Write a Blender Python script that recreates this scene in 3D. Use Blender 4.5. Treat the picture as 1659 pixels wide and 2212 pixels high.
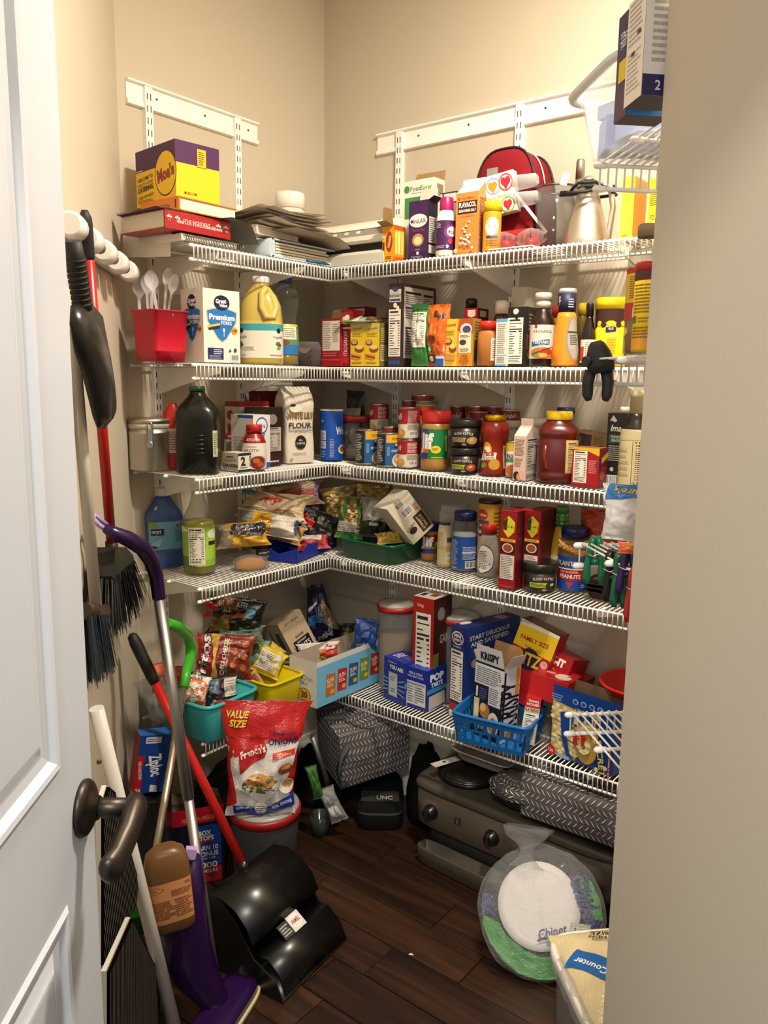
import bpy, math, random
from mathutils import Vector, Matrix, Euler, noise
from mathutils.geometry import tessellate_polygon

for _o in list(bpy.data.objects):
    bpy.data.objects.remove(_o)
scene = bpy.context.scene
COL = scene.collection
rnd = random.Random(11)

# ------------------------------------------------------------------ camera
F_PX, IMG_W, IMG_H = 1723.33, 1659.0, 2212.0
CAM = Vector((2.0230, -2.2164, 1.5))
YAW, PITCH, ROLL = math.radians(-38.025), math.radians(9.312), math.radians(0.7665)
FWD = Vector((math.sin(YAW) * math.cos(PITCH), math.cos(YAW) * math.cos(PITCH), -math.sin(PITCH)))
_r0 = Vector((math.cos(YAW), -math.sin(YAW), 0)); _u0 = _r0.cross(FWD)
RGT = _r0 * math.cos(ROLL) + _u0 * math.sin(ROLL)
UPV = _u0 * math.cos(ROLL) - _r0 * math.sin(ROLL)
cam_data = bpy.data.cameras.new('camera'); cam = bpy.data.objects.new('camera', cam_data); COL.objects.link(cam)
cam_data.sensor_fit = 'VERTICAL'; cam_data.sensor_height = 36.0; cam_data.lens = F_PX / IMG_H * 36.0
cam_data.clip_start = 0.02; cam_data.clip_end = 50
_m = Matrix((RGT, UPV, -FWD)).transposed().to_4x4(); _m.translation = CAM
cam.matrix_world = _m
scene.camera = cam

# ------------------------------------------------------------------ world and lights
world = bpy.data.worlds.new('kitchen_daylight'); scene.world = world; world.use_nodes = True
world.node_tree.nodes['Background'].inputs[0].default_value = (0.72, 0.84, 1.0, 1)
world.node_tree.nodes['Background'].inputs[1].default_value = 0.26
scene.view_settings.view_transform = 'Standard'; scene.view_settings.look = 'None'
scene.view_settings.gamma = 1.0; scene.view_settings.exposure = 0.14
scene.view_settings.use_curve_mapping = False

def st(s, t, z=0.0):
    """pantry axes: s across the doorway, t from the far corner towards the doorway"""
    q = math.sqrt(0.5)
    return Vector(((s + t) * q, (s - t) * q, z))

LAMP_POS = st(0.42, 1.66, 2.84)
_l = bpy.data.lights.new('ceiling_lamp_bulb', 'AREA'); _l.shape = 'DISK'; _l.size = 0.20; _l.energy = 49; _l.color = (1.0, 0.90, 0.76)
lamp = bpy.data.objects.new('ceiling_lamp_bulb', _l); COL.objects.link(lamp); lamp.location = LAMP_POS
_l = bpy.data.lights.new('kitchen_window_light', 'AREA'); _l.energy = 15; _l.color = (0.80, 0.88, 1.0); _l.shape = 'RECTANGLE'; _l.size = 1.6; _l.size_y = 1.3
kl = bpy.data.objects.new('kitchen_window_light', _l); COL.objects.link(kl)
kl.location = st(-1.1, 4.5, 1.9)
kl.rotation_euler = (st(-0.1, 1.6, 1.0) - kl.location).to_track_quat('-Z', 'Y').to_euler()

_l = bpy.data.lights.new('added_fill_lamp', 'AREA'); _l.shape = 'DISK'; _l.size = 0.22; _l.energy = 34; _l.color = (1.0, 0.93, 0.82)  # unseen fill light, added to brighten the lower shelves and floor
k2 = bpy.data.objects.new('added_fill_lamp', _l); COL.objects.link(k2); k2.location = st(-0.32, 3.75, 2.62)
k2.rotation_euler = (st(0.0, 1.4, 0.0) - k2.location).to_track_quat('-Z', 'Y').to_euler()

# ------------------------------------------------------------------ materials (all node based)
_M = {}
def hx(c):
    if isinstance(c, str):
        c = c.lstrip('#'); v = [int(c[i:i + 2], 16) / 255 for i in (0, 2, 4)]
        return tuple(x / 12.92 if x <= 0.04045 else ((x + 0.055) / 1.055) ** 2.4 for x in v)
    return tuple(c)

def M(color, kind='paper'):
    key = (color, kind)
    if key in _M: return _M[key]
    m = bpy.data.materials.new('%s_%s' % (kind, str(color).replace('#', ''))); m.use_nodes = True
    nt = m.node_tree; b = nt.nodes['Principled BSDF']; c = hx(color)
    b.inputs['Base Color'].default_value = (*c, 1)
    R = dict(paper=.5, gloss=.28, plastic=.34, matte=.85, metal=.3, brushed=.42, cloth=.95, print=.4, foil=.25, wall=.9, rubber=.6).get(kind, .5)
    b.inputs['Roughness'].default_value = R
    if kind in ('metal', 'brushed', 'foil'): b.inputs['Metallic'].default_value = 1.0
    if kind in ('cloth', 'matte', 'wall'): b.inputs['Specular IOR Level'].default_value = .15
    if kind == 'dead': b.inputs['Specular IOR Level'].default_value = 0; b.inputs['Roughness'].default_value = 1
    L = nt.links
    if kind in ('paper', 'plastic', 'cloth', 'rubber', 'metal', 'brushed'):
        n = nt.nodes.new('ShaderNodeTexNoise'); n.inputs['Scale'].default_value = 60 if kind != 'cloth' else 420
        n.inputs['Detail'].default_value = 2
        co = nt.nodes.new('ShaderNodeTexCoord'); L.new(co.outputs['Object'], n.inputs['Vector'])
        mr = nt.nodes.new('ShaderNodeMapRange'); mr.inputs['To Min'].default_value = max(.05, R - .04); mr.inputs['To Max'].default_value = min(1, R + .05)
        L.new(n.outputs['Fac'], mr.inputs['Value']); L.new(mr.outputs['Result'], b.inputs['Roughness'])
        if kind in ('cloth',):
            bp = nt.nodes.new('ShaderNodeBump'); bp.inputs['Strength'].default_value = .25; bp.inputs['Distance'].default_value = .001
            L.new(n.outputs['Fac'], bp.inputs['Height']); L.new(bp.outputs['Normal'], b.inputs['Normal'])
    if kind == 'foil':
        n = nt.nodes.new('ShaderNodeTexNoise'); n.inputs['Scale'].default_value = 55; n.inputs['Detail'].default_value = 3
        bp = nt.nodes.new('ShaderNodeBump'); bp.inputs['Strength'].default_value = .5; bp.inputs['Distance'].default_value = .004
        L.new(n.outputs['Fac'], bp.inputs['Height']); L.new(bp.outputs['Normal'], b.inputs['Normal'])
    if kind == 'film':       # printed crinkly packet film
        b.inputs['Roughness'].default_value = .3; b.inputs['Specular IOR Level'].default_value = .7
        n = nt.nodes.new('ShaderNodeTexNoise'); n.inputs['Scale'].default_value = 28; n.inputs['Detail'].default_value = 2
        bp = nt.nodes.new('ShaderNodeBump'); bp.inputs['Strength'].default_value = .35; bp.inputs['Distance'].default_value = .006
        L.new(n.outputs['Fac'], bp.inputs['Height']); L.new(bp.outputs['Normal'], b.inputs['Normal'])
    if kind == 'wall':
        n = nt.nodes.new('ShaderNodeTexNoise'); n.inputs['Scale'].default_value = 170; n.inputs['Detail'].default_value = 3
        bp = nt.nodes.new('ShaderNodeBump'); bp.inputs['Strength'].default_value = .10; bp.inputs['Distance'].default_value = .001
        L.new(n.outputs['Fac'], bp.inputs['Height']); L.new(bp.outputs['Normal'], b.inputs['Normal'])
    if kind in ('clear', 'clearfilm', 'frost', 'smoke', 'haze'):
        out = nt.nodes['Material Output']
        tr = nt.nodes.new('ShaderNodeBsdfTransparent'); tr.inputs[0].default_value = (*c, 1)
        mx = nt.nodes.new('ShaderNodeMixShader')
        b.inputs['Roughness'].default_value = .12
        b.inputs['Base Color'].default_value = ((.22, .22, .22, 1) if kind == 'clear' else (.5, .5, .5, 1)) if kind != 'smoke' else (*[x * .3 for x in c], 1)
        fr = nt.nodes.new('ShaderNodeLayerWeight'); fr.inputs['Blend'].default_value = .25
        ma = nt.nodes.new('ShaderNodeMath'); ma.operation = 'MULTIPLY_ADD'
        lo, k = dict(haze=(.17, .4), clear=(.10, .55), clearfilm=(.16, .5), frost=(.30, .35), smoke=(.45, .4))[kind]
        ma.inputs[1].default_value = k; ma.inputs[2].default_value = lo
        if kind in ('frost', 'haze'): b.inputs['Roughness'].default_value = .5; b.inputs['Base Color'].default_value = (*c, 1)
        if kind == 'clearfilm':
            n = nt.nodes.new('ShaderNodeTexNoise'); n.inputs['Scale'].default_value = 35; n.inputs['Detail'].default_value = 2
            bp = nt.nodes.new('ShaderNodeBump'); bp.inputs['Strength'].default_value = .8; bp.inputs['Distance'].default_value = .01
            L.new(n.outputs['Fac'], bp.inputs['Height']); L.new(bp.outputs['Normal'], b.inputs['Normal'])
        L.new(fr.outputs['Facing'], ma.inputs[0]); L.new(ma.outputs[0], mx.inputs[0])
        L.new(tr.outputs[0], mx.inputs[1]); L.new(b.outputs[0], mx.inputs[2]); L.new(mx.outputs[0], out.inputs[0])
    if kind == 'liquid':
        b.inputs['Roughness'].default_value = .15; b.inputs['Subsurface Weight'].default_value = .35
        b.inputs['Subsurface Radius'].default_value = (.03, .03, .02); b.inputs['Subsurface Scale'].default_value = .3
    _M[key] = m
    return m

def tex_mat(name, build):
    m = bpy.data.materials.new(name); m.use_nodes = True
    build(m.node_tree, m.node_tree.nodes['Principled BSDF'], m.node_tree.links)
    return m

# ------------------------------------------------------------------ mesh builder
class MB:
    def __init__(s): s.v = []; s.f = []; s.m = []; s.sm = []
    def add(s, vs, fs, mi=0, smooth=False):
        o = len(s.v); s.v += [tuple(x) for x in vs]
        for f in fs: s.f.append(tuple(i + o for i in f)); s.m.append(mi); s.sm.append(smooth)
    def box(s, x0, x1, y0, y1, z0, z1, mi=0, mat=None):
        vs = [Vector((x, y, z)) for z in (z0, z1) for y in (y0, y1) for x in (x0, x1)]
        if mat: vs = [mat @ v for v in vs]
        ms = mi if isinstance(mi, (list, tuple)) else [mi] * 6   # bottom top front back left right
        for f, k in zip([(0, 2, 3, 1), (4, 5, 7, 6), (0, 1, 5, 4), (2, 6, 7, 3), (0, 4, 6, 2), (1, 3, 7, 5)], ms):
            o = len(s.v); s.v += [tuple(vs[i]) for i in f]; s.f.append((o, o + 1, o + 2, o + 3)); s.m.append(k); s.sm.append(False)
        return s
    def slab(s, poly, z0, z1, mi=0, mat=None):
        n = len(poly); vs = [Vector((p[0], p[1], z)) for z in (z0, z1) for p in poly]
        if mat: vs = [mat @ v for v in vs]
        s.add(vs, [tuple(range(n - 1, -1, -1)), tuple(range(n, 2 * n))] + [(i, (i + 1) % n, n + (i + 1) % n, n + i) for i in range(n)], mi)
        return s
    def tube(s, pts, r, n=8, mi=0, caps=True, closed=False):
        pts = [Vector(p) for p in pts]; rs = r if isinstance(r, (list, tuple)) else [r] * len(pts)
        vs = []; L = len(pts); prev = None
        for i, p in enumerate(pts):
            a = pts[i - 1] if (i > 0 or closed) else p; b = pts[(i + 1) % L] if (i < L - 1 or closed) else p
            d = (b - a)
            d = d.normalized() if d.length > 1e-9 else Vector((0, 0, 1))
            if prev is None:
                u = d.cross(Vector((0, 0, 1)))
                if u.length < 1e-4: u = d.cross(Vector((1, 0, 0)))
            else: u = prev - d * prev.dot(d)
            u.normalize(); w = d.cross(u); prev = u
            for k in range(n):
                t = 2 * math.pi * k / n
                vs.append(p + (u * math.cos(t) + w * math.sin(t)) * rs[i])
        fs = []
        for i in range(L if closed else L - 1):
            j = (i + 1) % L
            for k in range(n):
                fs.append((i * n + k, i * n + (k + 1) % n, j * n + (k + 1) % n, j * n + k))
        s.add(vs, fs, mi, True)
        if caps and not closed:
            o = len(s.v) - len(vs)
            s.f.append(tuple(o + k for k in range(n - 1, -1, -1))); s.m.append(mi); s.sm.append(False)
            s.f.append(tuple(o + (L - 1) * n + k for k in range(n))); s.m.append(mi); s.sm.append(False)
        return s
    def loft(s, prof, n=32, mi=0, cap0=True, cap1=True, mat=None):
        """prof rows: (z, rx, ry, e) superellipse rings"""
        vs = []
        for row in prof:
            for k in range(n): vs.append(ring_pt(row, 2 * math.pi * k / n))
        if mat: vs = [mat @ Vector(v) for v in vs]
        o = len(s.v); s.v += [tuple(v) for v in vs]
        for i in range(len(prof) - 1):
            for k in range(n):
                a = o + i * n + k; b = o + i * n + (k + 1) % n
                s.f.append((a, b, b + n, a + n)); s.m.append(mi); s.sm.append(True)
        if cap0: s.f.append(tuple(o + k for k in range(n - 1, -1, -1))); s.m.append(mi); s.sm.append(False)
        if cap1:
            q = o + (len(prof) - 1) * n
            s.f.append(tuple(q + k for k in range(n))); s.m.append(mi); s.sm.append(False)
        return s
    def grid(s, fn, nu, nv, mi=0, smooth=True):
        vs = [fn(i / nu, j / nv) for j in range(nv + 1) for i in range(nu + 1)]
        s.add(vs, [(j * (nu + 1) + i, j * (nu + 1) + i + 1, (j + 1) * (nu + 1) + i + 1, (j + 1) * (nu + 1) + i) for j in range(nv) for i in range(nu)], mi, smooth)
        return s
    def build(s, name, mats, parent=None, matrix=None):
        me = bpy.data.meshes.new(name); me.from_pydata(s.v, [], s.f)
        for m in (mats if isinstance(mats, (list, tuple)) else [mats]): me.materials.append(m)
        me.polygons.foreach_set('material_index', s.m); me.polygons.foreach_set('use_smooth', s.sm); me.update()
        o = bpy.data.objects.new(name, me); COL.objects.link(o)
        if parent is not None: o.parent = parent
        if matrix is not None: o.matrix_local = matrix
        return o

def ring_pt(row, th):
    z, rx, ry, e = row; c, q = math.cos(th), math.sin(th); k = 2.0 / e
    return Vector((rx * math.copysign(abs(c) ** k, c), ry * math.copysign(abs(q) ** k, q), z))

def rows(*rs):
    """shorthand: (z, r) round or (z, rx, ry, e)"""
    return [(r[0], r[1], r[1], 2.0) if len(r) == 2 else tuple(r) for r in rs]

def prof_at(prof, z):
    for a, b in zip(prof, prof[1:]):
        if a[0] <= z <= b[0] and b[0] > a[0]:
            k = (z - a[0]) / (b[0] - a[0]); return tuple(x + (y - x) * k for x, y in zip(a, b))
    return prof[0] if z < prof[0][0] else prof[-1]

# ------------------------------------------------------------------ things
def thing(name, label, cat, loc=(0, 0, 0), rot=(0, 0, 0), group=None):
    o = bpy.data.objects.new(name, None); COL.objects.link(o); o.empty_display_size = .05
    o.location = loc; o.rotation_euler = rot if isinstance(rot, (tuple, list, Euler)) else (0, 0, rot)
    o['label'] = label; o['category'] = cat
    if group: o['group'] = group
    return o
def struct(o): o['kind'] = 'structure'; return o
def stuff(o): o['kind'] = 'stuff'; return o

# ------------------------------------------------------------------ lettering and print
_T = {}
def glyphs(text, bold=0.0):
    key = (text, bold)
    if key not in _T:
        cu = bpy.data.curves.new('lettering', 'FONT'); cu.body = text; cu.size = 1.0; cu.resolution_u = 2; cu.offset = bold
        cu.fill_mode = 'FRONT'
        ob = bpy.data.objects.new('lettering', cu)
        me = ob.to_mesh()
        v = [(p.co.x, p.co.y) for p in me.vertices]; f = [tuple(p.vertices) for p in me.polygons]
        ob.to_mesh_clear(); bpy.data.objects.remove(ob); bpy.data.curves.remove(cu)
        if not v: v = [(0, 0)]
        xs = [p[0] for p in v]
        _T[key] = (v, f, min(xs), max(xs))
    return _T[key]
CAPH = 0.69

class Print:
    """flat print on a surface S(u, v, lift): one mesh, one material slot for each ink"""
    def __init__(s, S, W, H, sub=1): s.S = S; s.W = W; s.H = H; s.mb = MB(); s.inks = []; s.n = 0; s.sub = sub
    def ink(s, c, kind='print'):
        if (c, kind) not in s.inks: s.inks.append((c, kind))
        return s.inks.index((c, kind))
    def tris(s, pts, tri, c, lift, mx):
        # split big triangles so the print follows a curved or crumpled surface
        out = []; stack = [tuple(pts[i] for i in t) for t in tri]
        while stack:
            t = stack.pop(); L = [math.hypot((t[i][0] - t[(i + 1) % 3][0]) * s.W, (t[i][1] - t[(i + 1) % 3][1]) * s.H) for i in range(3)]; k = max(range(3), key=lambda i: L[i])
            if L[k] > mx and len(stack) + len(out) < 4000:
                a, b, d = t[k], t[(k + 1) % 3], t[(k + 2) % 3]; m = ((a[0] + b[0]) / 2, (a[1] + b[1]) / 2); stack += [(a, m, d), (m, b, d)]
            else: out.append(t)
        idx = {}; vs = []; fs = []
        for t in out:
            f = []
            for p in t:
                q = (round(p[0], 6), round(p[1], 6))
                if q not in idx: idx[q] = len(vs); vs.append(s.S(p[0], p[1], lift))
                f.append(idx[q])
            fs.append(tuple(f))
        s.mb.add(vs, fs, s.ink(c), True)
    def poly(s, pts, c, lift):
        if s.sub > 1:
            s.tris(pts, tessellate_polygon([[Vector((u * s.W, v * s.H, 0)) for u, v in pts]]), c, lift, max(s.W, s.H) / 16); return
        s.mb.add([s.S(u, v, lift) for u, v in pts], [tuple(range(len(pts)))], s.ink(c))
    def rect(s, u0, v0, u1, v1, c, lift, sub=None):
        k = s.sub if sub is None else sub
        nu = max(1, math.ceil(abs(u1 - u0) * k)); nv = max(1, math.ceil(abs(v1 - v0) * k))
        s.mb.grid(lambda a, b: s.S(u0 + (u1 - u0) * a, v0 + (v1 - v0) * b, lift), nu, nv, s.ink(c), s.sub > 1)
    def run(s, els):
        for e in els:
            s.n += 1; lift = .0003 + .00012 * s.n; k = e[0]
            if k == 'r': s.rect(*e[1:6], lift)
            elif k == 'e':
                _, u, v, ru, rv, c = e; n = 20; rings = 3 if s.sub > 1 else 1
                vs = [s.S(u, v, lift)]; fs = []
                for q in range(1, rings + 1):
                    vs += [s.S(u + ru * q / rings * math.cos(2 * math.pi * i / n), v + rv * q / rings * math.sin(2 * math.pi * i / n), lift) for i in range(n)]
                fs += [(0, 1 + i, 1 + (i + 1) % n) for i in range(n)]
                for q in range(rings - 1):
                    fs += [(1 + q * n + i, 1 + (q + 1) * n + i, 1 + (q + 1) * n + (i + 1) % n, 1 + q * n + (i + 1) % n) for i in range(n)]
                s.mb.add(vs, fs, s.ink(c), s.sub > 1)
            elif k == 'p': s.poly(e[1], e[2], lift)
            elif k == 't':
                _, txt, u, v, h, c = e[:6]; op = e[6] if len(e) > 6 else {}
                vs, fs, a, b = glyphs(txt, op.get('b', 0.012))
                sc = h * s.H / CAPH; wd = (b - a) * sc; sx = sc
                if 'w' in op: sx = sc * min(op.get('max', 9), op['w'] * s.W / max(wd, 1e-6)) if op.get('fit', 1) else sc
                r = math.radians(op.get('rot', 0)); sh = op.get('sh', 0); arc = op.get('arc', 0)
                out = []
                for x, y in vs:
                    X = (x - (a + b) / 2) * sx + sh * (y - CAPH / 2) * sc; Y = (y - CAPH / 2) * sc
                    if arc: Y += arc * s.H * (1 - (2 * X / max(.001, (b - a) * sx)) ** 2)
                    if op.get('mir'): X = -X
                    out.append((u + (X * math.cos(r) - Y * math.sin(r)) / s.W, v + (X * math.sin(r) + Y * math.cos(r)) / s.H))
                if s.sub > 1:
                    tri = [(f[0], f[i], f[i + 1]) for f in fs for i in range(1, len(f) - 1)]
                    s.tris(out, tri, c, lift, max(s.W, s.H) / 22)
                else: s.mb.add([s.S(a_, b_, lift) for a_, b_ in out], fs, s.ink(c))
            elif k == 'l':      # fine print: rows of short bars
                _, u0, v0, u1, v1, n, c = e; rr = random.Random(int(1000 * (u0 + 3 * v0 + 7 * u1)) + n)
                for i in range(n):
                    vv = v1 - (v1 - v0) * (i + .5) / n; hh = (v1 - v0) / n * .24; x = u0
                    end = u0 + (u1 - u0) * rr.uniform(.72, 1)
                    while x < end - .01:
                        w = min(end - x, (u1 - u0) * rr.uniform(.10, .3)); s.rect(x, vv - hh, x + w * .9, vv + hh, c, lift, 1 if s.sub == 1 else s.sub); x += w
            elif k == 'n':      # nutrition panel
                _, u0, v0, u1, v1 = e[:5]; c = e[5] if len(e) > 5 else '#e9e4d6'
                s.rect(u0, v0, u1, v1, c, lift); du, dv = u1 - u0, v1 - v0; K = '#2b2826'
                def R(a, b, c_, d): s.rect(u0 + du * a, v0 + dv * b, u0 + du * c_, v0 + dv * d, K, lift + .0001)
                R(.08, .925, .8, .965); R(.08, .87, .92, .885); R(.08, .80, .5, .815); R(.08, .74, .92, .765); R(.08, .69, .55, .715); R(.7, .69, .92, .72)
                for i in range(9):
                    y = .64 - i * .052; R(.08, y, .30 + .22 * ((i * 37 % 10) / 10), y + .018); R(.78, y, .92, y + .018)
                R(.08, .155, .92, .175); R(.08, .11, .85, .125); R(.08, .07, .75, .085); R(.08, .035, .88, .048)
            elif k == 'b':      # bar code
                _, u0, v0, u1, v1 = e[:5]; s.rect(u0, v0, u1, v1, '#efece2', lift); rr = random.Random(int(u0 * 997 + v1 * 31)); x = u0 + (u1 - u0) * .06
                while x < u1 - (u1 - u0) * .08:
                    w = (u1 - u0) * rr.choice((.02, .02, .04, .05)); s.rect(x, v0 + (v1 - v0) * .16, x + w, v1 - (v1 - v0) * .06, '#1c1a1a', lift + .0001); x += w + (u1 - u0) * rr.choice((.02, .03, .045))
        return s
    def build(s, parent, name='label_print', kind=None):
        if not s.mb.f: return None
        return s.mb.build(name, [M(c, kind or k) for c, k in s.inks], parent)

def face_S(w, d, h, side):
    if side == 'front': return (lambda u, v, e: Vector(((u - .5) * w, -d / 2 - e, v * h))), w, h
    if side == 'back': return (lambda u, v, e: Vector(((.5 - u) * w, d / 2 + e, v * h))), w, h
    if side == 'right': return (lambda u, v, e: Vector((w / 2 + e, (u - .5) * d, v * h))), d, h
    if side == 'left': return (lambda u, v, e: Vector((-w / 2 - e, (.5 - u) * d, v * h))), d, h
    return (lambda u, v, e: Vector(((u - .5) * w, (v - .5) * d, h + e))), w, d

def loft_S(prof, a0, a1, z0, z1):
    """label area on a lofted body; a0..a1 degrees around, 0 = facing local -Y, increasing to the viewer's right"""
    def S(u, v, e):
        th = math.radians(-90 + a0 + (a1 - a0) * u); row = prof_at(prof, z0 + (z1 - z0) * v)
        return ring_pt((row[0], row[1] + e, row[2] + e, row[3]), th)
    mid = prof_at(prof, (z0 + z1) / 2)
    return S, math.radians(a1 - a0) * (mid[1] + mid[2]) / 2, z1 - z0

# ------------------------------------------------------------------ placing on the shelves
def ray(px, py): return FWD + RGT * ((px - IMG_W / 2) / F_PX) - UPV * ((py - IMG_H / 2) / F_PX)
def on_z(px, py, z):
    d = ray(px, py); return CAM + d * ((z - CAM.z) / d.z)
def on_x(px, py, x):
    d = ray(px, py); return CAM + d * ((x - CAM.x) / d.x)
def on_y(px, py, y):
    d = ray(px, py); return CAM + d * ((y - CAM.y) / d.y)
def on_s(px, py, s):
    d = ray(px, py); k = (s - (CAM.x + CAM.y) * math.sqrt(.5)) / ((d.x + d.y) * math.sqrt(.5)); return CAM + d * k
def on_t(px, py, t):
    d = ray(px, py); k = (t - (CAM.x - CAM.y) * math.sqrt(.5)) / ((d.x - d.y) * math.sqrt(.5)); return CAM + d * k
def z_at(p, px, py):
    d = ray(px, py); return CAM.z + d.z / math.hypot(d.x, d.y) * math.hypot(p[0] - CAM.x, p[1] - CAM.y)
def depth(p): return (Vector((p[0], p[1], p[2] if len(p) > 2 else 1.2)) - CAM).dot(FWD)
def face_cam(p): return math.atan2(CAM.y - p[1], CAM.x - p[0]) + math.pi / 2
S1, S2, S3, S4, S5 = 1.847, 1.5416, 1.2345, 0.9292, 0.4746   # shelf heights
SHELF_D = 0.305
WT = 0.0035     # things stand on the wires
# ================================================================== THE SETTING
WALL = M('#c6bba8', 'wall'); WHITE = M('#f1efe9', 'gloss'); LA, LB = 0.838, 1.80; HC = 2.95; TD = 2.656; SL, SR = -0.592, 0.315
def wallbox(name, s0, s1, t0, t1, z0=0, z1=HC):
    mb = MB(); mb.slab([st(s0, t0)[:2], st(s1, t0)[:2], st(s1, t1)[:2], st(s0, t1)[:2]][::-1], z0, z1); return struct(mb.build(name, WALL))
struct(MB().box(-0.1, 0, -LA - .0, 0.1, 0, HC).build('wall_far_left', WALL))
struct(MB().box(0, LB + .3, 0, 0.1, 0, HC).build('wall_far_right', WALL))
tL = LA * math.sqrt(.5)
wallbox('wall_left', SL - .1, SL, tL - .0, TD + .12)
wallbox('wall_right', LB * math.sqrt(.5), LB * math.sqrt(.5) + .1, LB * math.sqrt(.5) - .1, 2.016)
wallbox('wall_front_right', SR, 1.5, 2.016, TD + .12)
wallbox('wall_front_left', SL - .1, -.445, TD, TD + .12)
wallbox('wall_door_header', -.445, SR, TD, TD + .12, 2.06, HC)
mb = MB(); mb.slab([(-.1, .1), (-.1, -LA), (1.2, -2.6), (3.0, -1.0), (2.4, .1)], HC, HC + .08); struct(mb.build('ceiling', M('#e9e4da', 'wall')))
# baseboard
def bb(name, a, b, nrm):
    a = Vector(a); b = Vector(b); n = Vector(nrm); mb = MB()
    pr = [(0, 0), (.014, 0), (.014, .105), (.011, .118), (.006, .128), (.004, .145), (0, .147)]
    vs = [p + n * q + Vector((0, 0, z)) for p in (a, b) for q, z in pr]; k = len(pr)
    mb.add(vs, [(i, (i + 1) % k, k + (i + 1) % k, k + i) for i in range(k)] + [tuple(range(k))[::-1], tuple(range(k, 2 * k))])
    return struct(mb.build(name, WHITE))
q_ = math.sqrt(.5)
bb('baseboard_left', st(SL, tL + .005), st(SL, TD), (q_, q_, 0))
bb('baseboard_far_left', (0, -LA + .02, 0), (0, -.012, 0), (1, 0, 0))
bb('baseboard_far_right', (.012, 0, 0), (LB, 0, 0), (0, -1, 0))

# floor of dark hand-scraped planks, each plank its own piece
def _plank(nt, b, L):
    co = nt.nodes.new('ShaderNodeTexCoord'); oi = nt.nodes.new('ShaderNodeObjectInfo')
    mp = nt.nodes.new('ShaderNodeMapping'); mp.inputs['Scale'].default_value = (2.2, 26, 8)
    ad = nt.nodes.new('ShaderNodeVectorMath'); ad.operation = 'ADD'
    L.new(co.outputs['Object'], ad.inputs[0]); L.new(oi.outputs['Random'], ad.inputs[1]); L.new(ad.outputs[0], mp.inputs['Vector'])
    n = nt.nodes.new('ShaderNodeTexNoise'); n.inputs['Scale'].default_value = 1.0; n.inputs['Detail'].default_value = 6; n.inputs['Distortion'].default_value = .8
    L.new(mp.outputs[0], n.inputs['Vector'])
    cr = nt.nodes.new('ShaderNodeValToRGB'); cr.color_ramp.elements[0].color = (.012, .0048, .0026, 1); cr.color_ramp.elements[0].position = .28
    cr.color_ramp.elements[1].color = (.085, .033, .014, 1); cr.color_ramp.elements[1].position = .78
    e = cr.color_ramp.elements.new(.52); e.color = (.038, .015, .0068, 1)
    L.new(n.outputs['Fac'], cr.inputs[0])
    hs = nt.nodes.new('ShaderNodeHueSaturation'); mr = nt.nodes.new('ShaderNodeMapRange'); mr.inputs['To Min'].default_value = .62; mr.inputs['To Max'].default_value = .95
    L.new(oi.outputs['Random'], mr.inputs['Value']); L.new(mr.outputs[0], hs.inputs['Value']); L.new(cr.outputs[0], hs.inputs['Color']); L.new(hs.outputs[0], b.inputs['Base Color'])
    b.inputs['Roughness'].default_value = .38
    bp = nt.nodes.new('ShaderNodeBump'); bp.inputs['Strength'].default_value = .25; bp.inputs['Distance'].default_value = .003
    L.new(n.outputs['Fac'], bp.inputs['Height']); L.new(bp.outputs['Normal'], b.inputs['Normal'])
PLANK = tex_mat('hand_scraped_plank', _plank)
fl = struct(MB().slab([(-.1, .1), (-.1, -LA), (1.2, -2.7), (2.6, -3.2), (3.4, -1.2), (2.4, .1)], -.06, -.016).build('floor', M('#160b06', 'matte')))
PW = .127
_pm = {}
for i in range(-3, 26):
    y1 = .09 - i * PW; x = -.25 - ((i * 0.377) % 1.0)
    while x < 2.7:
        L_ = .55 + ((i * 7 + int(x * 10)) % 5) * .14
        a, b = max(x, -.05), min(x + L_, 2.75)
        c = Vector(((a + b) / 2, y1 - PW / 2))
        # keep the planks of the pantry and the doorway
        s_, t_ = (c.x + c.y) * q_, (c.x - c.y) * q_
        if b - a > .05 and y1 < .2 and -1.0 < s_ < 1.6 and t_ < 3.1 and c.y > -2.7:
            y0_ = y1 - PW + .0012; y1_ = y1 - .0012; 
            hw = (b - a) / 2 - .0012; key = round(hw, 4)
            if key not in _pm:
                mb = MB(); w2 = PW / 2 - .0012; e = .0025
                vs = [(sx * hw, sy * w2, -.016) for sx, sy in ((-1, -1), (1, -1), (1, 1), (-1, 1))] + [(sx * hw, sy * w2, -.0025) for sx, sy in ((-1, -1), (1, -1), (1, 1), (-1, 1))] + [(sx * (hw - e), sy * (w2 - e), 0) for sx, sy in ((-1, -1), (1, -1), (1, 1), (-1, 1))]
                mb.add(vs, [(8, 9, 10, 11)] + [(k, (k + 1) % 4, 4 + (k + 1) % 4, 4 + k) for k in range(4)] + [(4 + k, 4 + (k + 1) % 4, 8 + (k + 1) % 4, 8 + k) for k in range(4)])
                o = mb.build('plank', PLANK, fl); _pm[key] = o.data
            else:
                o = bpy.data.objects.new('plank', _pm[key]); COL.objects.link(o); o.parent = fl
            o.location = (c.x, c.y, -.0005 * ((i * 3 + int(x * 7)) % 3))
        x += L_

# ================================================================== DOOR
EDGE = st(-.378, 2.048); DR = math.radians(5.0)
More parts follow.
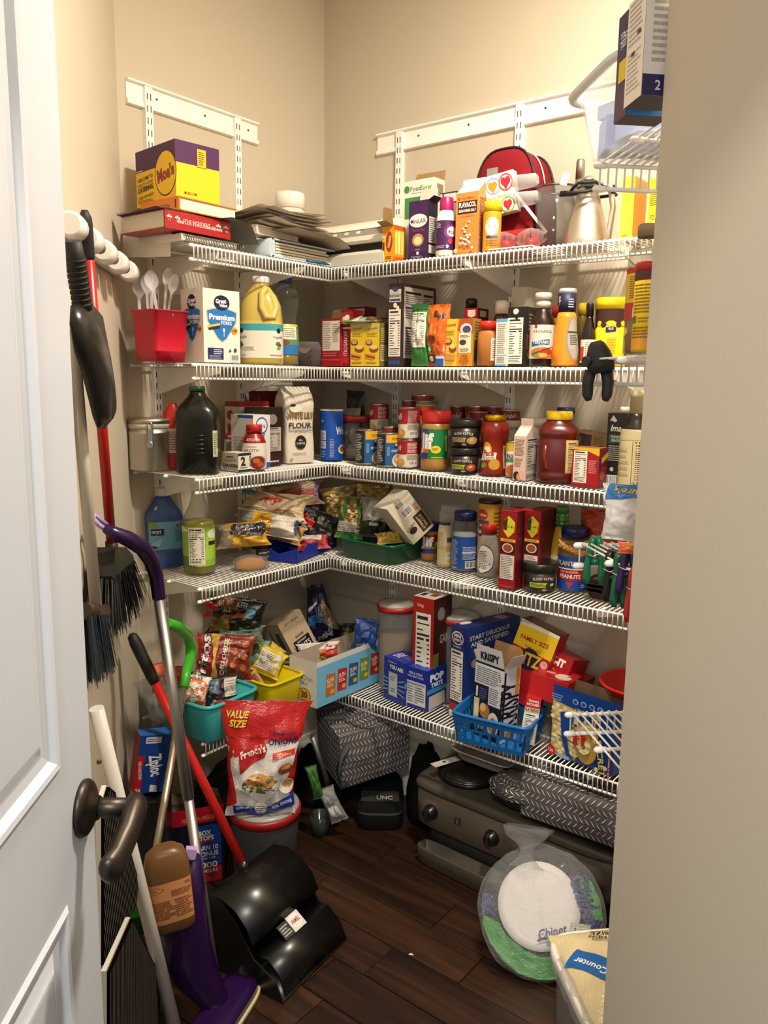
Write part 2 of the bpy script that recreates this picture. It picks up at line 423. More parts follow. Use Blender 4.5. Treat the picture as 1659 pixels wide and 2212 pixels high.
# door axes: dx from free edge towards the hinge, dn out of the visible face
_dv = st(-math.sin(DR), math.cos(DR)); _dn = st(math.cos(DR), math.sin(DR))
def door_uv(px, py):
    n = _dn; d = ray(px, py); k = (n.dot(EDGE - CAM)) / n.dot(Vector((d.x, d.y, 0))); p = CAM + d * k
    return (p - EDGE).dot(_dv), p.z
door = thing('door', 'white moulded panel door standing open against the broom wall', 'door', EDGE, math.atan2(_dv.y, _dv.x))
door.name = 'door_1'; door['kind'] = 'structure'
# local: x from free edge to hinge, +y ... visible face
vis = 1 if Vector((-_dv.y, _dv.x, 0)).dot(_dn) > 0 else -1
DW, DH, DTK = .61, 2.03, .035
DOORM = M('#d6dbe4', 'gloss')
u1a, z1a = door_uv(128.6, 1663.6); u2a, z2a = door_uv(145.5, 1953)
STILE = (u1a + u2a) / 2
mb = MB(); mb.box(0, DW, *( (-DTK, -.006) if vis > 0 else (.006, DTK)), .012, DH)
mb.build('door_slab', DOORM, door)
def frame_piece(x0, x1, z0, z1, nm):
    m_ = MB(); m_.box(x0, x1, *((-.006, 0) if vis > 0 else (0, .006)), z0, z1); return m_.build(nm, DOORM, door)
frame_piece(0, STILE, .012, DH, 'stile'); frame_piece(DW - STILE, DW, .012, DH, 'stile')
frame_piece(STILE, DW - STILE, z2a, z1a, 'lock_rail'); frame_piece(STILE, DW - STILE, .012, .24, 'bottom_rail'); frame_piece(STILE, DW - STILE, DH - .12, DH, 'top_rail')
def panel(z0, z1):
    # sticking profile running round the panel, then a raised field
    prof = [(0, 0), (.006, .0035), (.012, .0025), (.020, -.004), (.030, -.0058), (.034, -.0055), (.048, .0005), (.052, .001)]
    m_ = MB(); rings = []
    for q, h in prof:
        rings.append([(STILE + q, h, z0 + q), (DW - STILE - q, h, z0 + q), (DW - STILE - q, h, z1 - q), (STILE + q, h, z1 - q)])
    vs = [(x, y * vis, z) for r in rings for x, y, z in r]
    fs = [(i * 4 + k, i * 4 + (k + 1) % 4, i * 4 + 4 + (k + 1) % 4, i * 4 + 4 + k) for i in range(len(rings) - 1) for k in range(4)] + [tuple(len(vs) - 4 + k for k in range(4))]
    m_.add(vs, fs if vis < 0 else [f[::-1] for f in fs]); return m_.build('panel', DOORM, door)
panel(.24, z2a); panel(z1a, DH - .12)
# lever handle
BRZ = M('#4b443e', 'brushed')
ux, uz = door_uv(178, 1745)
hd = bpy.data.objects.new('lever_handle', None); COL.objects.link(hd); hd.parent = door; hd.location = (ux, 0, uz)
hd.rotation_euler = (math.radians(-90 * vis), 0, 0)   # local +Z points out of the visible face
mb = MB(); mb.loft(rows((0, .033), (.004, .0335), (.008, .031), (.011, .026), (.013, .017), (.02, .0135)), 40); mb.build('rosette', BRZ, hd)
mb = MB(); mb.tube([(0, 0, .012), (0, 0, .030), (0, 0, .055)], [.0125, .0115, .0115], 20)
mb.build('neck', BRZ, hd)
lv = MB(); sy = -vis
pts = [(-.020, .0, .058), (-.006, .001, .062), (.012, .000, .064), (.040, -.012, .063), (.070, -.024, .059), (.086, -.024, .057), (.094, -.021, .056)]
wid = [.010, .0165, .0170, .0165, .0175, .0175, .010]; thk = [.007, .013, .014, .013, .0125, .0125, .007]
vs = []; n = 14
for (x, z, y), w, t in zip(pts, wid, thk):
    for k in range(n):
        a = 2 * math.pi * k / n; vs.append((x, (z + w * math.cos(a)) * -sy * -1, y + t * math.sin(a)))
fs = [(i * n + k, i * n + (k + 1) % n, (i + 1) * n + (k + 1) % n, (i + 1) * n + k) for i in range(len(pts) - 1) for k in range(n)] + [tuple(range(n - 1, -1, -1)), tuple((len(pts) - 1) * n + k for k in range(n))]
lv.add(vs, fs, 0, True); lv.build('lever', BRZ, hd)

# ceiling lamp (above the frame)
cl = thing('ceiling_light', 'round frosted flush ceiling light above the pantry shelves', 'lamp', LAMP_POS + Vector((0, 0, .06)))
MB().loft(rows((.02, .17), (.10, .17)), 40).build('mounting_pan', M('#efece6', 'gloss'), cl)
mb = MB(); mb.loft(rows((.02, .165), (.0, .165), (-.0, .16), (.019, .16)), 40, cap0=False, cap1=False); mb.build('rim', M('#b9b4aa', 'brushed'), cl)

# ================================================================== HANG TRACKS, STANDARDS, SHELVES
TRACK_Z = 2.308
PW_ = M('#f3f1ea', 'gloss'); DARK = M('#3b342c', 'matte')
def rotA(o): o.rotation_euler = (0, 0, math.radians(90)); return o
def track(a, b, wall, label):
    # local: x along wall, -y out of the wall
    L_ = b - a; r = thing('hang_track', label, 'rail', group='shelf tracks')
    r.location = (0, a, 0) if wall == 'A' else (a, 0, 0)
    if wall == 'A': r.rotation_euler = (0, 0, math.radians(90))
    pr = [(0, .004), (-.016, .004), (-.016, -.001), (-.006, -.003), (-.005, -.044), (-.012, -.050), (-.012, -.060), (-.004, -.062), (0, -.062)]
    k = len(pr); vs = [(x, y, TRACK_Z + z) for x in (0, L_) for y, z in pr]; mb = MB()
    mb.add(vs, [(i, (i + 1) % k, k + (i + 1) % k, k + i) for i in range(k)] + [tuple(range(k))[::-1], tuple(range(k, 2 * k))]); mb.build('channel', PW_, r)
    for x in ([.10, L_ * .5 + .03, L_ - .04] if wall == 'A' else [.17, .36, .62]):
        s_ = MB().loft(rows((0, .0035), (.002, .003)), 8).build('screw', M('#6e6a64', 'metal'), r); s_.location = (x, -.0055, TRACK_Z - .026); s_.rotation_euler = (math.radians(90), 0, 0)
    return r
track(-.812, -.325, 'A', 'short white hang track screwed high above the cookbook stack')
track(.245, 1.5, 'B', 'long white hang track screwed high above the seasoning carton')
def standard(pos, wall, label, zb=.28):
    r = thing('shelf_standard', label, 'upright', group='slotted uprights'); r.location = (0, pos, 0) if wall == 'A' else (pos, 0, 0)
    if wall == 'A': r.rotation_euler = (0, 0, math.radians(90))
    w, d = .0125, .017
    mb = MB(); mb.box(-w, w, -d, 0, zb, TRACK_Z - .003); mb.build('channel', PW_, r)
    sl = MB(); z = TRACK_Z - .03; i = 0
    while z > zb + .03:
        for sx in (-.0055, .0055): sl.box(sx - .0013, sx + .0013, -d - .0006, -d - .0001, z - .0085, z + .0085)
        z -= .032; i += 1
    sl.build('slot_pattern', DARK, r)
    return r
standard(-.746, 'A', 'slotted white upright behind the catering box and red tub')
standard(-.417, 'A', 'slotted white upright behind the papers and oil jugs')
standard(.344, 'B', 'slotted white upright behind the vacuum sealer box')
standard(.786, 'B', 'slotted white upright behind the red lunch bag and soup cans')

WIRE = M('#f4f2ec', 'gloss'); WR = .0017; RR = .0032; SP = .0137; LIP = .0416
def wire_shelf(wall, z, x0, x1, lip0, lip1, label, brackets=(), caps=(True, True), mid=True):
    """local frame: x along the wall, -y out from the wall, top of wires at 0"""
    r = thing('wire_shelf', label, 'shelf', group='ventilated wire shelves')
    if wall == 'A': r.location = (0, 0, z); r.rotation_euler = (0, 0, math.radians(90))
    elif wall == 'B': r.location = (0, 0, z)
    else: r.location = st(0, 2.016, z); r.rotation_euler = (0, 0, math.atan2(-q_, -q_))   # back of the near wall
    mb = MB(); D = SHELF_D; n = int(round((x1 - x0) / SP))
    for i in range(n + 1):
        x = x0 + .004 + (x1 - x0 - .008) * i / n
        if lip0 - .001 <= x <= lip1 + .001: pts = [(x, -.02, -WR), (x, -D + .004, -WR), (x, -D, -WR - .004), (x, -D, -LIP)]
        else: pts = [(x, -.02, -WR), (x, -D + .002, -WR)]
        mb.tube(pts, WR, 6)
    o = mb.build('deck_wire_mesh', WIRE, r); stuff(o)
    def rod(nm, y, zz, a, b, rr=RR):
        o = MB().tube([(a, y, zz), (b, y, zz)], rr, 8).build(nm, WIRE, r); return o
    rod('back_rod', -.022, -.0062, x0 - .006, x1 + .006)
    if mid: rod('middle_rod', -.165, -.0062, x0 - .006, x1 + .006)
    rod('front_rod', -D + .004, -.0062, lip0 - .004, lip1 + .004)
    rod('lip_rod', -D + .0045, -LIP, lip0 - .006, lip1 + .006, .0036)
    for side, on in zip((x0, x1), caps):
        if not on: continue
        sg = -1 if side == x0 else 1
        for y, zz in ((-.022, -.0062), (-.165, -.0062), (-D + .004, -.0062), (-D + .0045, -LIP)):
            if not mid and y == -.165: continue
            m_ = MB(); xe = side
            m_.tube([(xe - sg * .012, y, zz), (xe, y, zz), (xe + sg * .006, y, zz), (xe + sg * .009, y, zz)], [.0046, .0056, .005, .002], 10); m_.build('end_cap', WIRE, r)
    for bx in brackets:
        m_ = MB(); t = .0035; poly = [(-.016, -.010), (-.016, -.082), (-.026, -.088), (-.12, -.064), (-D + .015, -.028), (-D + .006, -.012)]
        vs = [(bx + s_ * t, y, zz) for s_ in (-1, 1) for y, zz in poly]; k = len(poly)
        m_.add(vs, [tuple(range(k)), tuple(range(2 * k - 1, k - 1, -1))] + [(i, k + i, k + (i + 1) % k, (i + 1) % k) for i in range(k)])
        m_.build('bracket', PW_, r)
    return r
for z, nm in ((S1, 'holding cookbooks and papers'), (S2, 'holding the red tub and oil jugs'), (S3, 'holding the steel canister and flour'), (S4, 'holding the blue floor cleaner bottle'), (S5, 'holding the snack bins')):
    wire_shelf('A', z, -.838 + (.0), -.309, -.834, -.309, 'white wire shelf section ' + nm, (-.746, -.417), (True, False))
for z, nm in ((S1, 'holding the seasoning cartons and steel carafe'), (S2, 'holding boxed dinners and sauce bottles'), (S3, 'holding soup cans and sauce jars'), (S4, 'holding the green tray and peanut jars'), (S5, 'holding cereal boxes and the blue basket')):
    wire_shelf('B', z, .006, 1.74, .305, 1.74, 'long white wire shelf ' + nm, (.344, .786, 1.228), (False, True))
for z, nm in ((S1, 'under the translucent storage bin'), (S2, 'with the black spring clamp on it'), (S3, 'with coloured clips hanging from it'), (S4, 'in front of the red bucket')):
    wire_shelf('C', z, -.95, -.355, -.95, -.355, 'short white wire shelf by the doorway ' + nm, (), (False, True))
# ================================================================== BUILDERS FOR GOODS
def PL(wall, x0, x1, ytop, ybot, z=None, off=None):
    """place for a round thing seen between x0..x1, ytop..ybot, standing at height z, its centre `off` from the wall"""
    xc = (x0 + x1) / 2
    if off is None:
        p = on_z(xc, ybot, z); r = (x1 - x0) / 2 * depth(p) / F_PX
        away = Vector((p.x - CAM.x, p.y - CAM.y, 0)).normalized(); p = p + away * r * .96
    else:
        p = on_x(xc, ybot, off) if wall == 'A' else on_y(xc, ybot, -off)
        if z is None: z = z_at(p, xc, ybot)
        r = (x1 - x0) / 2 * (Vector((p.x, p.y, z)) - CAM).dot(FWD) / F_PX
    h = z_at(p, xc, ytop) - z
    return dict(loc=Vector((p.x, p.y, z + WT)), r=r, h=h - WT, rot=face_cam(p))

def _fin(wall, loc, w, d, h, rot): return dict(loc=loc, w=w, d=d, h=h, rot=rot)
def BA(xL, xN, xR, off, ytop, ybot, z=None, h=None):
    """box square to the left-hand shelves: side seen xL..xN, front xN..xR, front plane `off` from the wall"""
    N = on_x(xN, ybot, off); R_ = on_x(xR, ybot, off); sd = on_y(xL, ybot, N.y)
    if z is None: z = z_at(N, xN, ybot)
    else: z += WT
    d = max(.012, min(off - max(sd.x, .004), .29)); w = R_.y - N.y
    if h is None: h = z_at(N, xN, ytop) - z
    return _fin('A', Vector((off - d / 2, (N.y + R_.y) / 2, z)), w, d, h, math.radians(90))
def BB(xL, xN, xR, off, ytop, ybot, z=None, h=None, d=None):
    """box square to the right-hand shelves: front xL..xN, side xN..xR"""
    L_ = on_y(xL, ybot, -off); N = on_y(xN, ybot, -off)
    if z is None: z = z_at(N, xN, ybot)
    else: z += WT
    if d is None:
        sd = on_x(xR, ybot, N.x); d = max(.012, min(sd.y, -.004) + off)
    if h is None: h = z_at(N, xN, ytop) - z
    return _fin('B', Vector(((L_.x + N.x) / 2, -off + d / 2, z)), N.x - L_.x, d, h, 0.0)
def BZ(xL, yL, xN, yN, xR, yR, ytop, z, h=None, wmode=None):
    """box standing at height z from its three visible bottom corners (left, near, right); faces: 'left' = L-N, 'front' = N-R"""
    zz = z + WT; L_, N, R_ = on_z(xL, yL, zz), on_z(xN, yN, zz), on_z(xR, yR, zz)
    e = R_ - N; f = L_ - N
    if (e.length >= f.length) if wmode is None else wmode == 'front':
        ux = e.normalized(); uy = Vector((-ux.y, ux.x, 0)); w = e.length; d = abs(f.dot(uy)) if wmode is None else max(f.dot(uy), .02)
    else:
        uy = f.normalized(); ux = Vector((uy.y, -uy.x, 0)); d = f.length; w = max(abs(e.dot(ux)), .02)
    if h is None: h = z_at(N, xN, ytop) - zz
    c = N + ux * w / 2 + uy * d / 2
    return dict(loc=Vector((c.x, c.y, zz)), w=w, d=d, h=h, rot=math.atan2(ux.y, ux.x))
def BR(wall, px, py, off, w, d, h, yaw, z=None, ytop=None):
    p = on_x(px, py, off) if wall == 'A' else on_y(px, py, -off)
    if z is None: z = z_at(p, px, py)
    else: z += WT
    if ytop is not None: h = z_at(p, px, ytop) - z
    return dict(loc=Vector((p.x, p.y, z)), w=w, d=d, h=h, rot=math.radians(yaw))

BROWN = '#9a7a54'
def carton(name, label, cat, B, col, faces=None, kind='paper', flaps=None, open_top=False, group=None, tilt=None, body='box_body', inner=BROWN):
    """col: one colour, or dict with top/front/back/left/right/bottom"""
    w, d, h = B['w'], B['d'], B['h']
    rot = (0, 0, B['rot'])
    t = thing(name, label, cat, B['loc'], rot, group)
    if tilt:  # lean about the base
        t.rotation_euler = (Euler((0, 0, B['rot'])).to_matrix() @ Euler([math.radians(a) for a in tilt]).to_matrix()).to_euler()
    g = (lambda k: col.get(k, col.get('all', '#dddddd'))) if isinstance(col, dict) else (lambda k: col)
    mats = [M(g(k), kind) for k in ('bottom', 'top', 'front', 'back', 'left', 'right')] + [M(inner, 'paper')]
    mb = MB()
    mb.box(-w / 2, w / 2, -d / 2, d / 2, 0, h, [0, 1, 2, 3, 4, 5])
    if open_top:
        mb.f.pop(1); mb.m.pop(1); mb.sm.pop(1); e = .0012
        vs = [(x, y, z) for z in (.004, h - .0005) for x, y in ((-w / 2 + e, -d / 2 + e), (w / 2 - e, -d / 2 + e), (w / 2 - e, d / 2 - e), (-w / 2 + e, d / 2 - e))]
        mb.add(vs, [(0, 1, 2, 3), (0, 4, 5, 1), (1, 5, 6, 2), (2, 6, 7, 3), (3, 7, 4, 0)], 6)
    bo = mb.build(body, mats, t)
    for fl_ in (flaps or []):
        side, L_, ang = fl_[:3]; fc = fl_[3] if len(fl_) > 3 else g(side); a = math.radians(ang)
        o_, u_ = {'front': (Vector((0, -d / 2, h)), Vector((0, -1, 0))), 'back': (Vector((0, d / 2, h)), Vector((0, 1, 0))), 'left': (Vector((-w / 2, 0, h)), Vector((-1, 0, 0))), 'right': (Vector((w / 2, 0, h)), Vector((1, 0, 0)))}[side]
        wd = (w if side in ('front', 'back') else d) / 2 * .985; ax = Vector((1, 0, 0)) if side in ('front', 'back') else Vector((0, 1, 0))
        dr = u_ * math.cos(a) + Vector((0, 0, 1)) * math.sin(a); nn = ax.cross(dr).normalized() * .0009
        if nn.dot(u_ * math.sin(a) - Vector((0, 0, 1)) * math.cos(a)) < 0: nn = -nn
        cut = .12 * L_
        P4 = [o_ - ax * wd, o_ + ax * wd, o_ + ax * (wd - cut) + dr * L_, o_ - ax * (wd - cut) + dr * L_]
        m_ = MB(); m_.add([p + nn for p in P4] + [p - nn for p in P4], [(0, 1, 2, 3)], 0); m_.f.append((7, 6, 5, 4)); m_.m.append(1); m_.sm.append(False)
        for i in range(4): m_.f.append((i, 4 + i, 4 + (i + 1) % 4, (i + 1) % 4)); m_.m.append(1); m_.sm.append(False)
        m_.build('flap', [M(fc, kind), M(inner, 'paper')], t)
    for side, els in (faces or {}).items():
        S, W, H = face_S(w, d, h, side); Print(S, W, H).run([('r', 0, 0, 1, 1, g(side))] + list(els)).build(bo, side + '_print')
    return t

def round_thing(name, label, cat, P, parts, labels=(), rot=0, group=None, n=36, tilt=None, sub=14):
    """parts: (part_name, profile in units of r and h, (colour, kind)); labels: (part index, a0, a1, v0, v1, elements)"""
    R_, H_ = P['r'], P['h']
    t = thing(name, label, cat, P['loc'], (0, 0, P['rot'] + math.radians(rot)), group)
    if tilt: t.rotation_euler = (Euler((0, 0, P['rot'] + math.radians(rot))).to_matrix() @ Euler([math.radians(a) for a in tilt]).to_matrix()).to_euler()
    obs = []; profs = []
    for nm, prof, mt in parts:
        pr = [(q[0] * H_, q[1] * R_, (q[2] if len(q) > 2 else q[1]) * R_, q[3] if len(q) > 3 else 2.0) for q in prof]
        obs.append(MB().loft(pr, n).build(nm, M(*mt), t)); profs.append(pr)
    for i, a0, a1, v0, v1, els in labels:
        S, W, H = loft_S(profs[i], a0, a1, v0 * H_, v1 * H_)
        Print(S, W, H, sub).run(els).build(obs[i], 'label_print')
    return t

CAN = [(0, .93), (.012, .99), (.03, .99), (.045, .97), (.955, .97), (.97, .99), (.988, .99), (1, .93)]
def can(name, label, P, els, wrap='#c8c4bb', group=None, rot=0, lid='#b9b6ae', a=100, n=36, v0=.05, v1=.95):
    t = round_thing(name, label, 'can', P, [('tin_body', CAN, (lid, 'metal'))], [(0, -a, a, v0, v1, els)], rot, group, n)
    R_, H_ = P['r'], P['h']
    MB().loft(rows((H_ - .0005, .80 * R_), (H_ - .003, .78 * R_)), 24).build('lid', M('#a9a59c', 'metal'), t)
    return t

def bag(name, label, cat, loc, rot, w, h, t, col, els=(), back=None, seed=1, wr=.12, crimp=.05, kind='film', taper=(1, 1), sag=0, group=None, pk='film', nu=22, nv=26, els_back=()):
    """pillow bag; local front -Y, base at z = 0, sealed edges at top and bottom"""
    o = thing(name, label, cat, loc, rot, group)
    def shape(u, v, sgn, e=0.0):
        x2 = 2 * u - 1; bulge = max(0, 1 - abs(x2) ** 3.2) ** .62
        vv = min(1, max(0, (v - crimp) / (1 - 2 * crimp))); bv = math.sin(math.pi * vv) ** .55 if 0 < vv < 1 else 0
        lo = min(1, max(0, 1 - sag * (vv - .35)))
        k = taper[0] + (taper[1] - taper[0]) * v
        nx = noise.noise(Vector((u * 5 + seed * 7.3, v * 5, sgn * 3.1))) + .5 * noise.noise(Vector((u * 11 + seed * 3, v * 13, sgn * 2)))
        y = sgn * (t / 2 * bulge * bv * lo * (1 + .3 * nx) + (w * .035 * wr / .12) * nx * min(1, bulge * 2) * (.35 + bv)) + .012 * w * noise.noise(Vector((seed, u * 3, v * 4)))
        x = (u - .5) * w * k * (1 - .10 * bv * (1 - bulge) - .07 * bv) + w * .02 * noise.noise(Vector((seed * 2.2, v * 6, u)))
        z = v * h + h * .015 * noise.noise(Vector((u * 4, seed * 1.7, v)))
        return Vector((x, y + sgn * e, z))
    mb = MB()
    mb.grid(lambda a, b: shape(a, b, -1), nu, nv, 0)
    mb.grid(lambda a, b: shape(1 - a, b, 1), nu, nv, 1)
    bo = mb.build('packet_film', [M(col, kind), M(back or col, kind)], o)
    if els: Print(lambda u, v, e: shape(u, v, -1, e * 1.6 + .0012), w, h, 22).run(els).build(bo, 'front_print', pk)
    if els_back: Print(lambda u, v, e: shape(1 - u, v, 1, e * 1.6 + .0012), w, h, 22).run(els_back).build(bo, 'back_print', pk)
    return o

def heap(name, label, cat, loc, rot, rx, ry, rz, col, kind='film', seed=1, amp=.25, freq=2.2, n=26, m=16, group=None, pname='film_wrap', flat=.3):
    """a crumpled rounded lump resting on its base"""
    o = thing(name, label, cat, loc, rot, group); mb = MB(); vs = []
    for j in range(m + 1):
        ph = -math.pi / 2 + math.pi * j / m
        for i in range(n):
            th = 2 * math.pi * i / n; d = Vector((math.cos(ph) * math.cos(th), math.cos(ph) * math.sin(th), math.sin(ph)))
            q = d * freq + Vector((seed * 5.1, seed * 2.3, 0)); k = 1 + amp * (noise.noise(q) + .5 * noise.noise(q * 2.3) + .3 * noise.noise(q * 5))
            p = Vector((d.x * rx * k, d.y * ry * k, max(-flat, d.z * k) * rz + flat * rz)); vs.append(p)
    mb.add(vs, [(j * n + i, j * n + (i + 1) % n, (j + 1) * n + (i + 1) % n, (j + 1) * n + i) for j in range(m) for i in range(n)], 0, True)
    mb.build(pname, M(col, kind), o); return o

# ================================================================== TOP SHELF, LEFT SECTION
def flat_book(name, label, B, cover, spine_side, pages='#d9d2c0', th=.0025, cat='book', spine_els=None, yaw=0):
    """hard-cover book lying flat: covers, spine and page block"""
    w, d, h = B['w'], B['d'], B['h']; t = thing(name, label, cat, B['loc'], B['rot'] + math.radians(yaw))
    c = M(cover, 'gloss')
    MB().box(-w / 2, w / 2, -d / 2, d / 2, 0, th).build('back_cover', c, t)
    MB().box(-w / 2, w / 2, -d / 2, d / 2, h - th, h).build('front_cover', c, t)
    i = .004
    if spine_side == 'front':
        sp = MB().box(-w / 2, w / 2, -d / 2 - .002, -d / 2 + .003, 0, h).build('spine', c, t); MB().box(-w / 2 + i, w / 2 - i, -d / 2 + .003, d / 2 - i, th, h - th).build('page_block', M(pages, 'matte'), t)
        S = lambda u, v, e: Vector(((u - .5) * w, -d / 2 - .002 - e, v * h)); W = w
    else:
        sp = MB().box(-w / 2 - .002, -w / 2 + .003, -d / 2, d / 2, 0, h).build('spine', c, t); MB().box(-w / 2 + .003, w / 2 - i, -d / 2 + i, d / 2 - i, th, h - th).build('page_block', M(pages, 'matte'), t)
        S = lambda u, v, e: Vector((-w / 2 - .002 - e, (.5 - u) * d, v * h)); W = d
    if spine_els: Print(S, W, h).run(spine_els).build(sp, 'spine_print')
    return t
b0 = BA(312, 394, 516, .288, 0, 535, S1, h=.019)
t = flat_book('spiral_notebook', 'white paged spiral cookbook at the bottom of the stack under the red book', b0, '#e8e4da', 'back', pages='#e6dfcf')
mb = MB(); w, d, h = b0['w'], b0['d'], b0['h']
for k in range(34):
    x = -w / 2 + .006 + (w - .012) * k / 33
    mb.tube([(x, -d / 2 + .004 + .011 * math.cos(a) * -1 - .004, h / 2 + .0105 * math.sin(a)) for a in [2 * math.pi * i / 8 for i in range(8)]], .0012, 4, closed=True)
stuff(mb.build('spiral_coil_mesh', M('#1d1c1c', 'plastic'), t))
zb = b0['loc'].z + .020
b1 = BA(263, 356, 497, .292, 0, 505, zb, h=.046)
flat_book('cookbook', 'thick red hardback cookbook with white spine lettering, lying flat', b1, '#a5121c', 'front', spine_els=[('t', 'FOUR INGREDIENT', .47, .50, .28, '#e9d9cf', {'w': .40, 'b': 0}), ('t', 'the', .22, .48, .22, '#e9d9cf'), ('t', 'cookbook', .74, .45, .2, '#e9d9cf'),
    ('t', '* *', .12, .42, .55, '#f0e6de', {'b': .03}), ('t', '* *', .86, .42, .55, '#f0e6de', {'b': .03}), ('l', .9, .3, .985, .5, 1, '#d8b9ae')])
zb += .047
def sheet(name, label, B, yaw, col, curl=.0, els=None, th=.0012, cat='paper', z=None, group=None, droop=0.0):
    w, d = B['w'], B['d']; t = thing(name, label, cat, B['loc'] if z is None else Vector((B['loc'].x, B['loc'].y, z)), B['rot'] + math.radians(yaw), group)
    def S(u, v, e):
        x = (u - .5) * w; y = (v - .5) * d; zz = th + e + curl * (2 * u - 1) ** 2 + curl * .5 * noise.noise(Vector((u * 2, v * 2, w * 50)))
        if droop: zz -= droop * max(0, u - .62) ** 2 * 7
        return Vector((x, y, zz))
    mb = MB(); mb.grid(lambda a, b: S(a, b, 0), 10, 8, 0); mb.grid(lambda a, b: S(1 - a, b, -th), 10, 8, 0)
    bo = mb.build('paper_sheet', M(col, 'paper'), t)
    if els: Print(S, w, d, 8).run(els).build(bo, 'page_print')
    return t
bm = BA(250, 345, 480, .295, 0, 460, zb, h=.004)
sheet('magazine', 'dark blue glossy magazine poking out over the red cookbook', bm, -4, '#2b3355', els=[('r', .05, .1, .3, .9, '#b7aa98'), ('r', .35, .1, .6, .5, '#a0262b')], cat='magazine')
sheet('magazine', 'cream recipe magazine squeezed beneath the orange book', bm, 3, '#d8d0bd', z=zb + .004, cat='magazine')
# flyer hanging off the end of the shelf
t = thing('paper_flyer', 'white flyer drooping off the shelf end beside the cookbook pages', 'paper', (.15, -.834, zb + .002))
mb = MB(); mb.grid(lambda a, b: Vector((-.11 + a * .20, -.004 - .030 * math.sin(b * 1.5) + .010 * a, .002 - .095 * b * b - .012 * b * a)), 6, 8); mb.build('paper_sheet', M('#dcd6ca', 'paper'), t)
zb += .009
b2 = BA(306, 388, 512, .285, 424, 452, None, h=.034); b2['loc'].z = zb
flat_book('cookbook', 'orange spined paperback cookbook directly under the yellow catering box', b2, '#d97a25', 'left', spine_els=[('t', 'SKINNYWATCH', .45, .36, .34, '#5a2413', {'w': .62}), ('r', .9, .2, .93, .8, '#5a2413')])
zm = zb + .035
# catering box
bx = BA(290, 394, 480, .265, 305, 432, None); bx['loc'].z = zm; bx['h'] = .145; bx['d'] = min(bx['d'], .2)
Y, P_ = '#f2c40f', '#481650'
t = carton('catering_box', 'open yellow and purple catering carton on top of the cookbooks', 'box', bx, {'all': Y}, {
    'left': [('r', 0, .62, 1, 1, P_), ('e', .76, .48, .27, .40, '#2b1522'), ('e', .76, .48, .255, .375, Y), ('t', "Moe's", .76, .48, .20, '#2b1522', {'b': .06, 'w': .42, 'rot': 8}), ('t', "Moe's", .76, .48, .19, '#a33018', {'b': .035, 'w': .41, 'rot': 8}),
             ('t', 'WELCOME TO', .24, .49, .065, '#2b1522', {'w': .40, 'rot': 4}), ('t', 'ONE-OF-A-KIND', .24, .40, .05, '#7a5520', {'w': .40, 'rot': 4}), ('t', 'CATERING.', .25, .31, .085, '#2b1522', {'w': .42, 'rot': 4, 'b': .03}), ('t', "CATER WITH MOE'S!", .25, .17, .05, '#6b4a1c', {'w': .42, 'rot': 4}), ('l', .05, .06, .45, .12, 2, '#8a6a1c'), ('l', .02, .62, .22, .66, 1, '#d8cfe0')],
    'front': [('r', 0, .62, 1, 1, P_), ('r', .48, .60, .70, .93, '#2b1522'), ('r', .49, .61, .69, .92, '#e6b70f'), ('l', .52, .64, .66, .88, 7, '#40331a'), ('t', 'MOES.COM', .32, .12, .045, '#2b1522', {'w': .28})]},
    open_top=True, inner='#8f6f4d')
t.rotation_euler.z += math.radians(-6)
# binder and loose papers
b3 = BA(533, 588, 724, .29, 0, 545, S1, h=.052)
t = thing('ring_binder', 'pale blue ring binder stuffed with papers, lying on the wire shelf', 'binder', b3['loc'], b3['rot']); w, d, h = b3['w'], b3['d'], b3['h']; cm = M('#b9c6cf', 'cloth')
MB().box(-w / 2, w / 2, -d / 2, d / 2, 0, .004).build('back_cover', cm, t); MB().box(-w / 2, w / 2, -d / 2, d / 2, h - .004, h).build('front_cover', cm, t)
mb = MB(); mb.loft([(-d / 2, .012, h / 2, 3.2), (d / 2, .012, h / 2, 3.2)], 20, mat=Matrix.Translation((-w / 2, 0, h / 2)) @ Matrix(((1, 0, 0), (0, 0, 1), (0, 1, 0))).to_4x4()); mb.build('spine', cm, t)
for k in range(5):
    o = MB().box(-w / 2 + .02, w / 2 - .01 - .006 * k, -d / 2 + .004 + .003 * (k % 3), d / 2 - .01, .006 + k * .008, .0115 + k * .008).build('paper_bundle', M(('#e9e4d6', '#d9cfb8', '#efece2', '#cbbfa8', '#e6e0d0')[k], 'matte'), t); o.rotation_euler.z = math.radians((k % 3 - 1) * 1.6)
z = S1 + WT + .0535
bb_ = BA(548, 602, 712, .285, 0, 500, None, h=.006); bb_['loc'].z = z
sheet('folder', 'red paper folder lying on the pale blue binder', bb_, 2, '#9c3138', cat='folder')
b4 = BA(528, 552, 650, .275, 0, 500, None, h=.026); b4['loc'].z = z + .004
t = flat_book('ring_binder', 'thin white binder between the pale blue binder and loose papers', b4, '#e7e1d3', 'left', pages='#d4c9b4', yaw=3, cat='binder')
for k in range(3):
    m_ = MB(); m_.tube([(-b4['w'] / 2 + .03 + .011 * math.cos(a), -b4['d'] / 2 + .02 + .02 * k, .013 + .011 * math.sin(a)) for a in [2 * math.pi * i / 10 for i in range(10)]], .0012, 5, closed=True); m_.build('ring', M('#b8b5ad', 'metal'), t)
z += .032
cols = ['#d6cbb6', '#e6dfd0', '#c9c1b5', '#ece6d8', '#bdb4aa', '#dcd2bf', '#e6dfcf', '#d2c4a8']
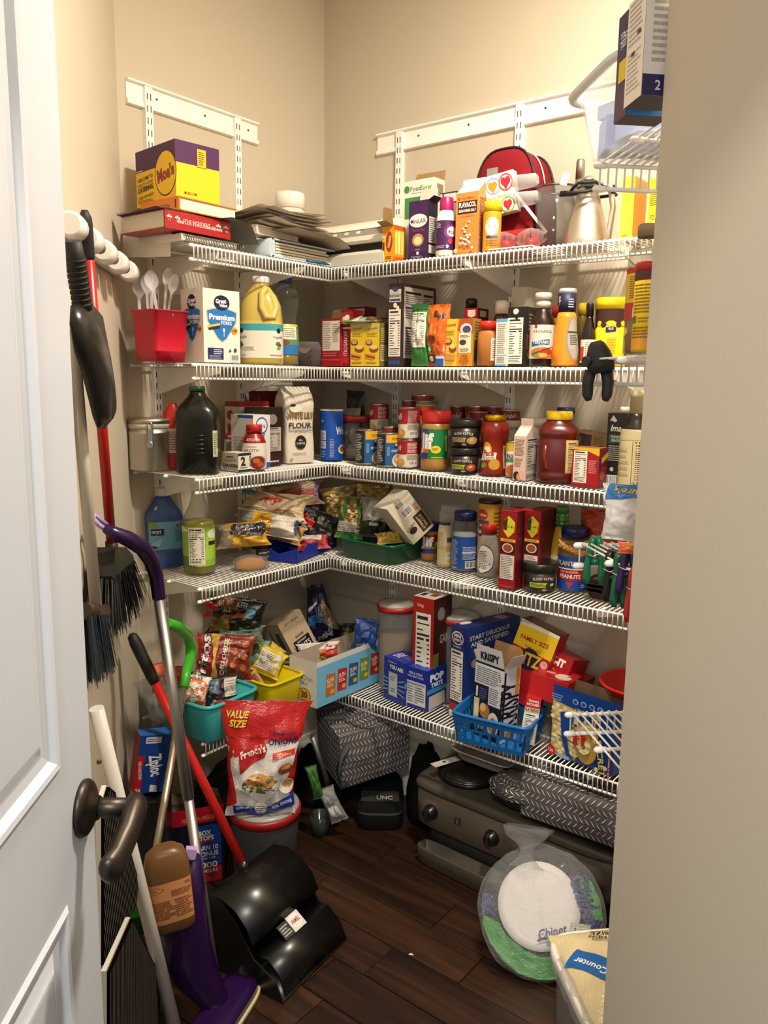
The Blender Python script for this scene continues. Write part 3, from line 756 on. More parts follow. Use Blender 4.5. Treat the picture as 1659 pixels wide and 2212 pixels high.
lab = ['tan recipe sheet at the bottom of the loose paper pile', 'cream printed sheet low in the loose paper pile', 'grey clipping sheet in the loose paper pile', 'off-white sheet sticking out of the loose paper pile', 'dark grey newspaper cutting in the loose paper pile', 'beige sheet below the top of the loose paper pile', 'cream recipe page second from the top of the loose paper pile', 'tan envelope topping the loose paper pile']
for k in range(8):
    bs = BA(500 + 5 * (k % 3), 548 + 6 * (k % 4), 690 - 7 * (k % 3), .26 + .012 * (k % 3), 0, 470, None, h=.003); bs['d'] = .21
    sheet('paper_sheet', lab[k], bs, (-9, 5, -4, 11, -7, 3, 8, -12)[k], cols[k], curl=.006, z=z + .0065 * k, els=[('l', .1, .1, .9, .9, 14, '#8d8577')] if k in (1, 3, 6) else None, group='loose papers')
bs = BA(560, 600, 742, .30, 0, 480, None, h=.003); bs['d'] = .2
sheet('envelope', 'grey-brown envelope drooping off the paper pile towards the vacuum sealer', bs, 4, '#b9aa93', curl=.004, z=z - .012, cat='envelope', droop=.045)
bs = BA(440, 470, 540, .295, 0, 490, None, h=.003); bs['d'] = .12; 
sheet('leaflet', 'glossy leaflet with an orange strip tucked beside the red cookbook', bs, 12, '#6f6a66', z=S1 + .075, cat='leaflet', els=[('r', .80, 0, 1, 1, '#b5651f'), ('r', .1, .1, .6, .8, '#c9c2b4')], droop=.05)
p = PL('A', 594, 658, 421, 452, None, .10); p['h'] = .05; p['loc'].z = z + .03
round_thing('food_tub', 'white plastic tub with its lid on behind the loose papers', 'tub', dict(loc=Vector((p['loc'].x, p['loc'].y, S1 + WT)), r=p['r'], h=z_at(p['loc'], 626, 421) - S1, rot=p['rot']),
    [('tub', [(0, .85), (.8, .95)], ('#ded9cc', 'plastic')), ('lid', [(.8, 1), (.97, 1), (1, .96)], ('#efece3', 'plastic'))])
b = BA(552, 566, 716, .30, 0, 560, None, h=.004); b['loc'].z = S1 - .0  # spiral pads hooked below the binder edge
t = thing('pen', 'blue pen lying across the wires under the pale blue binder', 'pen', on_x(690, 558, .302)); t.location.z = S1 + WT + .004
MB().tube([(-.0, -.055, 0), (0, .03, 0), (0, .045, 0)], [.0042, .0042, .002], 8).build('barrel', M('#15587d', 'plastic'), t); MB().tube([(0, .028, .005), (0, .0, .006)], .0012, 5).build('pocket_clip', M('#15587d', 'plastic'), t)

# vacuum sealer in the corner
t = thing('vacuum_sealer', 'white and grey countertop vacuum sealer in the corner of the top shelf', 'appliance', (.33, -.15, S1 + WT))
def extrude(poly, x0, x1, nm, m, par):
    mb = MB(); k = len(poly); vs = [(x, y, z) for x in (x0, x1) for y, z in poly]
    mb.add(vs, [(i, (i + 1) % k, k + (i + 1) % k, k + i) for i in range(k)] + [tuple(range(k))[::-1], tuple(range(k, 2 * k))]); return mb.build(nm, m, par)
x0, x1 = -.20, .17
extrude([(.13, 0), (-.135, 0), (-.14, .028), (-.12, .04), (.13, .04)], x0, x1, 'base', M('#ded8cb', 'plastic'), t)
extrude([(.12, .04), (-.115, .04), (-.115, .062), (.12, .062)], x0 + .004, x1 - .004, 'seal_channel', M('#1b1a1a', 'rubber'), t)
extrude([(.13, .062), (-.13, .062), (-.137, .068), (-.135, .080), (-.125, .084), (.13, .084)], x0, x1, 'lower_lid', M('#e2dccd', 'plastic'), t)
extrude([(.13, .084), (-.122, .084), (-.085, .112), (.13, .112)], x0 + .006, x1 - .006, 'control_panel', M('#8b8579', 'plastic'), t)
extrude([(.13, .112), (-.088, .112), (-.075, .128), (-.03, .146), (.04, .152), (.13, .14)], x0 - .002, x1 + .002, 'top_lid', M('#efe8d8', 'plastic'), t)
for k in range(4):
    o = MB().loft([(0, .008, .0065, 3), (.003, .0075, .006, 3)], 16).build('button', M('#d8d2c4', 'plastic'), t); o.location = (-.10 + k * .048, -.104, .0985); o.rotation_euler = (math.radians(53), 0, 0)

# ================================================================== TOP SHELF, RIGHT SECTION
b = BB(868, 935, 957, .20, 382, 545, S1); 
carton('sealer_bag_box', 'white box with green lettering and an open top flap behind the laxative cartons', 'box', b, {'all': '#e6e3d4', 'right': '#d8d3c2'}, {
    'front': [('t', 'Food', .42, .90, .055, '#27402b', {'w': .34}), ('t', 'Saver', .76, .90, .055, '#4f9a3e', {'w': .36}), ('e', .14, .90, .09, .045, '#3f8a3c'), ('l', .3, .84, .9, .855, 1, '#7da06d'), ('r', .08, .55, .92, .80, '#3d8b47')], 'right': [('r', .25, .72, .85, .94, '#8b7a63')]}, flaps=[('back', .035, 70, '#c9b99b')], open_top=True)
b = BR('B', 850, 560, .262, .048, .046, .1, 84, S1, ytop=491)
carton('noodle_box', 'small orange box with its brown top flap standing open at the shelf front', 'box', b, {'all': '#e8951d'}, {
    'left': [('r', 0, 0, 1, 1, '#e9a21f'), ('p', [(.1, .3), (.5, .22), (.9, .35), (.9, .75), (.5, .85), (.1, .7)], '#f0c52a'), ('e', .6, .55, .3, .3, '#b03a1b'), ('t', 'Velveeta', .6, .55, .12, '#f6e7b8', {'rot': 80, 'w': .75}), ('r', .05, .2, .2, .55, '#6e2a1a'), ('l', .3, .05, .9, .15, 2, '#7a4a12')],
    'front': [('r', .0, .88, 1, 1, '#d4541a'), ('r', .12, .2, .3, .85, '#f2d36a'), ('r', .36, .2, .58, .85, '#f4e08a'), ('r', .64, .2, .88, .85, '#f2d36a'), ('r', 0, 0, 1, .12, '#d4541a')]}, open_top=True, flaps=[('back', .058, 86, '#a08058'), ('left', .03, 20, '#a08058')], inner='#8c6a42')
b = BB(882, 923, 943, .268, 430, 553, S1)
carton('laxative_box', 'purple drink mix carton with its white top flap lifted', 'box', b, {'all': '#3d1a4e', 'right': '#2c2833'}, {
    'front': [('r', 0, .0, 1, .12, '#2f1440'), ('e', .5, .66, .47, .115, '#e9e2e2'), ('t', 'MiraLAX', .5, .655, .075, '#3a1b4c', {'w': .78}), ('t', 'Mix-In Pax', .5, .50, .05, '#b23264', {'w': .72}), ('e', .5, .33, .3, .11, '#b98a4f'), ('e', .5, .32, .2, .07, '#e4d3a0'), ('r', .44, .08, .56, .13, '#e9e2e2'), ('l', .15, .02, .85, .06, 2, '#a08cb0'), ('t', 'tasteless', .5, .17, .02, '#d8cfe0')],
    'right': [('r', .1, .28, .95, .72, '#cfcac4'), ('l', .16, .3, .9, .7, 11, '#5d5a5f'), ('r', .1, .1, .95, .24, '#cfcac4')]}, open_top=True, flaps=[('back', .042, 80, '#d9d4cf'), ('right', .02, 30)], inner='#cfc8be')
b = BB(930, 985, 998, .17, 412, 553, S1)
carton('appliance_box', 'grey product box with a bar code label behind the white laxative bottle', 'box', b, {'all': '#8f8a84'}, {'front': [('r', 0, .84, 1, 1, '#2c2a2b'), ('b', .06, .85, .42, .985), ('r', .48, .86, .96, .98, '#d8d2c6'), ('r', 0, 0, 1, .45, '#3c3a3d')]})
p = PL('B', 941, 984, 428, 548, S1, .255)
round_thing('laxative_bottle', 'white plastic bottle with purple label and magenta screw cap', 'bottle', p, [('bottle', [(0, .93), (.02, 1), (.62, 1), (.70, .94), (.76, .72), (.785, .62)], ('#e9e6e0', 'plastic')), ('cap', [(.785, .66), (.80, .68), (.985, .66), (1, .6)], ('#a8185e', 'plastic'))],
    [(0, -80, 80, .10, .60, [('r', 0, 0, 1, 1, '#43184f'), ('e', .68, .62, .26, .24, '#7d2c72'), ('e', .72, .62, .2, .17, '#e9e2e2'), ('t', 'MiraLAX', .73, .61, .13, '#3a1b4c', {'w': .3}), ('e', .66, .30, .08, .10, '#b23264'), ('l', .08, .75, .35, .93, 4, '#c9bccf'), ('l', .1, .06, .5, .16, 2, '#bba8c4'), ('e', .55, .12, .05, .06, '#cfc6d4')])])
# gable top seasoning carton
b = BB(983, 1030, 1058, .275, 377, 540, S1)
def gable(name, label, B, col, faces, cat='carton', top='#e9dfca', hf=.14, fin=.06, kind='paper'):
    w, d, h = B['w'], B['d'], B['h']; t = thing(name, label, cat, B['loc'], B['rot']); g = (lambda k: col.get(k, col['all'])) if isinstance(col, dict) else (lambda k: col)
    hb = h * (1 - hf - fin); hr = h * (1 - fin)
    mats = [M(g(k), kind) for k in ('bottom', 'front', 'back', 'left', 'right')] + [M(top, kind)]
    mb = MB(); v = [(-w / 2, -d / 2), (w / 2, -d / 2), (w / 2, d / 2), (-w / 2, d / 2)]
    vs = [(x, y, 0) for x, y in v] + [(x, y, hb) for x, y in v] + [(-w / 2, 0, hr), (w / 2, 0, hr)]
    for f, k in (((3, 2, 1, 0), 0), ((0, 1, 5, 4), 1), ((2, 3, 7, 6), 2), ((3, 0, 4, 7), 3), ((1, 2, 6, 5), 4), ((4, 5, 9, 8), 5), ((6, 7, 8, 9), 5), ((5, 6, 9), 4), ((7, 4, 8), 3)):
        mb.add([vs[i] for i in f], [tuple(range(len(f)))], k)
    bo = mb.build('carton_body', mats, t)
    MB().box(-w / 2, w / 2, -.002, .002, hr - .002, h).build('gable_fin', M(top, kind), t)
    for side, els in faces.items():
        S, W, H = face_S(w, d, hb, side); Print(S, W, H).run(els).build(bo, side + '_print')
    return t
pop = []
for x, y in ((.62, .52), (.5, .45), (.38, .41), (.45, .36), (.55, .30), (.3, .26), (.45, .24), (.62, .26), (.7, .3), (.28, .17), (.4, .18), (.52, .15), (.66, .19), (.72, .17), (.58, .22)):
    pop += [('e', x, y, .075, .024, '#7a3d20'), ('e', x - .02, y + .004, .045, .016, '#f6ead0'), ('e', x + .03, y - .004, .038, .015, '#f6ead0'), ('e', x + .005, y + .010, .035, .013, '#f6ead0')]
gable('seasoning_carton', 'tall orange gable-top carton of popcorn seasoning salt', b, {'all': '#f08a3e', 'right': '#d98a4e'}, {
    'front': [('r', .08, .655, .95, .86, '#3b1418'), ('t', 'FLAVACOL', .52, .80, .075, '#f3ebdd', {'w': .78, 'b': .04}), ('t', 'SEASONING SALT', .52, .705, .042, '#f3ebdd', {'w': .78, 'b': .03}), ('t', 'GOLD MEDAL', .56, .905, .025, '#a83a1c', {'w': .62}), ('r', .1, .885, .17, .925, '#a83a1c'), ('t', 'for better tasting popcorn', .5, .615, .02, '#a83a1c', {'w': .76, 'sh': .2})] + pop + [('e', .1, .06, .09, .035, '#e9c79a'), ('e', .85, .09, .08, .035, '#5b2a1a'), ('e', .85, .09, .06, .026, '#f6ead0'), ('t', 'NET WT. 35 OZ (992g)', .5, .015, .02, '#8a3a1c', {'w': .7})],
    'right': [('l', .12, .28, .92, .92, 24, '#5a3a26'), ('r', .1, .02, .9, .26, '#7c7068')]}, top='#efe6d2')
p = PL('B', 1042, 1081, 436, 536, S1, .262)
round_thing('seasoning_shaker', 'yellow popcorn seasoning shaker with a yellow flip lid', 'shaker', p, [('jar', [(0, .95), (.02, 1), (.76, 1), (.79, .97)], ('#e9a51c', 'plastic')), ('lid', [(.79, 1.02), (.98, 1.0), (1, .94)], ('#f1c21b', 'plastic'))],
    [(0, -75, 75, .05, .75, [('r', 0, 0, 1, 1, '#e79a1b'), ('e', .5, .62, .3, .26, '#f3efe2'), ('r', .25, .28, .75, .36, '#26365c'), ('l', .25, .06, .75, .24, 4, '#9a5a16')])])
# lunch bag
t = thing('lunch_bag', 'dark red insulated lunch bag with black piping standing behind the cartons', 'bag', (0, 0, 0))
c = on_y(1108, 500, -.11); t.location = (c.x, -.11, S1 + WT)
hh = z_at(c, 1120, 335) - S1; ww = (on_y(1182, 480, -.11).x - on_y(1046, 480, -.11).x)
def dome(x): return hh * (1 - abs(2 * x / ww) ** 3.0) ** .55 if abs(2 * x / ww) < 1 else 0
def arch(k, grow=0): 
    a = math.pi * (1 - k); cx_, sx_ = math.cos(a), math.sin(a); e = .62
    return Vector(((ww / 2 + grow) * math.copysign(abs(cx_) ** e, cx_), 0, (hh + grow) * abs(sx_) ** e))
N_ = 24; mb = MB(); vs = []
for y, g in ((-.075, -.028), (-.070, -.008), (-.055, 0), (.055, 0), (.07, -.01)):
    vs += [arch(k / N_, g) + Vector((0, y, max(0, -g) * 0)) for k in range(N_ + 1)]
q = N_ + 1
mb.add(vs, [(j * q + i, j * q + i + 1, (j + 1) * q + i + 1, (j + 1) * q + i) for j in range(4) for i in range(N_)] + [tuple(range(q))[::-1]], 0, True); mb.build('fabric_shell', M('#7d1a22', 'cloth'), t)
for y in (-.058, .058): MB().tube([arch(k / N_, .002) + Vector((0, y, 0)) for k in range(N_ + 1)], .0035, 6).build('piping', M('#171516', 'rubber'), t)
MB().tube([arch(k / N_, .003) for k in range(4, N_ - 3)], .0022, 6).build('zipper', M('#c9c5bc', 'plastic'), t)
MB().box(-.045, -.012, -.079, -.072, .02, hh - .05).build('reflective_strap', M('#8b8783', 'cloth'), t); MB().box(-.012, .012, -.002, .06, hh - .002, hh + .004).build('carry_strap', M('#8b8783', 'cloth'), t)
# popsicle mould set: printed card with cups behind
b = BR('B', 1090, 466, .215, .083, .03, .1, 8, None, ytop=378)
b['loc'].z = z_at(b['loc'], 1090, 463)
HEART = lambda u, v, s, c: [('e', u - s * .45, v + s * .25, s * .55, s * .6, c), ('e', u + s * .45, v + s * .25, s * .55, s * .6, c), ('p', [(u - s * .95, v + s * .05), (u, v - s * 1.0), (u + s * .95, v + s * .05), (u, v + s * .3)], c)]
t = carton('fruit_cup_pack', 'white printed pack with fruit hearts and clear cups leaning on the lunch bag', 'pack', b, '#efe9dd', {'front': [('e', .28, .72, .26, .22, '#8f97c4'), ('e', .28, .72, .21, .17, '#efe9dd')] + HEART(.26, .70, .16, '#e88a1e') + [('e', .72, .74, .25, .22, '#e05a3c'), ('e', .72, .74, .2, .17, '#f2d9d2')] + HEART(.72, .73, .17, '#c01e3c') + [('t', 'Fruit Picnics', .45, .42, .10, '#c9a13c', {'w': .75}), ('e', .72, .18, .25, .2, '#6da24b'), ('e', .72, .18, .2, .155, '#dfe8cc')] + HEART(.72, .17, .15, '#b41e3c')}, tilt=(0, -9, 0))
for k in range(2):
    o = MB().loft(rows((0, .021), (.06, .017), (.066, .012)), 18).build('clear_cup', M((.80, .80, .80), 'frost'), t); o.location = (b['w'] / 2 - .005, .0, .028 + .045 * k); o.rotation_euler = (0, math.radians(96), 0)
# red basket under it
b = BR('B', 1120, 496, .20, .125, .09, .05, 0, S1, ytop=463); b['h'] = .055
t = thing('basket', 'small red slotted plastic basket under the fruit cup pack', 'basket', b['loc'], 0); w, d, h = b['w'], b['d'], b['h']; rm = M('#c01f22', 'plastic')
MB().box(-w / 2, w / 2, -d / 2, d / 2, 0, .003).build('floor_panel', rm, t)
for nm, (a0, a1, b0_, b1_) in dict(front=(-w / 2, w / 2, -d / 2, -d / 2 + .003), back=(-w / 2, w / 2, d / 2 - .003, d / 2), left=(-w / 2, -w / 2 + .003, -d / 2, d / 2), right=(w / 2 - .003, w / 2, -d / 2, d / 2)).items():
    mb = MB(); mb.box(a0, a1, b0_, b1_, h - .012, h); mb.box(a0, a1, b0_, b1_, 0, .014); n = 7
    for k in range(n + 1):
        if nm in ('front', 'back'): x = a0 + (a1 - a0) * k / n; mb.box(max(a0, x - .0045), min(a1, x + .0045), b0_, b1_, .014, h - .012)
        else: y = b0_ + (b1_ - b0_) * k / n; mb.box(a0, a1, max(b0_, y - .0045), min(b1_, y + .0045), .014, h - .012)
    mb.build(nm + '_lattice', rm, t)
# clear bag of twists on a white card
b = BR('B', 1115, 533, .268, .165, .06, .004, 0, S1); t = thing('plastic_pouch', 'crinkled clear plastic pouch twisted in the middle with red contents', 'pouch', b['loc'], 0)
def tw(a, b_): 
    x = (a - .5) * .17; k = .35 + .65 * abs(math.sin((a * 2) * math.pi)) ** .8; th = 2 * math.pi * b_; r = .024 * k * (1 + .25 * noise.noise(Vector((a * 9, b_ * 7, 2))))
    return Vector((x, r * 1.2 * math.cos(th), .024 + r * math.sin(th)))
mb = MB(); mb.grid(tw, 28, 16); mb.build('film_wrap', M((.93, .90, .86), 'clearfilm'), t)
MB().box(-.07, .06, -.026, .026, 0, .003).build('white_card', M('#e8e1d6', 'paper'), t); o = MB().loft(rows((0, .012), (.01, .016), (.02, .010)), 12).build('red_sweet', M('#b8201f', 'gloss'), t); o.location = (-.03, 0, .004); 
o = o.copy(); COL.objects.link(o); o.location = (.04, .004, .004)
# clear pitcher with steel rim
p = PL('B', 1150, 1242, 408, 523, S1, .16)
t = round_thing('glass_bowl', 'deep clear bowl with a steel rim beside the steel carafe', 'bowl', p, [], n=36)
R_, H_ = p['r'], p['h']; MB().loft([(0, R_ * .55, R_ * .55, 2), (.02, R_ * .7, R_ * .7, 2), (H_ * .5, R_ * .9, R_ * .9, 2), (H_, R_, R_, 2), (H_, R_ * .97, R_ * .97, 2), (H_ * .5, R_ * .87, R_ * .87, 2), (.024, R_ * .66, R_ * .66, 2)], 40, cap1=True).build('bowl_wall', M((.86, .85, .82), 'clear'), t)
MB().tube([(R_ * math.cos(a), R_ * math.sin(a), H_) for a in [2 * math.pi * i / 40 for i in range(40)]], .0028, 6, closed=True).build('rim', M('#7f766a', 'metal'), t)
o = MB().box(-.004, .004, -.001, .001, 0, .14).build('plastic_stick', M('#e9e6de', 'plastic'), t); o.location = (-.02, -.02, .05); o.rotation_euler = (0, math.radians(-40), 0)
# steel carafe
p = PL('B', 1218, 1313, 380, 520, S1, .20)
t = round_thing('carafe', 'brushed steel coffee carafe with a black cord looped round its neck', 'carafe', p, [('steel_body', [(0, .97), (.03, 1), (.1, .98), (.35, .82), (.6, .60), (.78, .44), (.82, .46)], ('#cfc9bd', 'brushed')), ('neck_band', [(.82, .47), (.86, .47)], ('#8e887d', 'metal')), ('lid', [(.86, .42), (.93, .40), (.97, .30), (1, .12)], ('#d2ccbf', 'metal'))])
R_, H_ = p['r'], p['h']; B_ = M('#141313', 'rubber')
MB().tube([(R_ * .42 + .0, 0, H_ * .86), (R_ * .95, -.0, H_ * .84), (R_ * 1.12, 0, H_ * .55), (R_ * .98, 0, H_ * .12), (R_ * .9, 0, H_ * .08)], [.009, .009, .008, .008, .006], 10).build('handle', M('#c6bfb2', 'brushed'), t)
pts = [Vector((R_ * (1.05 + .35 * math.sin(k * 1.7)) * math.cos(k * .55) - R_ * .1 * (k > 11), R_ * .9 * math.sin(k * .55) - .006, H_ * (.83 - .004 * k + .05 * math.sin(k * .9)))) for k in range(24)]
MB().tube(pts, .0042, 7).build('power_cord', B_, t)
MB().box(-.012, .012, -R_ * .62 - .008, -R_ * .5, H_ * .80, H_ * .9).build('plug', B_, t)
o = MB().box(-.009, .009, -.0006, .0006, -.015, .015).build('care_tag', M('#e6e0d2', 'paper'), t); o.location = (-R_ * 1.05, -.03, H_ * .93); o.rotation_euler = (0, math.radians(15), 0)
# tall steel thermos behind
p = PL('B', 1234, 1258, 345, 520, S1, .07)
round_thing('thermos', 'slim steel thermos standing behind the carafe', 'flask', p, [('steel_body', [(0, .95), (.02, 1), (.72, 1), (.80, .75)], ('#b9b3a8', 'brushed')), ('lid', [(.80, .8), (.98, .75), (1, .6)], ('#a8a298', 'brushed'))])
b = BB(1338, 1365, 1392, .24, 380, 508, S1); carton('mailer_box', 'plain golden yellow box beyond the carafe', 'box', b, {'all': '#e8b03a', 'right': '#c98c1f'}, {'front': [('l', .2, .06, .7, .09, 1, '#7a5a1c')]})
b = BB(1396, 1432, 1452, .22, 382, 508, S1); carton('mix_box', 'bright yellow box with a bar code and black print by the near wall', 'box', b, '#f0cf1e', {'front': [('l', .1, .55, .95, .75, 6, '#4a4018'), ('t', 'POUR', .4, .36, .09, '#2b2716', {'w': .5}), ('b', .1, .08, .6, .28)]})
# ---- near shelf above: bin and two boxes
def stp(px, py, t): return on_t(px, py, t)
c0 = on_t(1300, 300, 1.80)
t = thing('storage_bin', 'translucent plastic bin with a white rolled rim holding blue packets', 'bin', st(.505, 1.765, S1 + WT), math.radians(45))
# local x runs along s, local y away from the doorway wall
W_, D_ = .36, .22
H_ = .100
MB().loft([(0, W_ / 2 * .86, D_ / 2 * .86, 7), (.004, W_ / 2 * .88, D_ / 2 * .88, 7), (H_ * .55, W_ / 2 * .93, D_ / 2 * .93, 7), (H_, W_ / 2, D_ / 2, 7), (H_, W_ / 2 - .004, D_ / 2 - .004, 7), (.006, W_ / 2 * .85, D_ / 2 * .85, 7)], 64, cap1=True).build('bin_wall', M((.92, .91, .89), 'haze'), t)
mb = MB(); 
for zz in (H_,): mb.tube([ring_pt((zz, W_ / 2 + .008, D_ / 2 + .008, 7), 2 * math.pi * k / 64) for k in range(64)], .008, 8, closed=True)
mb.build('rolled_rim', M('#e9e5dc', 'plastic'), t)
for k, (x, y, z0, hh_, c) in enumerate([(-.10, .05, .01, .05, '#6f8fd0'), (-.02, .06, .012, .06, '#88a4dc'), (-.10, -.03, .01, .045, '#7f9ad2'), (-.10, .05, .06, .02, '#9fb4e0')]):
    o = MB().box(-.045, .045, -.03, .03, 0, hh_).build('blue_packet', M(c, 'paper'), t); o.location = (x, y, z0); o.rotation_euler = (0, 0, .2 * (k - 1))
o = MB().box(-.05, .05, -.03, .03, 0, .03).build('orange_packet', M('#d8634a', 'paper'), t); o.location = (.09, .03, .01)
pb = st(.47, 2.0, S1)
def near_box(name, label, px0, px1, t0, t1, ybot, ytop, col, faces, yaw=0):
    a = on_t(px0, ybot, t1); b = on_t(px1, ybot, t1); s0 = (a.x + a.y) * q_; s1 = (b.x + b.y) * q_
    loc = st((s0 + s1) / 2, (t0 + t1) / 2, 0); zz = z_at(st(s0, t1), px0, ybot)
    return carton(name, label, 'box', dict(loc=Vector((loc.x, loc.y, zz)), w=s1 - s0, d=t1 - t0, h=z_at(st(s0, t1), px0, ytop) - zz, rot=math.radians(45 + yaw)), col, faces)
near_box('wrap_box', 'tall purple and blue cling wrap box standing on the near top shelf', 1353, 1445, 1.905, 1.945, 248, 12, {'all': '#1f1a4a', 'bottom': '#2a1f2c', 'left': '#2a1d52'}, {
    'front': [('r', 0, 0, 1, .28, '#2f72b8'), ('r', .3, .05, .95, .26, '#3b84cc'), ('t', 'NOW', .35, .75, .08, '#e6e6ee', {'rot': 90}), ('r', .35, .3, .55, .42, '#e6c81c'), ('e', .8, .6, .25, .08, '#4b92d6')],
    'left': [('r', 0, 0, 1, .28, '#4a2350'), ('r', .2, .36, .8, .56, '#e6c81c'), ('t', 'WRAP', .5, .75, .16, '#e6e6ee', {'rot': 90, 'w': .5})]})
near_box('foil_box', 'long white box printed with small instructions in front of the purple box', 1385, 1470, 1.957, 2.008, 205, -30, {'all': '#ece7dc', 'bottom': '#251d3a', 'left': '#efe9de'}, {
    'left': [('l', .1, .1, .9, .5, 9, '#b8aca0'), ('l', .1, .55, .9, .98, 9, '#b8aca0'), ('r', .3, .45, .5, .49, '#2b2836'), ('r', .6, .62, .8, .66, '#2b2836')],
    'front': [('r', 0, 0, 1, .2, '#2a2458'), ('t', '2', .4, .1, .09, '#efe9de'), ('l', .2, .3, .8, .9, 9, '#b8aca0')]})
# ================================================================== SECOND SHELF, LEFT SECTION
# red tub with plastic cutlery
p = PL('A', 296, 400, 672, 783, S2, .175)
R_, H_ = p['r'], p['h']
t = thing('tub', 'tapered square red plastic tub filled with clear spoons', 'tub', p['loc'], math.radians(90)); rm = M('#c41230', 'plastic'); a = .056
MB().loft([(0, a * .86, a * .86, 9), (H_ * .18, a * .885, a * .885, 9), (H_ * .185, a * .905, a * .905, 9), (H_ * .21, a * .895, a * .895, 9), (H_ * .84, a * .97, a * .97, 9), (H_ * .845, a * .995, a * .995, 9), (H_ * .97, a * 1.0, a * 1.0, 9), (H_ * .975, a * 1.06, a * 1.06, 9), (H_, a * 1.06, a * 1.06, 9), (H_, a * .97, a * .97, 9), (.006, a * .77, a * .77, 9)], 60).build('tub_wall', rm, t)
o = MB().loft(rows((0, .0025), (.0015, .002)), 8).build('rivet', M('#d8d2c6', 'metal'), t); o.location = (0, -a * 1.005, H_ * .91); o.rotation_euler = (math.radians(90), 0, 0)
def spoon(mt, kind):
    mb = MB()
    def S(u, v):
        z = v * .15
        if v < .68: w, b = .0035 + .002 * v, 0
        else: k = (v - .68) / .32; w = .005 + .014 * math.sin(math.pi * min(1, k * .98 + .02)) ** .7; b = .006 * math.sin(math.pi * k)
        return Vector(((u - .5) * 2 * w, b * (1 - (2 * u - 1) ** 2) + .004 * math.sin(v * 3), z))
    mb.grid(S, 6, 22); mb.grid(lambda u, v: S(1 - u, v) + Vector((0, .0012, 0)), 6, 22)
    return mb.build('spoon_blade' if kind else 'spoon', mt, None)
CLR = M((.95, .95, .97), 'haze')
sp = None
for k, (dx, dy, rx, ry, rz, zz) in enumerate([(-.045, -.02, 6, -14, 80, .075), (-.03, .0, 4, -8, 95, .08), (-.008, -.02, 3, -4, 85, .095), (.006, .01, 5, 5, 100, .098), (-.02, .03, -6, -11, 70, .09), (.02, .0, 2, 14, 100, .085)]):
    sl_ = ['clear plastic spoon furthest towards the broom wall in the red tub', 'clear plastic spoon second from the broom wall in the red tub', 'tallest clear plastic spoon in the red tub', 'clear plastic spoon behind the tallest spoon', 'clear plastic spoon at the back of the red tub', 'clear plastic spoon leaning towards the white forks box'][k]
    if sp is None: sp = spoon(CLR, 0); o = sp
    else: o = sp.copy(); COL.objects.link(o)
    o['label'] = sl_; o['category'] = 'spoon'; o['group'] = 'clear plastic spoons in the tub'; o.name = 'plastic_spoon'
    o.location = p['loc'] + Vector((dy, dx, zz)); o.rotation_euler = (math.radians(ry), math.radians(rx), math.radians(rz))
t = thing('kitchen_tool', 'red plastic kitchen tool handle lying behind the forks box', 'tool', on_x(425, 640, .10))
t.location.z = S2 + WT
MB().tube([(0, -.06, 0), (0, -.04, .07), (0, -.03, .135)], .0045, 8).build('stem', M('#a31520', 'plastic'), t); MB().tube([(0, -.04, .142), (0, .045, .138)], .011, 12).build('grip', M('#9b1218', 'plastic'), t)
# clear cup
p = PL('A', 366, 402, 640, 690, None, .10); p['loc'].z = S2 + WT; p['h'] = z_at(p['loc'], 384, 641) - S2
round_thing('plastic_cup', 'clear plastic cup between the red tub and forks box', 'cup', p, [('cup_wall', [(0, .75), (.99, 1), (1, 1.03)], ((.9, .9, .9), 'clear'))])
# forks box
def forks(s_, small=False):
    D = 'print'
    return [('p', [(.5 + s_ * x * 1.08, .56 + .46 * y) for x, y in ((0, -.62), (.18, -.52), (.62, .0), (.66, .32), (.45, .38), (0, .45), (-.45, .38), (-.66, .32), (-.62, .0), (-.18, -.52))], '#c9b98a'),
            ('p', [(.5 + s_ * x, .56 + .43 * y) for x, y in ((0, -.62), (.18, -.52), (.62, .0), (.66, .32), (.45, .38), (0, .45), (-.45, .38), (-.66, .32), (-.62, .0), (-.18, -.52))], '#2476c4'),
            ('e', .5, .82, .30 * s_ / .62 * .75, .105, '#16204a'), ('t', 'Great', .48, .845, .055, '#f2efe6', {'b': .04, 'rot': 4}), ('t', 'Value', .54, .79, .045, '#f2efe6', {'b': .04}), ('t', 'Premium', .5, .625, .07, '#f2efe6', {'w': .70, 'b': .05}), ('t', 'FORKS', .62, .55, .045, '#f2efe6', {'b': .03}),
            ('p', [(.10, .5), (.44, .545), (.44, .515), (.10, .47)], '#e8c04a'), ('p', [(.12, .468), (.44, .51), (.44, .47), (.14, .44)], '#2b2a4a'), ('r', .535, .36, .555, .43, '#cfe0f0'), ('e', .545, .45, .03, .03, '#cfe0f0'), ('e', .84, .45, .09, .05, '#e2a73a'), ('t', '100', .84, .45, .042, '#3a2a12', {'b': .03})]
b = BA(394, 441, 519, .262, 621, 783, S2)
carton('forks_box', 'white box of premium plastic forks with a blue shield print', 'box', b, {'all': '#e9e4d8'}, {
    'front': forks(.60) + [('r', .1, .045, .52, .20, '#262a5c'), ('l', .25, .11, .5, .19, 3, '#c9cbe0'), ('l', .13, .05, .5, .1, 3, '#9fa2c8'), ('b', .72, .02, .95, .115), ('p', [(.66, .155), (.74, .155), (.70, .2)], '#4a4a46'), ('e', .85, .18, .04, .03, '#4a4a46')],
    'left': forks(.55) + []})
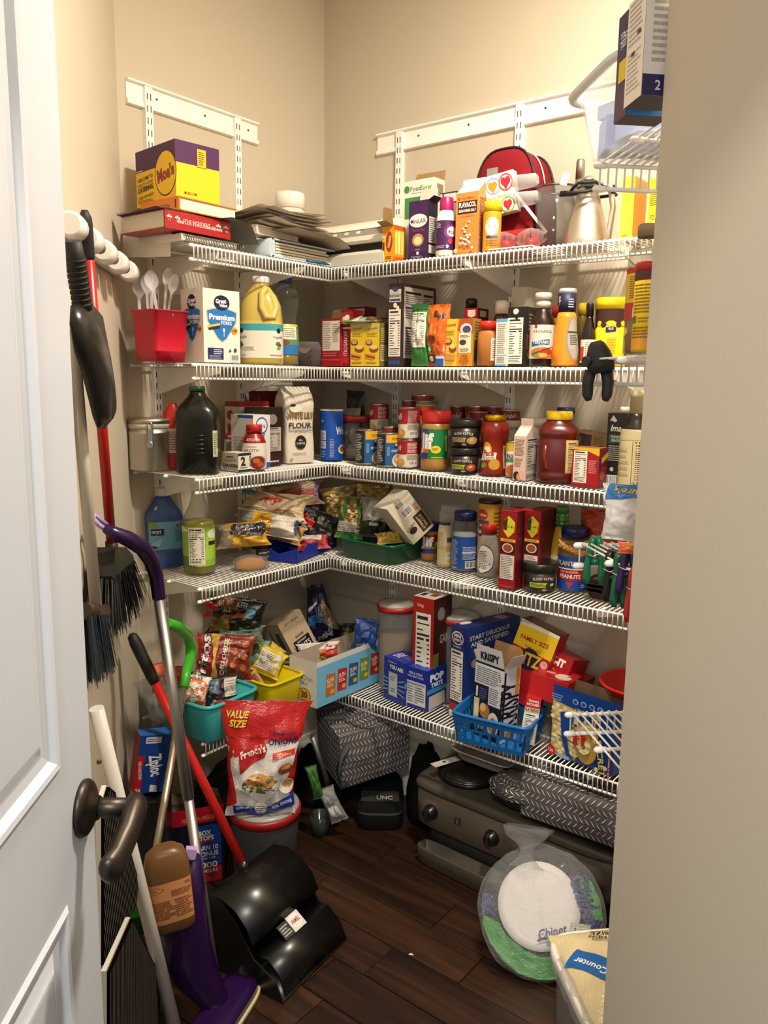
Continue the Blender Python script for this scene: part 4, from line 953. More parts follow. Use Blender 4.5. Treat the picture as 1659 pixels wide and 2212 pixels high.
# oil jug
def jug(name, label, P, els, liquid, empty, capc, capr=.34, fill=.86, rot=0, e=3.2, ry=.78, extra=None, cat='jug'):
    prof = [(0, .93, .93 * ry, e), (.02, 1, ry, e), (.47, 1, ry, e), (.485, .97, ry * .97, e), (.50, .98, ry * .98, e), (.68, .90, ry * .92, e * .9), (.78, .72, ry * .82, 2.8), (.86, .48, ry * .60, 2.4), (.915, .34, .34, 2), (.925, .34, .34, 2)]
    t = round_thing(name, label, cat, P, [('jug_body', prof, (liquid, 'liquid')), ('cap', [(.925, capr + .03), (.935, capr + .05), (.99, capr + .05), (1, capr)], (capc, 'plastic'))], [(0, -88, 88, .07, .455, els)], rot, n=48)
    return t
p = PL('A', 518, 612, 598, 790, S2, .235)
t = jug('oil_jug', 'gallon jug of pale yellow vegetable oil with a white cap', p, [('r', 0, 0, 1, 1, '#e2ddcd'), ('r', 0, .80, 1, 1, '#3f9aa5'), ('e', .24, .80, .055, .075, '#151a1e'), ('e', .78, .80, .055, .075, '#151a1e'), ('t', 'Vegetable', .24, .62, .075, '#8a8a80', {'w': .26}), ('t', 'Vegetable', .78, .62, .075, '#8a8a80', {'w': .26}),
    ('e', .22, .42, .06, .06, '#55704a'), ('e', .20, .32, .05, .05, '#7d9a5c'), ('e', .26, .38, .04, .04, '#40563a'), ('e', .76, .42, .06, .06, '#55704a'), ('e', .78, .30, .055, .05, '#7d9a5c'), ('e', .81, .38, .04, .04, '#40563a'), ('l', .30, .22, .5, .34, 3, '#b0aba0'), ('l', .05, .06, .4, .12, 1, '#b0aba0'), ('l', .6, .06, .95, .12, 1, '#b0aba0')], '#cbb35c', None, '#efece4', rot=-6, ry=.8)
R_, H_ = p['r'], p['h']
MB().tube([(R_ * .30, -R_ * .52, H_ * .86), (R_ * .12, -R_ * .66, H_ * .80), (R_ * .10, -R_ * .76, H_ * .64), (R_ * .30, -R_ * .82, H_ * .53), (R_ * .62, -R_ * .70, H_ * .53), (R_ * .72, -R_ * .52, H_ * .64), (R_ * .55, -R_ * .48, H_ * .78)], [.010] * 7, 8).build('moulded_handle', M('#d0ba68', 'liquid'), t)
# clear bottle, blue cap, little oil left
p = PL('A', 587, 646, 597, 792, S2, .20)
prof = [(0, .85), (.02, .98), (.30, 1), (.42, .96), (.48, .80), (.55, .78), (.62, .92), (.70, 1), (.80, .98), (.88, .72), (.925, .42), (.935, .42)]
t = round_thing('oil_bottle', 'nearly empty clear oil bottle with a blue cap', 'bottle', p, [('bottle_wall', prof, ((.88, .89, .87), 'clear')), ('oil', [(.01, .80), (.02, .92), (.14, .94), (.141, .5)], ('#b89a22', 'liquid')), ('cap', [(.93, .48), (.995, .48), (1, .44)], ('#1d4f9e', 'plastic'))],
    [(0, -95, 95, .12, .46, [('r', 0, 0, 1, 1, '#5f8f5a'), ('r', 0, 0, 1, .32, '#2b74b8'), ('r', .42, .5, .78, .92, '#ece6d2'), ('l', .45, .55, .75, .88, 5, '#8a8478'), ('e', .4, .4, .2, .12, '#8a4a22'), ('r', 0, .93, 1, 1, '#d8c83a')])])
# folded paper bags in film, navy cloth
b = BB(647, 690, 706, .29, 0, 793, S2, h=.008, d=.1)
t = thing('paper_bag_pack', 'brown paper lunch bags folded in clear plastic at the shelf corner', 'bags', on_y(676, 793, -.255)); t.location.z = S2 + WT
for k in range(4):
    mb = MB(); mb.grid(lambda u, v, k=k: Vector(((u - .5) * .085, (v - .5) * .11, .008 + .0145 * k + .012 * math.sin(u * 5 + k * .5) * (u > .1))), 12, 4); mb.grid(lambda u, v, k=k: Vector(((.5 - u) * .085, (v - .5) * .11, .001 + .0145 * k + .012 * math.sin((1 - u) * 5 + k * .5) * ((1 - u) > .1))), 12, 4)
    mb.build('paper_bag', M(('#8b6b45', '#a5825a', '#967450', '#8a6a48')[k], 'paper'), t)
mb = MB(); mb.loft([(0, .05, .06, 3), (.06, .052, .062, 3), (.078, .03, .05, 2.5)], 24); mb.build('clear_wrap', M((.95, .93, .9), 'clearfilm'), t)
t = heap('cloth', 'folded navy blue cloth at the back corner of the second shelf', 'cloth', (.14, -.13, S2 + WT), (0, 0, .4), .11, .07, .045, '#14214f', 'cloth', 3, .12, pname='folded_cloth')

# ================================================================== SECOND SHELF, RIGHT SECTION
def BS(xL, xN, xR, ytop, off=.272, ybot=793, **k): return BB(xL, xN, xR, off, ytop, ybot, S2, **k)
b = BS(695, 736, 740, 687, d=.045)
carton('dinner_box', 'red dinner mix box with nutrition print and an opened white flap', 'box', b, '#a01a26', {'front': [('r', .05, .33, .95, .95, '#e4dccb'), ('l', .08, .36, .5, .93, 15, '#8d8578'), ('l', .58, .5, .93, .90, 9, '#9d9588'), ('l', .1, .2, .9, .3, 2, '#c96a6a'), ('r', 0, .12, 1, .15, '#c23f47')]}, open_top=True, flaps=[('back', .032, 78, '#dcd6ca')])
b = BS(736, 757, 780, 668, off=.262, d=.06)
carton('dinner_box', 'red stroganoff dinner box with flower print and vertical lettering', 'box', b, '#8e1420', {'front': [('r', 0, .72, 1, .95, '#a03038'), ('e', .4, .82, .3, .06, '#e8e2d6'), ('e', .65, .86, .25, .05, '#f0ece2'), ('e', .5, .78, .25, .04, '#e8e2d6'), ('t', 'STROGANOFF', .5, .40, .085, '#e9d9cf', {'rot': 90, 'w': 1.9}), ('r', .0, .66, 1, .69, '#e0d6c6'), ('r', .1, .05, .9, .16, '#c0232e')]})
b = BS(750, 790, 806, 662, off=.17, d=.05); carton('dinner_box', 'dark red boxed dinner standing behind the stroganoff box', 'box', b, '#6d121c', {'front': [('r', .35, .86, .9, .97, '#cfc3b2'), ('l', .4, .88, .85, .95, 2, '#7c2028')]})
b = BS(778, 812, 826, 666, off=.11, d=.05); carton('mix_box', 'cream topped box at the back behind the yellow cheese boxes', 'box', b, '#d6cbb6', {'front': [('r', 0, 0, 1, .8, '#7a1820')]})
CH = lambda: [('r', 0, .80, 1, 1, '#c7b75a'), ('t', 'Velveeta', .5, .875, .06, '#a0252b', {'w': .68, 'rot': 6}), ('l', .12, .68, .9, .78, 3, '#8a7a3a'), ('e', .28, .55, .25, .07, '#5a3318'), ('e', .28, .56, .2, .05, '#d0a05a'), ('e', .62, .40, .32, .085, '#8a4a1e'), ('e', .62, .44, .26, .05, '#e6cf7a'), ('p', [(0, .18), (.55, .14), (.75, .18), (.72, .26), (0, .30)], '#cf8a4a'), ('l', .1, .05, .9, .11, 2, '#9a8020'), ('p', [(.1, .22), (.7, .18), (.7, .21), (.1, .26)], '#8a2f1a')]
b = BS(757, 788, 789, 697, d=.045); carton('cheese_box', 'yellow cheese sauce box next to the stroganoff box', 'box', b, '#e9c22f', {'front': CH()}, group='yellow cheese sauce boxes')
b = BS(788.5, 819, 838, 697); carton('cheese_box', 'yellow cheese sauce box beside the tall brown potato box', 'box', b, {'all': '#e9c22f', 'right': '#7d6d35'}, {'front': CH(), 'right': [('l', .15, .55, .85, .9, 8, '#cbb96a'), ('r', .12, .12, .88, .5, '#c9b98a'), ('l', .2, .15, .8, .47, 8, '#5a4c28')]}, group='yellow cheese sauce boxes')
bt = b['loc'].z + b['h']
c = on_y(787, 690, -.24); bag('seed_pouch', 'shiny green and white foil pouch lying across the yellow cheese boxes', 'pouch', (c.x, -.288, bt + .004), (math.radians(-82), 0, 0), .14, .10, .016, '#aeb4a0', [('r', 0, 0, .35, 1, '#6fa53a'), ('p', [(.35, 0), (.55, 0), (.4, 1), (.35, 1)], '#e6e4da'), ('r', .72, .1, 1, .9, '#6d5436')], seed=4)
b = BS(838, 866, 938, 611, off=.27)
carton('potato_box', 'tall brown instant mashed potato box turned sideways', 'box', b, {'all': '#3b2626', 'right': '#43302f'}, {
    'front': [('r', .06, .78, .94, .93, '#e6e1d6'), ('e', .5, .93, .22, .03, '#2b4a86'), ('t', 'INSTANT', .5, .85, .03, '#4a4038', {'w': .82}), ('r', .1, .79, .9, .815, '#2b4a86'), ('e', .5, .74, .14, .03, '#e6dcb4'), ('e', .7, .70, .12, .035, '#e6dcb4'), ('n', .04, .12, .94, .69), ('r', .06, .02, .94, .07, '#27438a')],
    'right': [('r', .06, .10, .92, .96, '#c9c2b8'), ('r', .1, .88, .55, .91, '#2a2524'), ('r', .62, .87, .9, .9, '#2a2524'), ('l', .1, .75, .55, .87, 5, '#6b635c'), ('l', .62, .76, .9, .86, 4, '#6b635c'), ('r', .1, .7, .5, .725, '#2b4a86'), ('l', .1, .58, .55, .69, 4, '#6b635c'), ('r', .1, .46, .5, .48, '#2a2524'), ('l', .1, .14, .55, .45, 10, '#6b635c')]})
def stand(name, label, x0, x1, ytop, ybot, z, off, wall, t_, col, els, seed, cat='packet', yaw=0, **k):
    xc = (x0 + x1) / 2; p_ = on_y(xc, ybot, -off) if wall == 'B' else on_x(xc, ybot, off)
    base = (0 if wall == 'B' else math.radians(90)); w = (x1 - x0) * depth((p_.x, p_.y, z)) / F_PX
    cs = abs(math.cos(face_cam(p_) - base - math.radians(yaw))); w /= max(.35, cs)
    return bag(name, label, cat, (p_.x, p_.y, z + WT), (math.radians(k.pop('lean', 0)), 0, base + math.radians(yaw)), w, z_at(p_, xc, ytop) - z, t_, col, els, seed=seed, **k)
stand('seasoning_packet', 'green packet with a nutrition panel leaning on the potato box', 888, 925, 659, 793, S2, .278, 'B', .03, '#2e7a32', [('n', .12, .34, .95, .86), ('r', 0, .9, 1, 1, '#1f5a2a'), ('r', .12, .30, .95, .335, '#e6e6dc')], 2, wr=.06)
stand('lentil_snack_bag', 'orange snack bag beside the white and blue slim box', 921, 971, 660, 793, S2, .262, 'B', .05, '#d9641c', [('t', 'Beis', .68, .83, .10, '#4a2318', {'w': .5, 'rot': -8, 'b': .03}), ('p', [(.2, .5), (.55, .48), (.5, .36), (.2, .38)], '#7a2416'), ('e', .3, .28, .13, .065, '#3c7a3a'), ('e', .3, .28, .05, .04, '#b8d890'), ('e', .32, .12, .15, .07, '#2a2220'), ('e', .32, .12, .09, .045, '#e8e0d0')], 5, wr=.1)
b = BS(941, 958, 959, 687, off=.275, d=.05); carton('side_dish_box', 'slim white and blue box squeezed against a cheese dinner box', 'box', b, '#d9dbe2', {'front': [('r', 0, .0, 1, .16, '#2f54a8'), ('r', 0, .80, 1, .88, '#2f54a8'), ('l', .1, .2, .9, .78, 16, '#77798a'), ('r', .05, .9, .95, .99, '#efece4')]})
b = BS(958, 1020, 1037, 687, off=.27)
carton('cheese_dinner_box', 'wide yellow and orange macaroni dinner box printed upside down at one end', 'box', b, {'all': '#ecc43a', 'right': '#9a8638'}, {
    'front': [('r', .46, 0, 1, 1, '#dd8a2a'), ('p', [(.46, .75), (1, .68), (1, 1), (.55, 1)], '#b4502a'), ('e', .76, .78, .2, .12, '#d8d8e0'), ('e', .78, .77, .14, .08, '#4a4a66'), ('r', .52, .28, .94, .70, '#efe6c8'), ('e', .66, .5, .12, .06, '#4a3a34'), ('l', .56, .58, .9, .66, 3, '#6d604a'), ('l', .56, .30, .9, .38, 3, '#6d604a'),
              ('t', 'PREP.', .72, .22, .045, '#8a4a16', {'rot': 180, 'w': .22}), ('t', 'HEAT &', .72, .16, .045, '#8a4a16', {'rot': 180, 'w': .28}), ('t', 'SQUEEZE', .72, .10, .045, '#8a4a16', {'rot': 180, 'w': .34}), ('t', 'JUST', .72, .045, .045, '#8a4a16', {'rot': 180, 'w': .2}),
              ('t', 'Velveeta', .24, .88, .06, '#a0252b', {'w': .36, 'rot': 6}), ('l', .05, .66, .42, .76, 3, '#8a7a3a'), ('e', .16, .53, .13, .07, '#5a3318'), ('e', .16, .54, .1, .05, '#d0a05a'), ('e', .32, .38, .13, .085, '#8a4a1e'), ('e', .32, .42, .11, .05, '#e6cf7a'), ('p', [(0, .14), (.4, .12), (.42, .24), (0, .28)], '#cf8a4a'), ('l', .04, .03, .42, .10, 2, '#9a8020')],
    'right': [('r', .15, .1, .85, .55, '#4a3f1c'), ('l', .2, .6, .8, .95, 6, '#5a4c20')]})
p = PL('B', 1030, 1072, 694, 793, S2, .258)
round_thing('seasoning_jar', 'amber seasoning jar with a red lid', 'jar', p, [('jar', [(0, .88), (.03, 1, 1, 3.5), (.70, 1, 1, 3.5), (.78, .86), (.80, .84)], ('#a8682a', 'plastic')), ('lid', [(.80, .92), (.98, .92), (1, .85)], ('#c8291f', 'plastic'))], [(0, 10, 75, .12, .62, [('r', 0, 0, 1, 1, '#cfc6b6'), ('l', .1, .1, .9, .9, 9, '#7d756a')])])
p = PL('B', 1000, 1029, 645, 793, S2, .12)
round_thing('extract_bottle', 'small bottle with a tall black cap behind the yellow dinner box', 'bottle', p, [('bottle', [(0, 1), (.80, 1), (.84, .8)], ('#3a1c12', 'gloss')), ('cap', [(.85, .86), (.97, .86), (1, .7)], ('#141416', 'plastic'))])
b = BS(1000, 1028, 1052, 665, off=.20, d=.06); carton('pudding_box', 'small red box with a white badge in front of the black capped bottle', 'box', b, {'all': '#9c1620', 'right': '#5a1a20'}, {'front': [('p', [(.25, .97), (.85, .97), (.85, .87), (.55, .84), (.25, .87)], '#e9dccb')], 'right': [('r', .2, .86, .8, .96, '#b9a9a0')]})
p = PL('B', 1062, 1097, 650, 793, S2, .165)
round_thing('syrup_bottle', 'brown syrup bottle with a white flip cap', 'bottle', p, [('bottle', [(0, 1), (.7, 1), (.78, .8), (.80, .6)], ('#4a1c12', 'gloss')), ('cap', [(.80, .82), (.97, .80), (1, .6)], ('#ddd6ca', 'plastic'))])
b = BS(1069, 1093, 1094, 688, off=.278, d=.03); carton('drink_mix_box', 'slim pale blue edged white box in front of the dark broth carton', 'box', b, '#e2ddd0', {'front': [('r', 0, .93, 1, 1, '#5fa3cf'), ('r', 0, .22, 1, .235, '#5fa3cf'), ('l', .15, .26, .9, .9, 16, '#8a857a'), ('r', 0, 0, 1, .04, '#5fa3cf'), ('l', .15, .06, .9, .2, 4, '#8a857a')]})
b = BS(1094, 1134, 1156, 662, off=.268)
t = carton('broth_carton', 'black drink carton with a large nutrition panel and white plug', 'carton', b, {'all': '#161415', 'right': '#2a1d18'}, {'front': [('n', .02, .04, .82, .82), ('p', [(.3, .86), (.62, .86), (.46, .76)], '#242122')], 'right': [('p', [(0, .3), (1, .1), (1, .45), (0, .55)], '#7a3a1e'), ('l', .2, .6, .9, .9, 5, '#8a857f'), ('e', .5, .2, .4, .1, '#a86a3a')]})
o = MB().loft(rows((0, .008), (.004, .008), (.005, .006)), 14).build('plug', M('#dfdacf', 'plastic'), t); o.location = (-.004, -b['d'] / 2, b['h'] * .92); o.rotation_euler = (math.radians(90), 0, 0)
b = BS(1100, 1134, 1173, 619, off=.135, d=.12); carton('cracker_box', 'pale grey cracker box at the back behind the black carton', 'box', b, '#b5b0a3', {'front': [('t', 'triscuit', .5, .62, .055, '#4a463e', {'w': .6}), ('r', .15, .42, .9, .52, '#2a2c3c'), ('l', .1, .2, .9, .38, 4, '#5d584e')], 'right': [('t', 'Grou', .5, .60, .12, '#37332c', {'w': .8}), ('t', 'WITH SEA', .5, .42, .05, '#4a463e', {'w': .6}), ('e', .5, .78, .08, .03, '#37332c')]})
p = PL('B', 1142, 1194, 633, 792, S2, .262)
round_thing('sauce_bottle', 'dark teriyaki sauce bottle with a cream label and white cap', 'bottle', p, [('bottle', [(0, .92), (.02, 1), (.58, 1), (.66, .88), (.74, .64), (.80, .58)], ('#24100a', 'gloss')), ('neck_wrap', [(.79, .62), (.90, .62)], ('#cfc6b4', 'paper')), ('cap', [(.90, .70), (.985, .70), (1, .64)], ('#d8d0bf', 'plastic'))],
    [(0, -85, 85, .10, .56, [('r', 0, 0, 1, 1, '#ded6c6'), ('t', 'P.F.CHANGS', .52, .80, .085, '#3a3228', {'w': .52}), ('r', .28, .90, .36, 1, '#b02a26'), ('p', [(.2, .5), (.72, .58), (.72, .42), (.2, .36)], '#1f5f8a'), ('t', 'TERIYAKI', .46, .485, .085, '#efece2', {'w': .44, 'b': .03}), ('t', 'SAUCE', .5, .395, .04, '#efece2'), ('e', .52, .17, .34, .17, '#d86a2a'), ('e', .4, .14, .14, .1, '#7d8a3a'), ('e', .62, .2, .16, .1, '#b23a1e'), ('e', .55, .1, .12, .06, '#e8a84a'), ('p', [(.25, .12), (.85, .36), (.85, .38), (.25, .15)], '#4a2a1a')])])
p = PL('B', 1190, 1248, 624, 793, S2, .26)
round_thing('dressing_bottle', 'orange honey mustard dressing bottle with a navy neck wrap', 'bottle', p, [('bottle', [(0, .92), (.02, 1, .9, 2.6), (.2, .98, .86, 2.6), (.45, .80, .72, 2.4), (.62, .74, .68, 2.2), (.70, .60)], ('#d98818', 'gloss')), ('neck_wrap', [(.695, .62), (.94, .64)], ('#1c1f42', 'paper')), ('cap', [(.94, .64), (.99, .63), (1, .58)], ('#d6d2cc', 'plastic'))],
    [(0, 0, 80, .10, .66, [('e', .5, .45, .5, .52, '#8a8178'), ('e', .5, .45, .44, .47, '#a59c90'), ('r', .08, .58, .92, .62, '#2a2624'), ('l', .2, .3, .8, .55, 6, '#4a443e')]), (1, -70, 70, .70, .93, [('t', 'S', .06, .7, .3, '#e6e6ee', {'b': .05}), ('e', .06, .45, .05, .1, '#c03030'), ('l', .55, .2, .85, .75, 4, '#b8bad0')])])
for k, (x0, x1, yt, yb, off, cc, bc, lb) in enumerate([(1240, 1265, 655, 793, .15, '#d6b81e', '#5a4a16', 'bottle with a ribbed yellow cap behind the honey mustard bottle'), (1184, 1212, 661, 793, .12, '#b5281c', '#8a7a1c', 'squat red capped bottle between the teriyaki and mustard bottles'), (1196, 1216, 632, 793, .08, '#8f1c16', '#7a1812', 'red hot sauce bottle at the back between two sauce bottles')]):
    p = PL('B', x0, x1, yt, yb, S2, off)
    round_thing('sauce_bottle', lb, 'bottle', p, [('bottle', [(0, 1), (.70, 1), (.80, .7), (.82, .62)], (bc, 'gloss')), ('cap', [(.82, .8), (.98, .78), (1, .66)], (cc, 'plastic'))])
p = PL('B', 1252, 1284, 655, 793, S2, .25)
round_thing('sauce_bottle', 'narrow dark soy sauce bottle with a black cap and pale label', 'bottle', p, [('bottle', [(0, .95), (.02, 1), (.45, 1), (.62, .72), (.75, .46), (.80, .44)], ('#170c09', 'gloss')), ('cap', [(.80, .50), (.98, .50), (1, .44)], ('#151416', 'plastic'))], [(0, -80, 80, .05, .42, [('r', 0, 0, 1, 1, '#e0dacb'), ('l', .35, .1, .9, .9, 10, '#8f887b'), ('r', 0, .1, .3, .7, '#c0392b')])])
# chocolate powder tub
p = PL('B', 1281, 1350, 645, 783, S2, .215)
round_thing('drink_powder_tub', 'yellow chocolate drink powder tub with a yellow lid behind the black clamp', 'tub', p, [('tub', [(0, .93, .93, 2.6), (.02, .97, .97, 2.6), (.84, .97, .97, 2.6)], ('#efc70f', 'plastic')), ('lid', [(.84, 1.02, 1.02, 2.6), (.96, 1.02, 1.02, 2.6), (1, .97, .97, 2.6)], ('#f4d50f', 'plastic'))],
    [(0, -90, 90, .03, .83, [('r', 0, .76, 1, 1, '#3a1a14')] + [('e', x, .74 - .02 * (k % 2), .06, .05, ('#efc70f', '#3a1a14')[k % 2]) for k, x in enumerate((.06, .16, .28, .38, .5, .62, .72, .84, .94))] + [('p', [(.43, .58), (.57, .60), (.57, .68), (.43, .67)], '#2b2440'), ('t', '63', .5, .645, .035, '#f2eedd', {'b': .03}), ('t', 'Nesquik', .84, .30, .16, '#2b1a3a', {'rot': 90, 'w': .62, 'b': .03}), ('t', 'CHOCOLATE', .88, .87, .05, '#d8c49a', {'w': .2}), ('l', .3, .16, .38, .3, 4, '#7a5f10'), ('l', .46, .2, .6, .5, 6, '#cfa70c')])])
# ---- near second shelf: jug, canister, clamp
p = dict(loc=st(.455, 1.80, S2 + WT)); 
def NR(px0, px1, ytop, z, t_):
    c_ = on_t((px0 + px1) / 2, 700, t_); r_ = (px1 - px0) / 2 * depth((c_.x, c_.y, z)) / F_PX
    return dict(loc=Vector((c_.x, c_.y, z + WT)), r=r_, h=z_at(c_, (px0 + px1) / 2, ytop) - z, rot=face_cam(c_))
p = NR(1350, 1432, 491, S2, 1.80)
round_thing('pretzel_jar', 'tall clear plastic jar with a tan lid and a red and yellow label', 'jar', p, [('jar_wall', [(0, .9), (.02, 1, 1, 3), (.70, 1, 1, 3), (.80, .92), (.88, .6), (.905, .56)], ((.84, .83, .80), 'clear')), ('lid', [(.905, .60), (.985, .60), (1, .55)], ('#8a7a55', 'plastic')), ('pretzel_crumbs', [(.02, .8), (.03, .9, .9, 3), (.16, .9, .9, 3), (.2, .5)], ('#b08a52', 'matte'))],
    [(0, -90, 60, .26, .66, [('r', 0, 0, 1, 1, '#e6b92a'), ('r', 0, .9, 1, 1, '#b32a22'), ('r', 0, .0, 1, .34, '#b8312a'), ('b', .42, .05, .7, .25), ('l', .3, .42, .75, .85, 10, '#8a6a20')])])
p = NR(1368, 1448, 574, S2, 1.915)
round_thing('cocoa_canister', 'yellow cardboard cocoa canister with a red lid on the near shelf', 'canister', p, [('canister', [(0, 1), (.90, 1)], ('#efc712', 'paper')), ('lid', [(.90, 1.03), (.985, 1.03), (1, 1.0)], ('#b3201d', 'plastic'))],
    [(0, -90, 90, .02, .90, [('r', 0, .0, 1, .22, '#e09a1c'), ('r', 0, .88, 1, 1, '#4a1414'), ('l', .12, .46, .55, .84, 9, '#8a7013'), ('l', .12, .14, .6, .3, 4, '#8a5a13'), ('r', .08, .34, .2, .43, '#6b6440'), ('l', .25, .34, .5, .42, 2, '#8a7013')])])
# spring clamp hanging on the end of the near shelf
cp = on_t(1293, 800, 1.738); t = thing('spring_clamp', 'black plastic spring clamp gripping the end of the near wire shelf', 'clamp', (cp.x, cp.y, S2 + .0), (0, 0, face_cam(cp)))
K = M('#1b1a1a', 'rubber')
mb = MB(); mb.loft([(-.024, .020, .015, 2.4), (-.010, .022, .018, 2.8), (.008, .019, .017, 3), (.022, .013, .012, 3), (.027, .008, .006, 3)], 20, mat=Matrix.Rotation(math.radians(-14), 4, 'Y')); mb.build('jaw', K, t)
for sx in (-1, 1):
    MB().tube([(sx * .012, 0, -.02), (sx * .016, 0, -.04), (sx * .015, 0, -.06), (sx * .013, -.002, -.068)], [.010, .0095, .0088, .005], 10).build('grip_handle', K, t)
MB().tube([(-.016, -.012, -.006), (-.022, -.018, -.006)], .008, 10).build('spring_boss', M('#2a2929', 'rubber'), t)
# ================================================================== THIRD SHELF, LEFT SECTION
p = PL('A', 279, 375, 902, 1020, S3)
t = round_thing('canister', 'brushed steel canister with a wire clamp lid at the shelf end', 'canister', p, [('steel_body', [(0, .95), (.015, .985), (.70, .985), (.705, 1.0), (.73, 1.0), (.735, .985), (.80, .985)], ('#cfc8bc', 'brushed')), ('gasket', [(.80, .99), (.87, 1.0), (.90, 1.0)], ('#d8d2c2', 'plastic')), ('lid', [(.90, 1.02), (.96, 1.02), (1, .96)], ('#c2baa9', 'brushed'))])
R_, H_ = p['r'], p['h']; ch = M('#cfc9bd', 'metal')
MB().tube([(-.008, -R_ * 1.02, H_ * .70), (-.008, -R_ * 1.05, H_ * .88), (0, -R_ * 1.05, H_ * .95), (.008, -R_ * 1.05, H_ * .88), (.008, -R_ * 1.02, H_ * .70)], .0018, 6).build('wire_bail', ch, t)
MB().box(-.006, .006, -R_ * 1.04, -R_ * .98, H_ * .55, H_ * .80).build('latch', ch, t)
o = MB().loft(rows((0, .0105), (.004, .0105), (.006, .008)), 16).build('latch_knob', ch, t); o.location = (0, -R_ * 1.0, H_ * .5); o.rotation_euler = (math.radians(90), 0, 0)
# red bottle behind
p = PL('A', 352, 400, 870, 1000, S3, .10)
round_thing('sauce_bottle', 'red squeeze bottle between the steel canister and dark jug', 'bottle', p, [('bottle', [(0, .8), (.04, 1, .7, 2.6), (.6, 1, .7, 2.6), (.85, .75, .6, 2.2), (.97, .4), (1, .3)], ('#c02a20', 'gloss'))], [(0, -70, 70, .25, .62, [('r', 0, 0, 1, 1, '#ded6ca'), ('l', .1, .1, .9, .9, 8, '#b0635a')])])
# dark oil jug
p = PL('A', 385, 476, 834, 1027, S3)
t = round_thing('oil_jug', 'big dark green olive oil jug with a green cap', 'jug', p, [('jug_body', [(0, .92, .92, 5), (.02, 1, 1, 5), (.52, 1, 1, 5), (.60, .97, .97, 4.5), (.70, 1.0, 1.0, 4), (.78, .82, .82, 3.2), (.88, .46, .46, 2.4), (.93, .34), (.94, .34)], ('#10140a', 'gloss')), ('cap', [(.94, .37), (.99, .37), (1, .33)], ('#1f4a2c', 'plastic'))],
    [(0, 34, 72, .20, .50, [('r', 0, 0, 1, 1, '#c9c6ae'), ('r', .1, .1, .55, .9, '#a9b88a'), ('l', .12, .1, .55, .92, 10, '#5f6a50'), ('l', .62, .3, .95, .92, 8, '#7a7a6a'), ('b', .1, 0, .95, .1)])], rot=-8, n=48)
R_, H_ = p['r'], p['h']
for k in range(5):
    MB().tube([(.0, -R_ * .985, H_ * (.24 + .05 * k)), (R_ * .42, -R_ * .985, H_ * (.24 + .05 * k))], .0035, 6).build('moulded_rib', M('#141a0d', 'gloss'), t)
# boxes behind
b = BA(488, 520, 582, .13, 868, 985, S3); carton('cake_mix_box', 'white baking mix box with a red spoon badge at the back', 'box', b, {'all': '#cfc6b8', 'top': '#8e2a2e'}, {'left': [('r', 0, .92, 1, 1, '#9a2228'), ('e', .35, .78, .22, .08, '#a81e2a'), ('r', .1, .05, .9, .1, '#a81e2a')], 'front': [('r', 0, .92, 1, 1, '#9a2228')]})
b = BA(540, 560, 606, .09, 845, 985, S3); carton('mix_box', 'dark red box standing at the back wall behind the flour', 'box', b, '#5e1220', {'front': [('r', .1, .5, .9, .75, '#8a8078')]})
b = BA(530, 572, 611, .24, 881, 1006, S3); b['d'] = min(b['d'], .15)
carton('brownie_box', 'dark brown brownie mix box beside the flour bag', 'box', b, {'all': '#2a1a14', 'top': '#3d2c20', 'left': '#31211a'}, {'front': [('e', .45, .80, .25, .09, '#8a8278'), ('n', .05, .25, .9, .66, '#b8b0a4'), ('r', 0, 0, 1, .2, '#3a161c'), ('l', .1, .05, .8, .1, 1, '#d8d0c4')]})
b = BA(501, 548, 584, .265, 897, 1010, S3); b['d'] = min(b['d'], .16)
carton('forks_box', 'white plastic forks box lying behind the two broth bottles', 'box', b, {'all': '#e2ddd2', 'left': '#ddd7ca'}, {'front': [('e', .5, .80, .36, .16, '#2a5fa8'), ('e', .5, .80, .30, .13, '#dfe4ea'), ('t', 'Aha', .5, .80, .08, '#2a5fa8'), ('t', 'Plastic Forks', .5, .40, .14, '#20345a', {'rot': -90, 'w': 1.2}), ('r', 0, 0, 1, .10, '#2456a8')], 'left': [('r', .3, .94, 1, 1, '#2a5fa8'), ('l', .1, .3, .9, .6, 5, '#b5aea2')]})
def broth(lbl, x0, x1, yt, yb, els, rot=0):
    p = PL('A', x0, x1, yt, yb, S3)
    return round_thing('broth_bottle', lbl, 'bottle', p, [('bottle', [(0, .82), (.03, .95), (.35, 1), (.62, .93), (.72, .80), (.80, .60), (.82, .58)], ('#8e1720', 'plastic')), ('cap', [(.82, .64), (.98, .64), (1, .58)], ('#b01c22', 'plastic'))], [(0, -88, 88, .03, .60, els), (0, -60, 60, .63, .72, [('t', 'KITCHEN', .45, .5, .6, '#e6d8d0', {'w': .6})])], rot, group='cooking broth bottles')
broth('red capped broth bottle with nutrition print behind its twin', 485, 527, 914, 1003, [('r', 0, 0, 1, 1, '#cfc8ba'), ('l', .2, .1, .8, .9, 14, '#6a645a')])
broth('red capped broth bottle showing its name and tomato picture', 523, 577, 917, 1019, [('r', 0, 0, 1, 1, '#ddd6c8'), ('t', 'CHICKEN', .40, .86, .055, '#a8584a', {'w': .30}), ('t', 'BROTH', .42, .72, .11, '#7a5a4a', {'w': .42}), ('e', .62, .25, .26, .27, '#a8a298'), ('e', .60, .25, .22, .25, '#7a1c16'), ('e', .55, .33, .1, .1, '#b86a2a'), ('e', .66, .18, .1, .1, '#c04a2a')])
b = BA(480, 515, 549, .292, 980, 1023, S3)
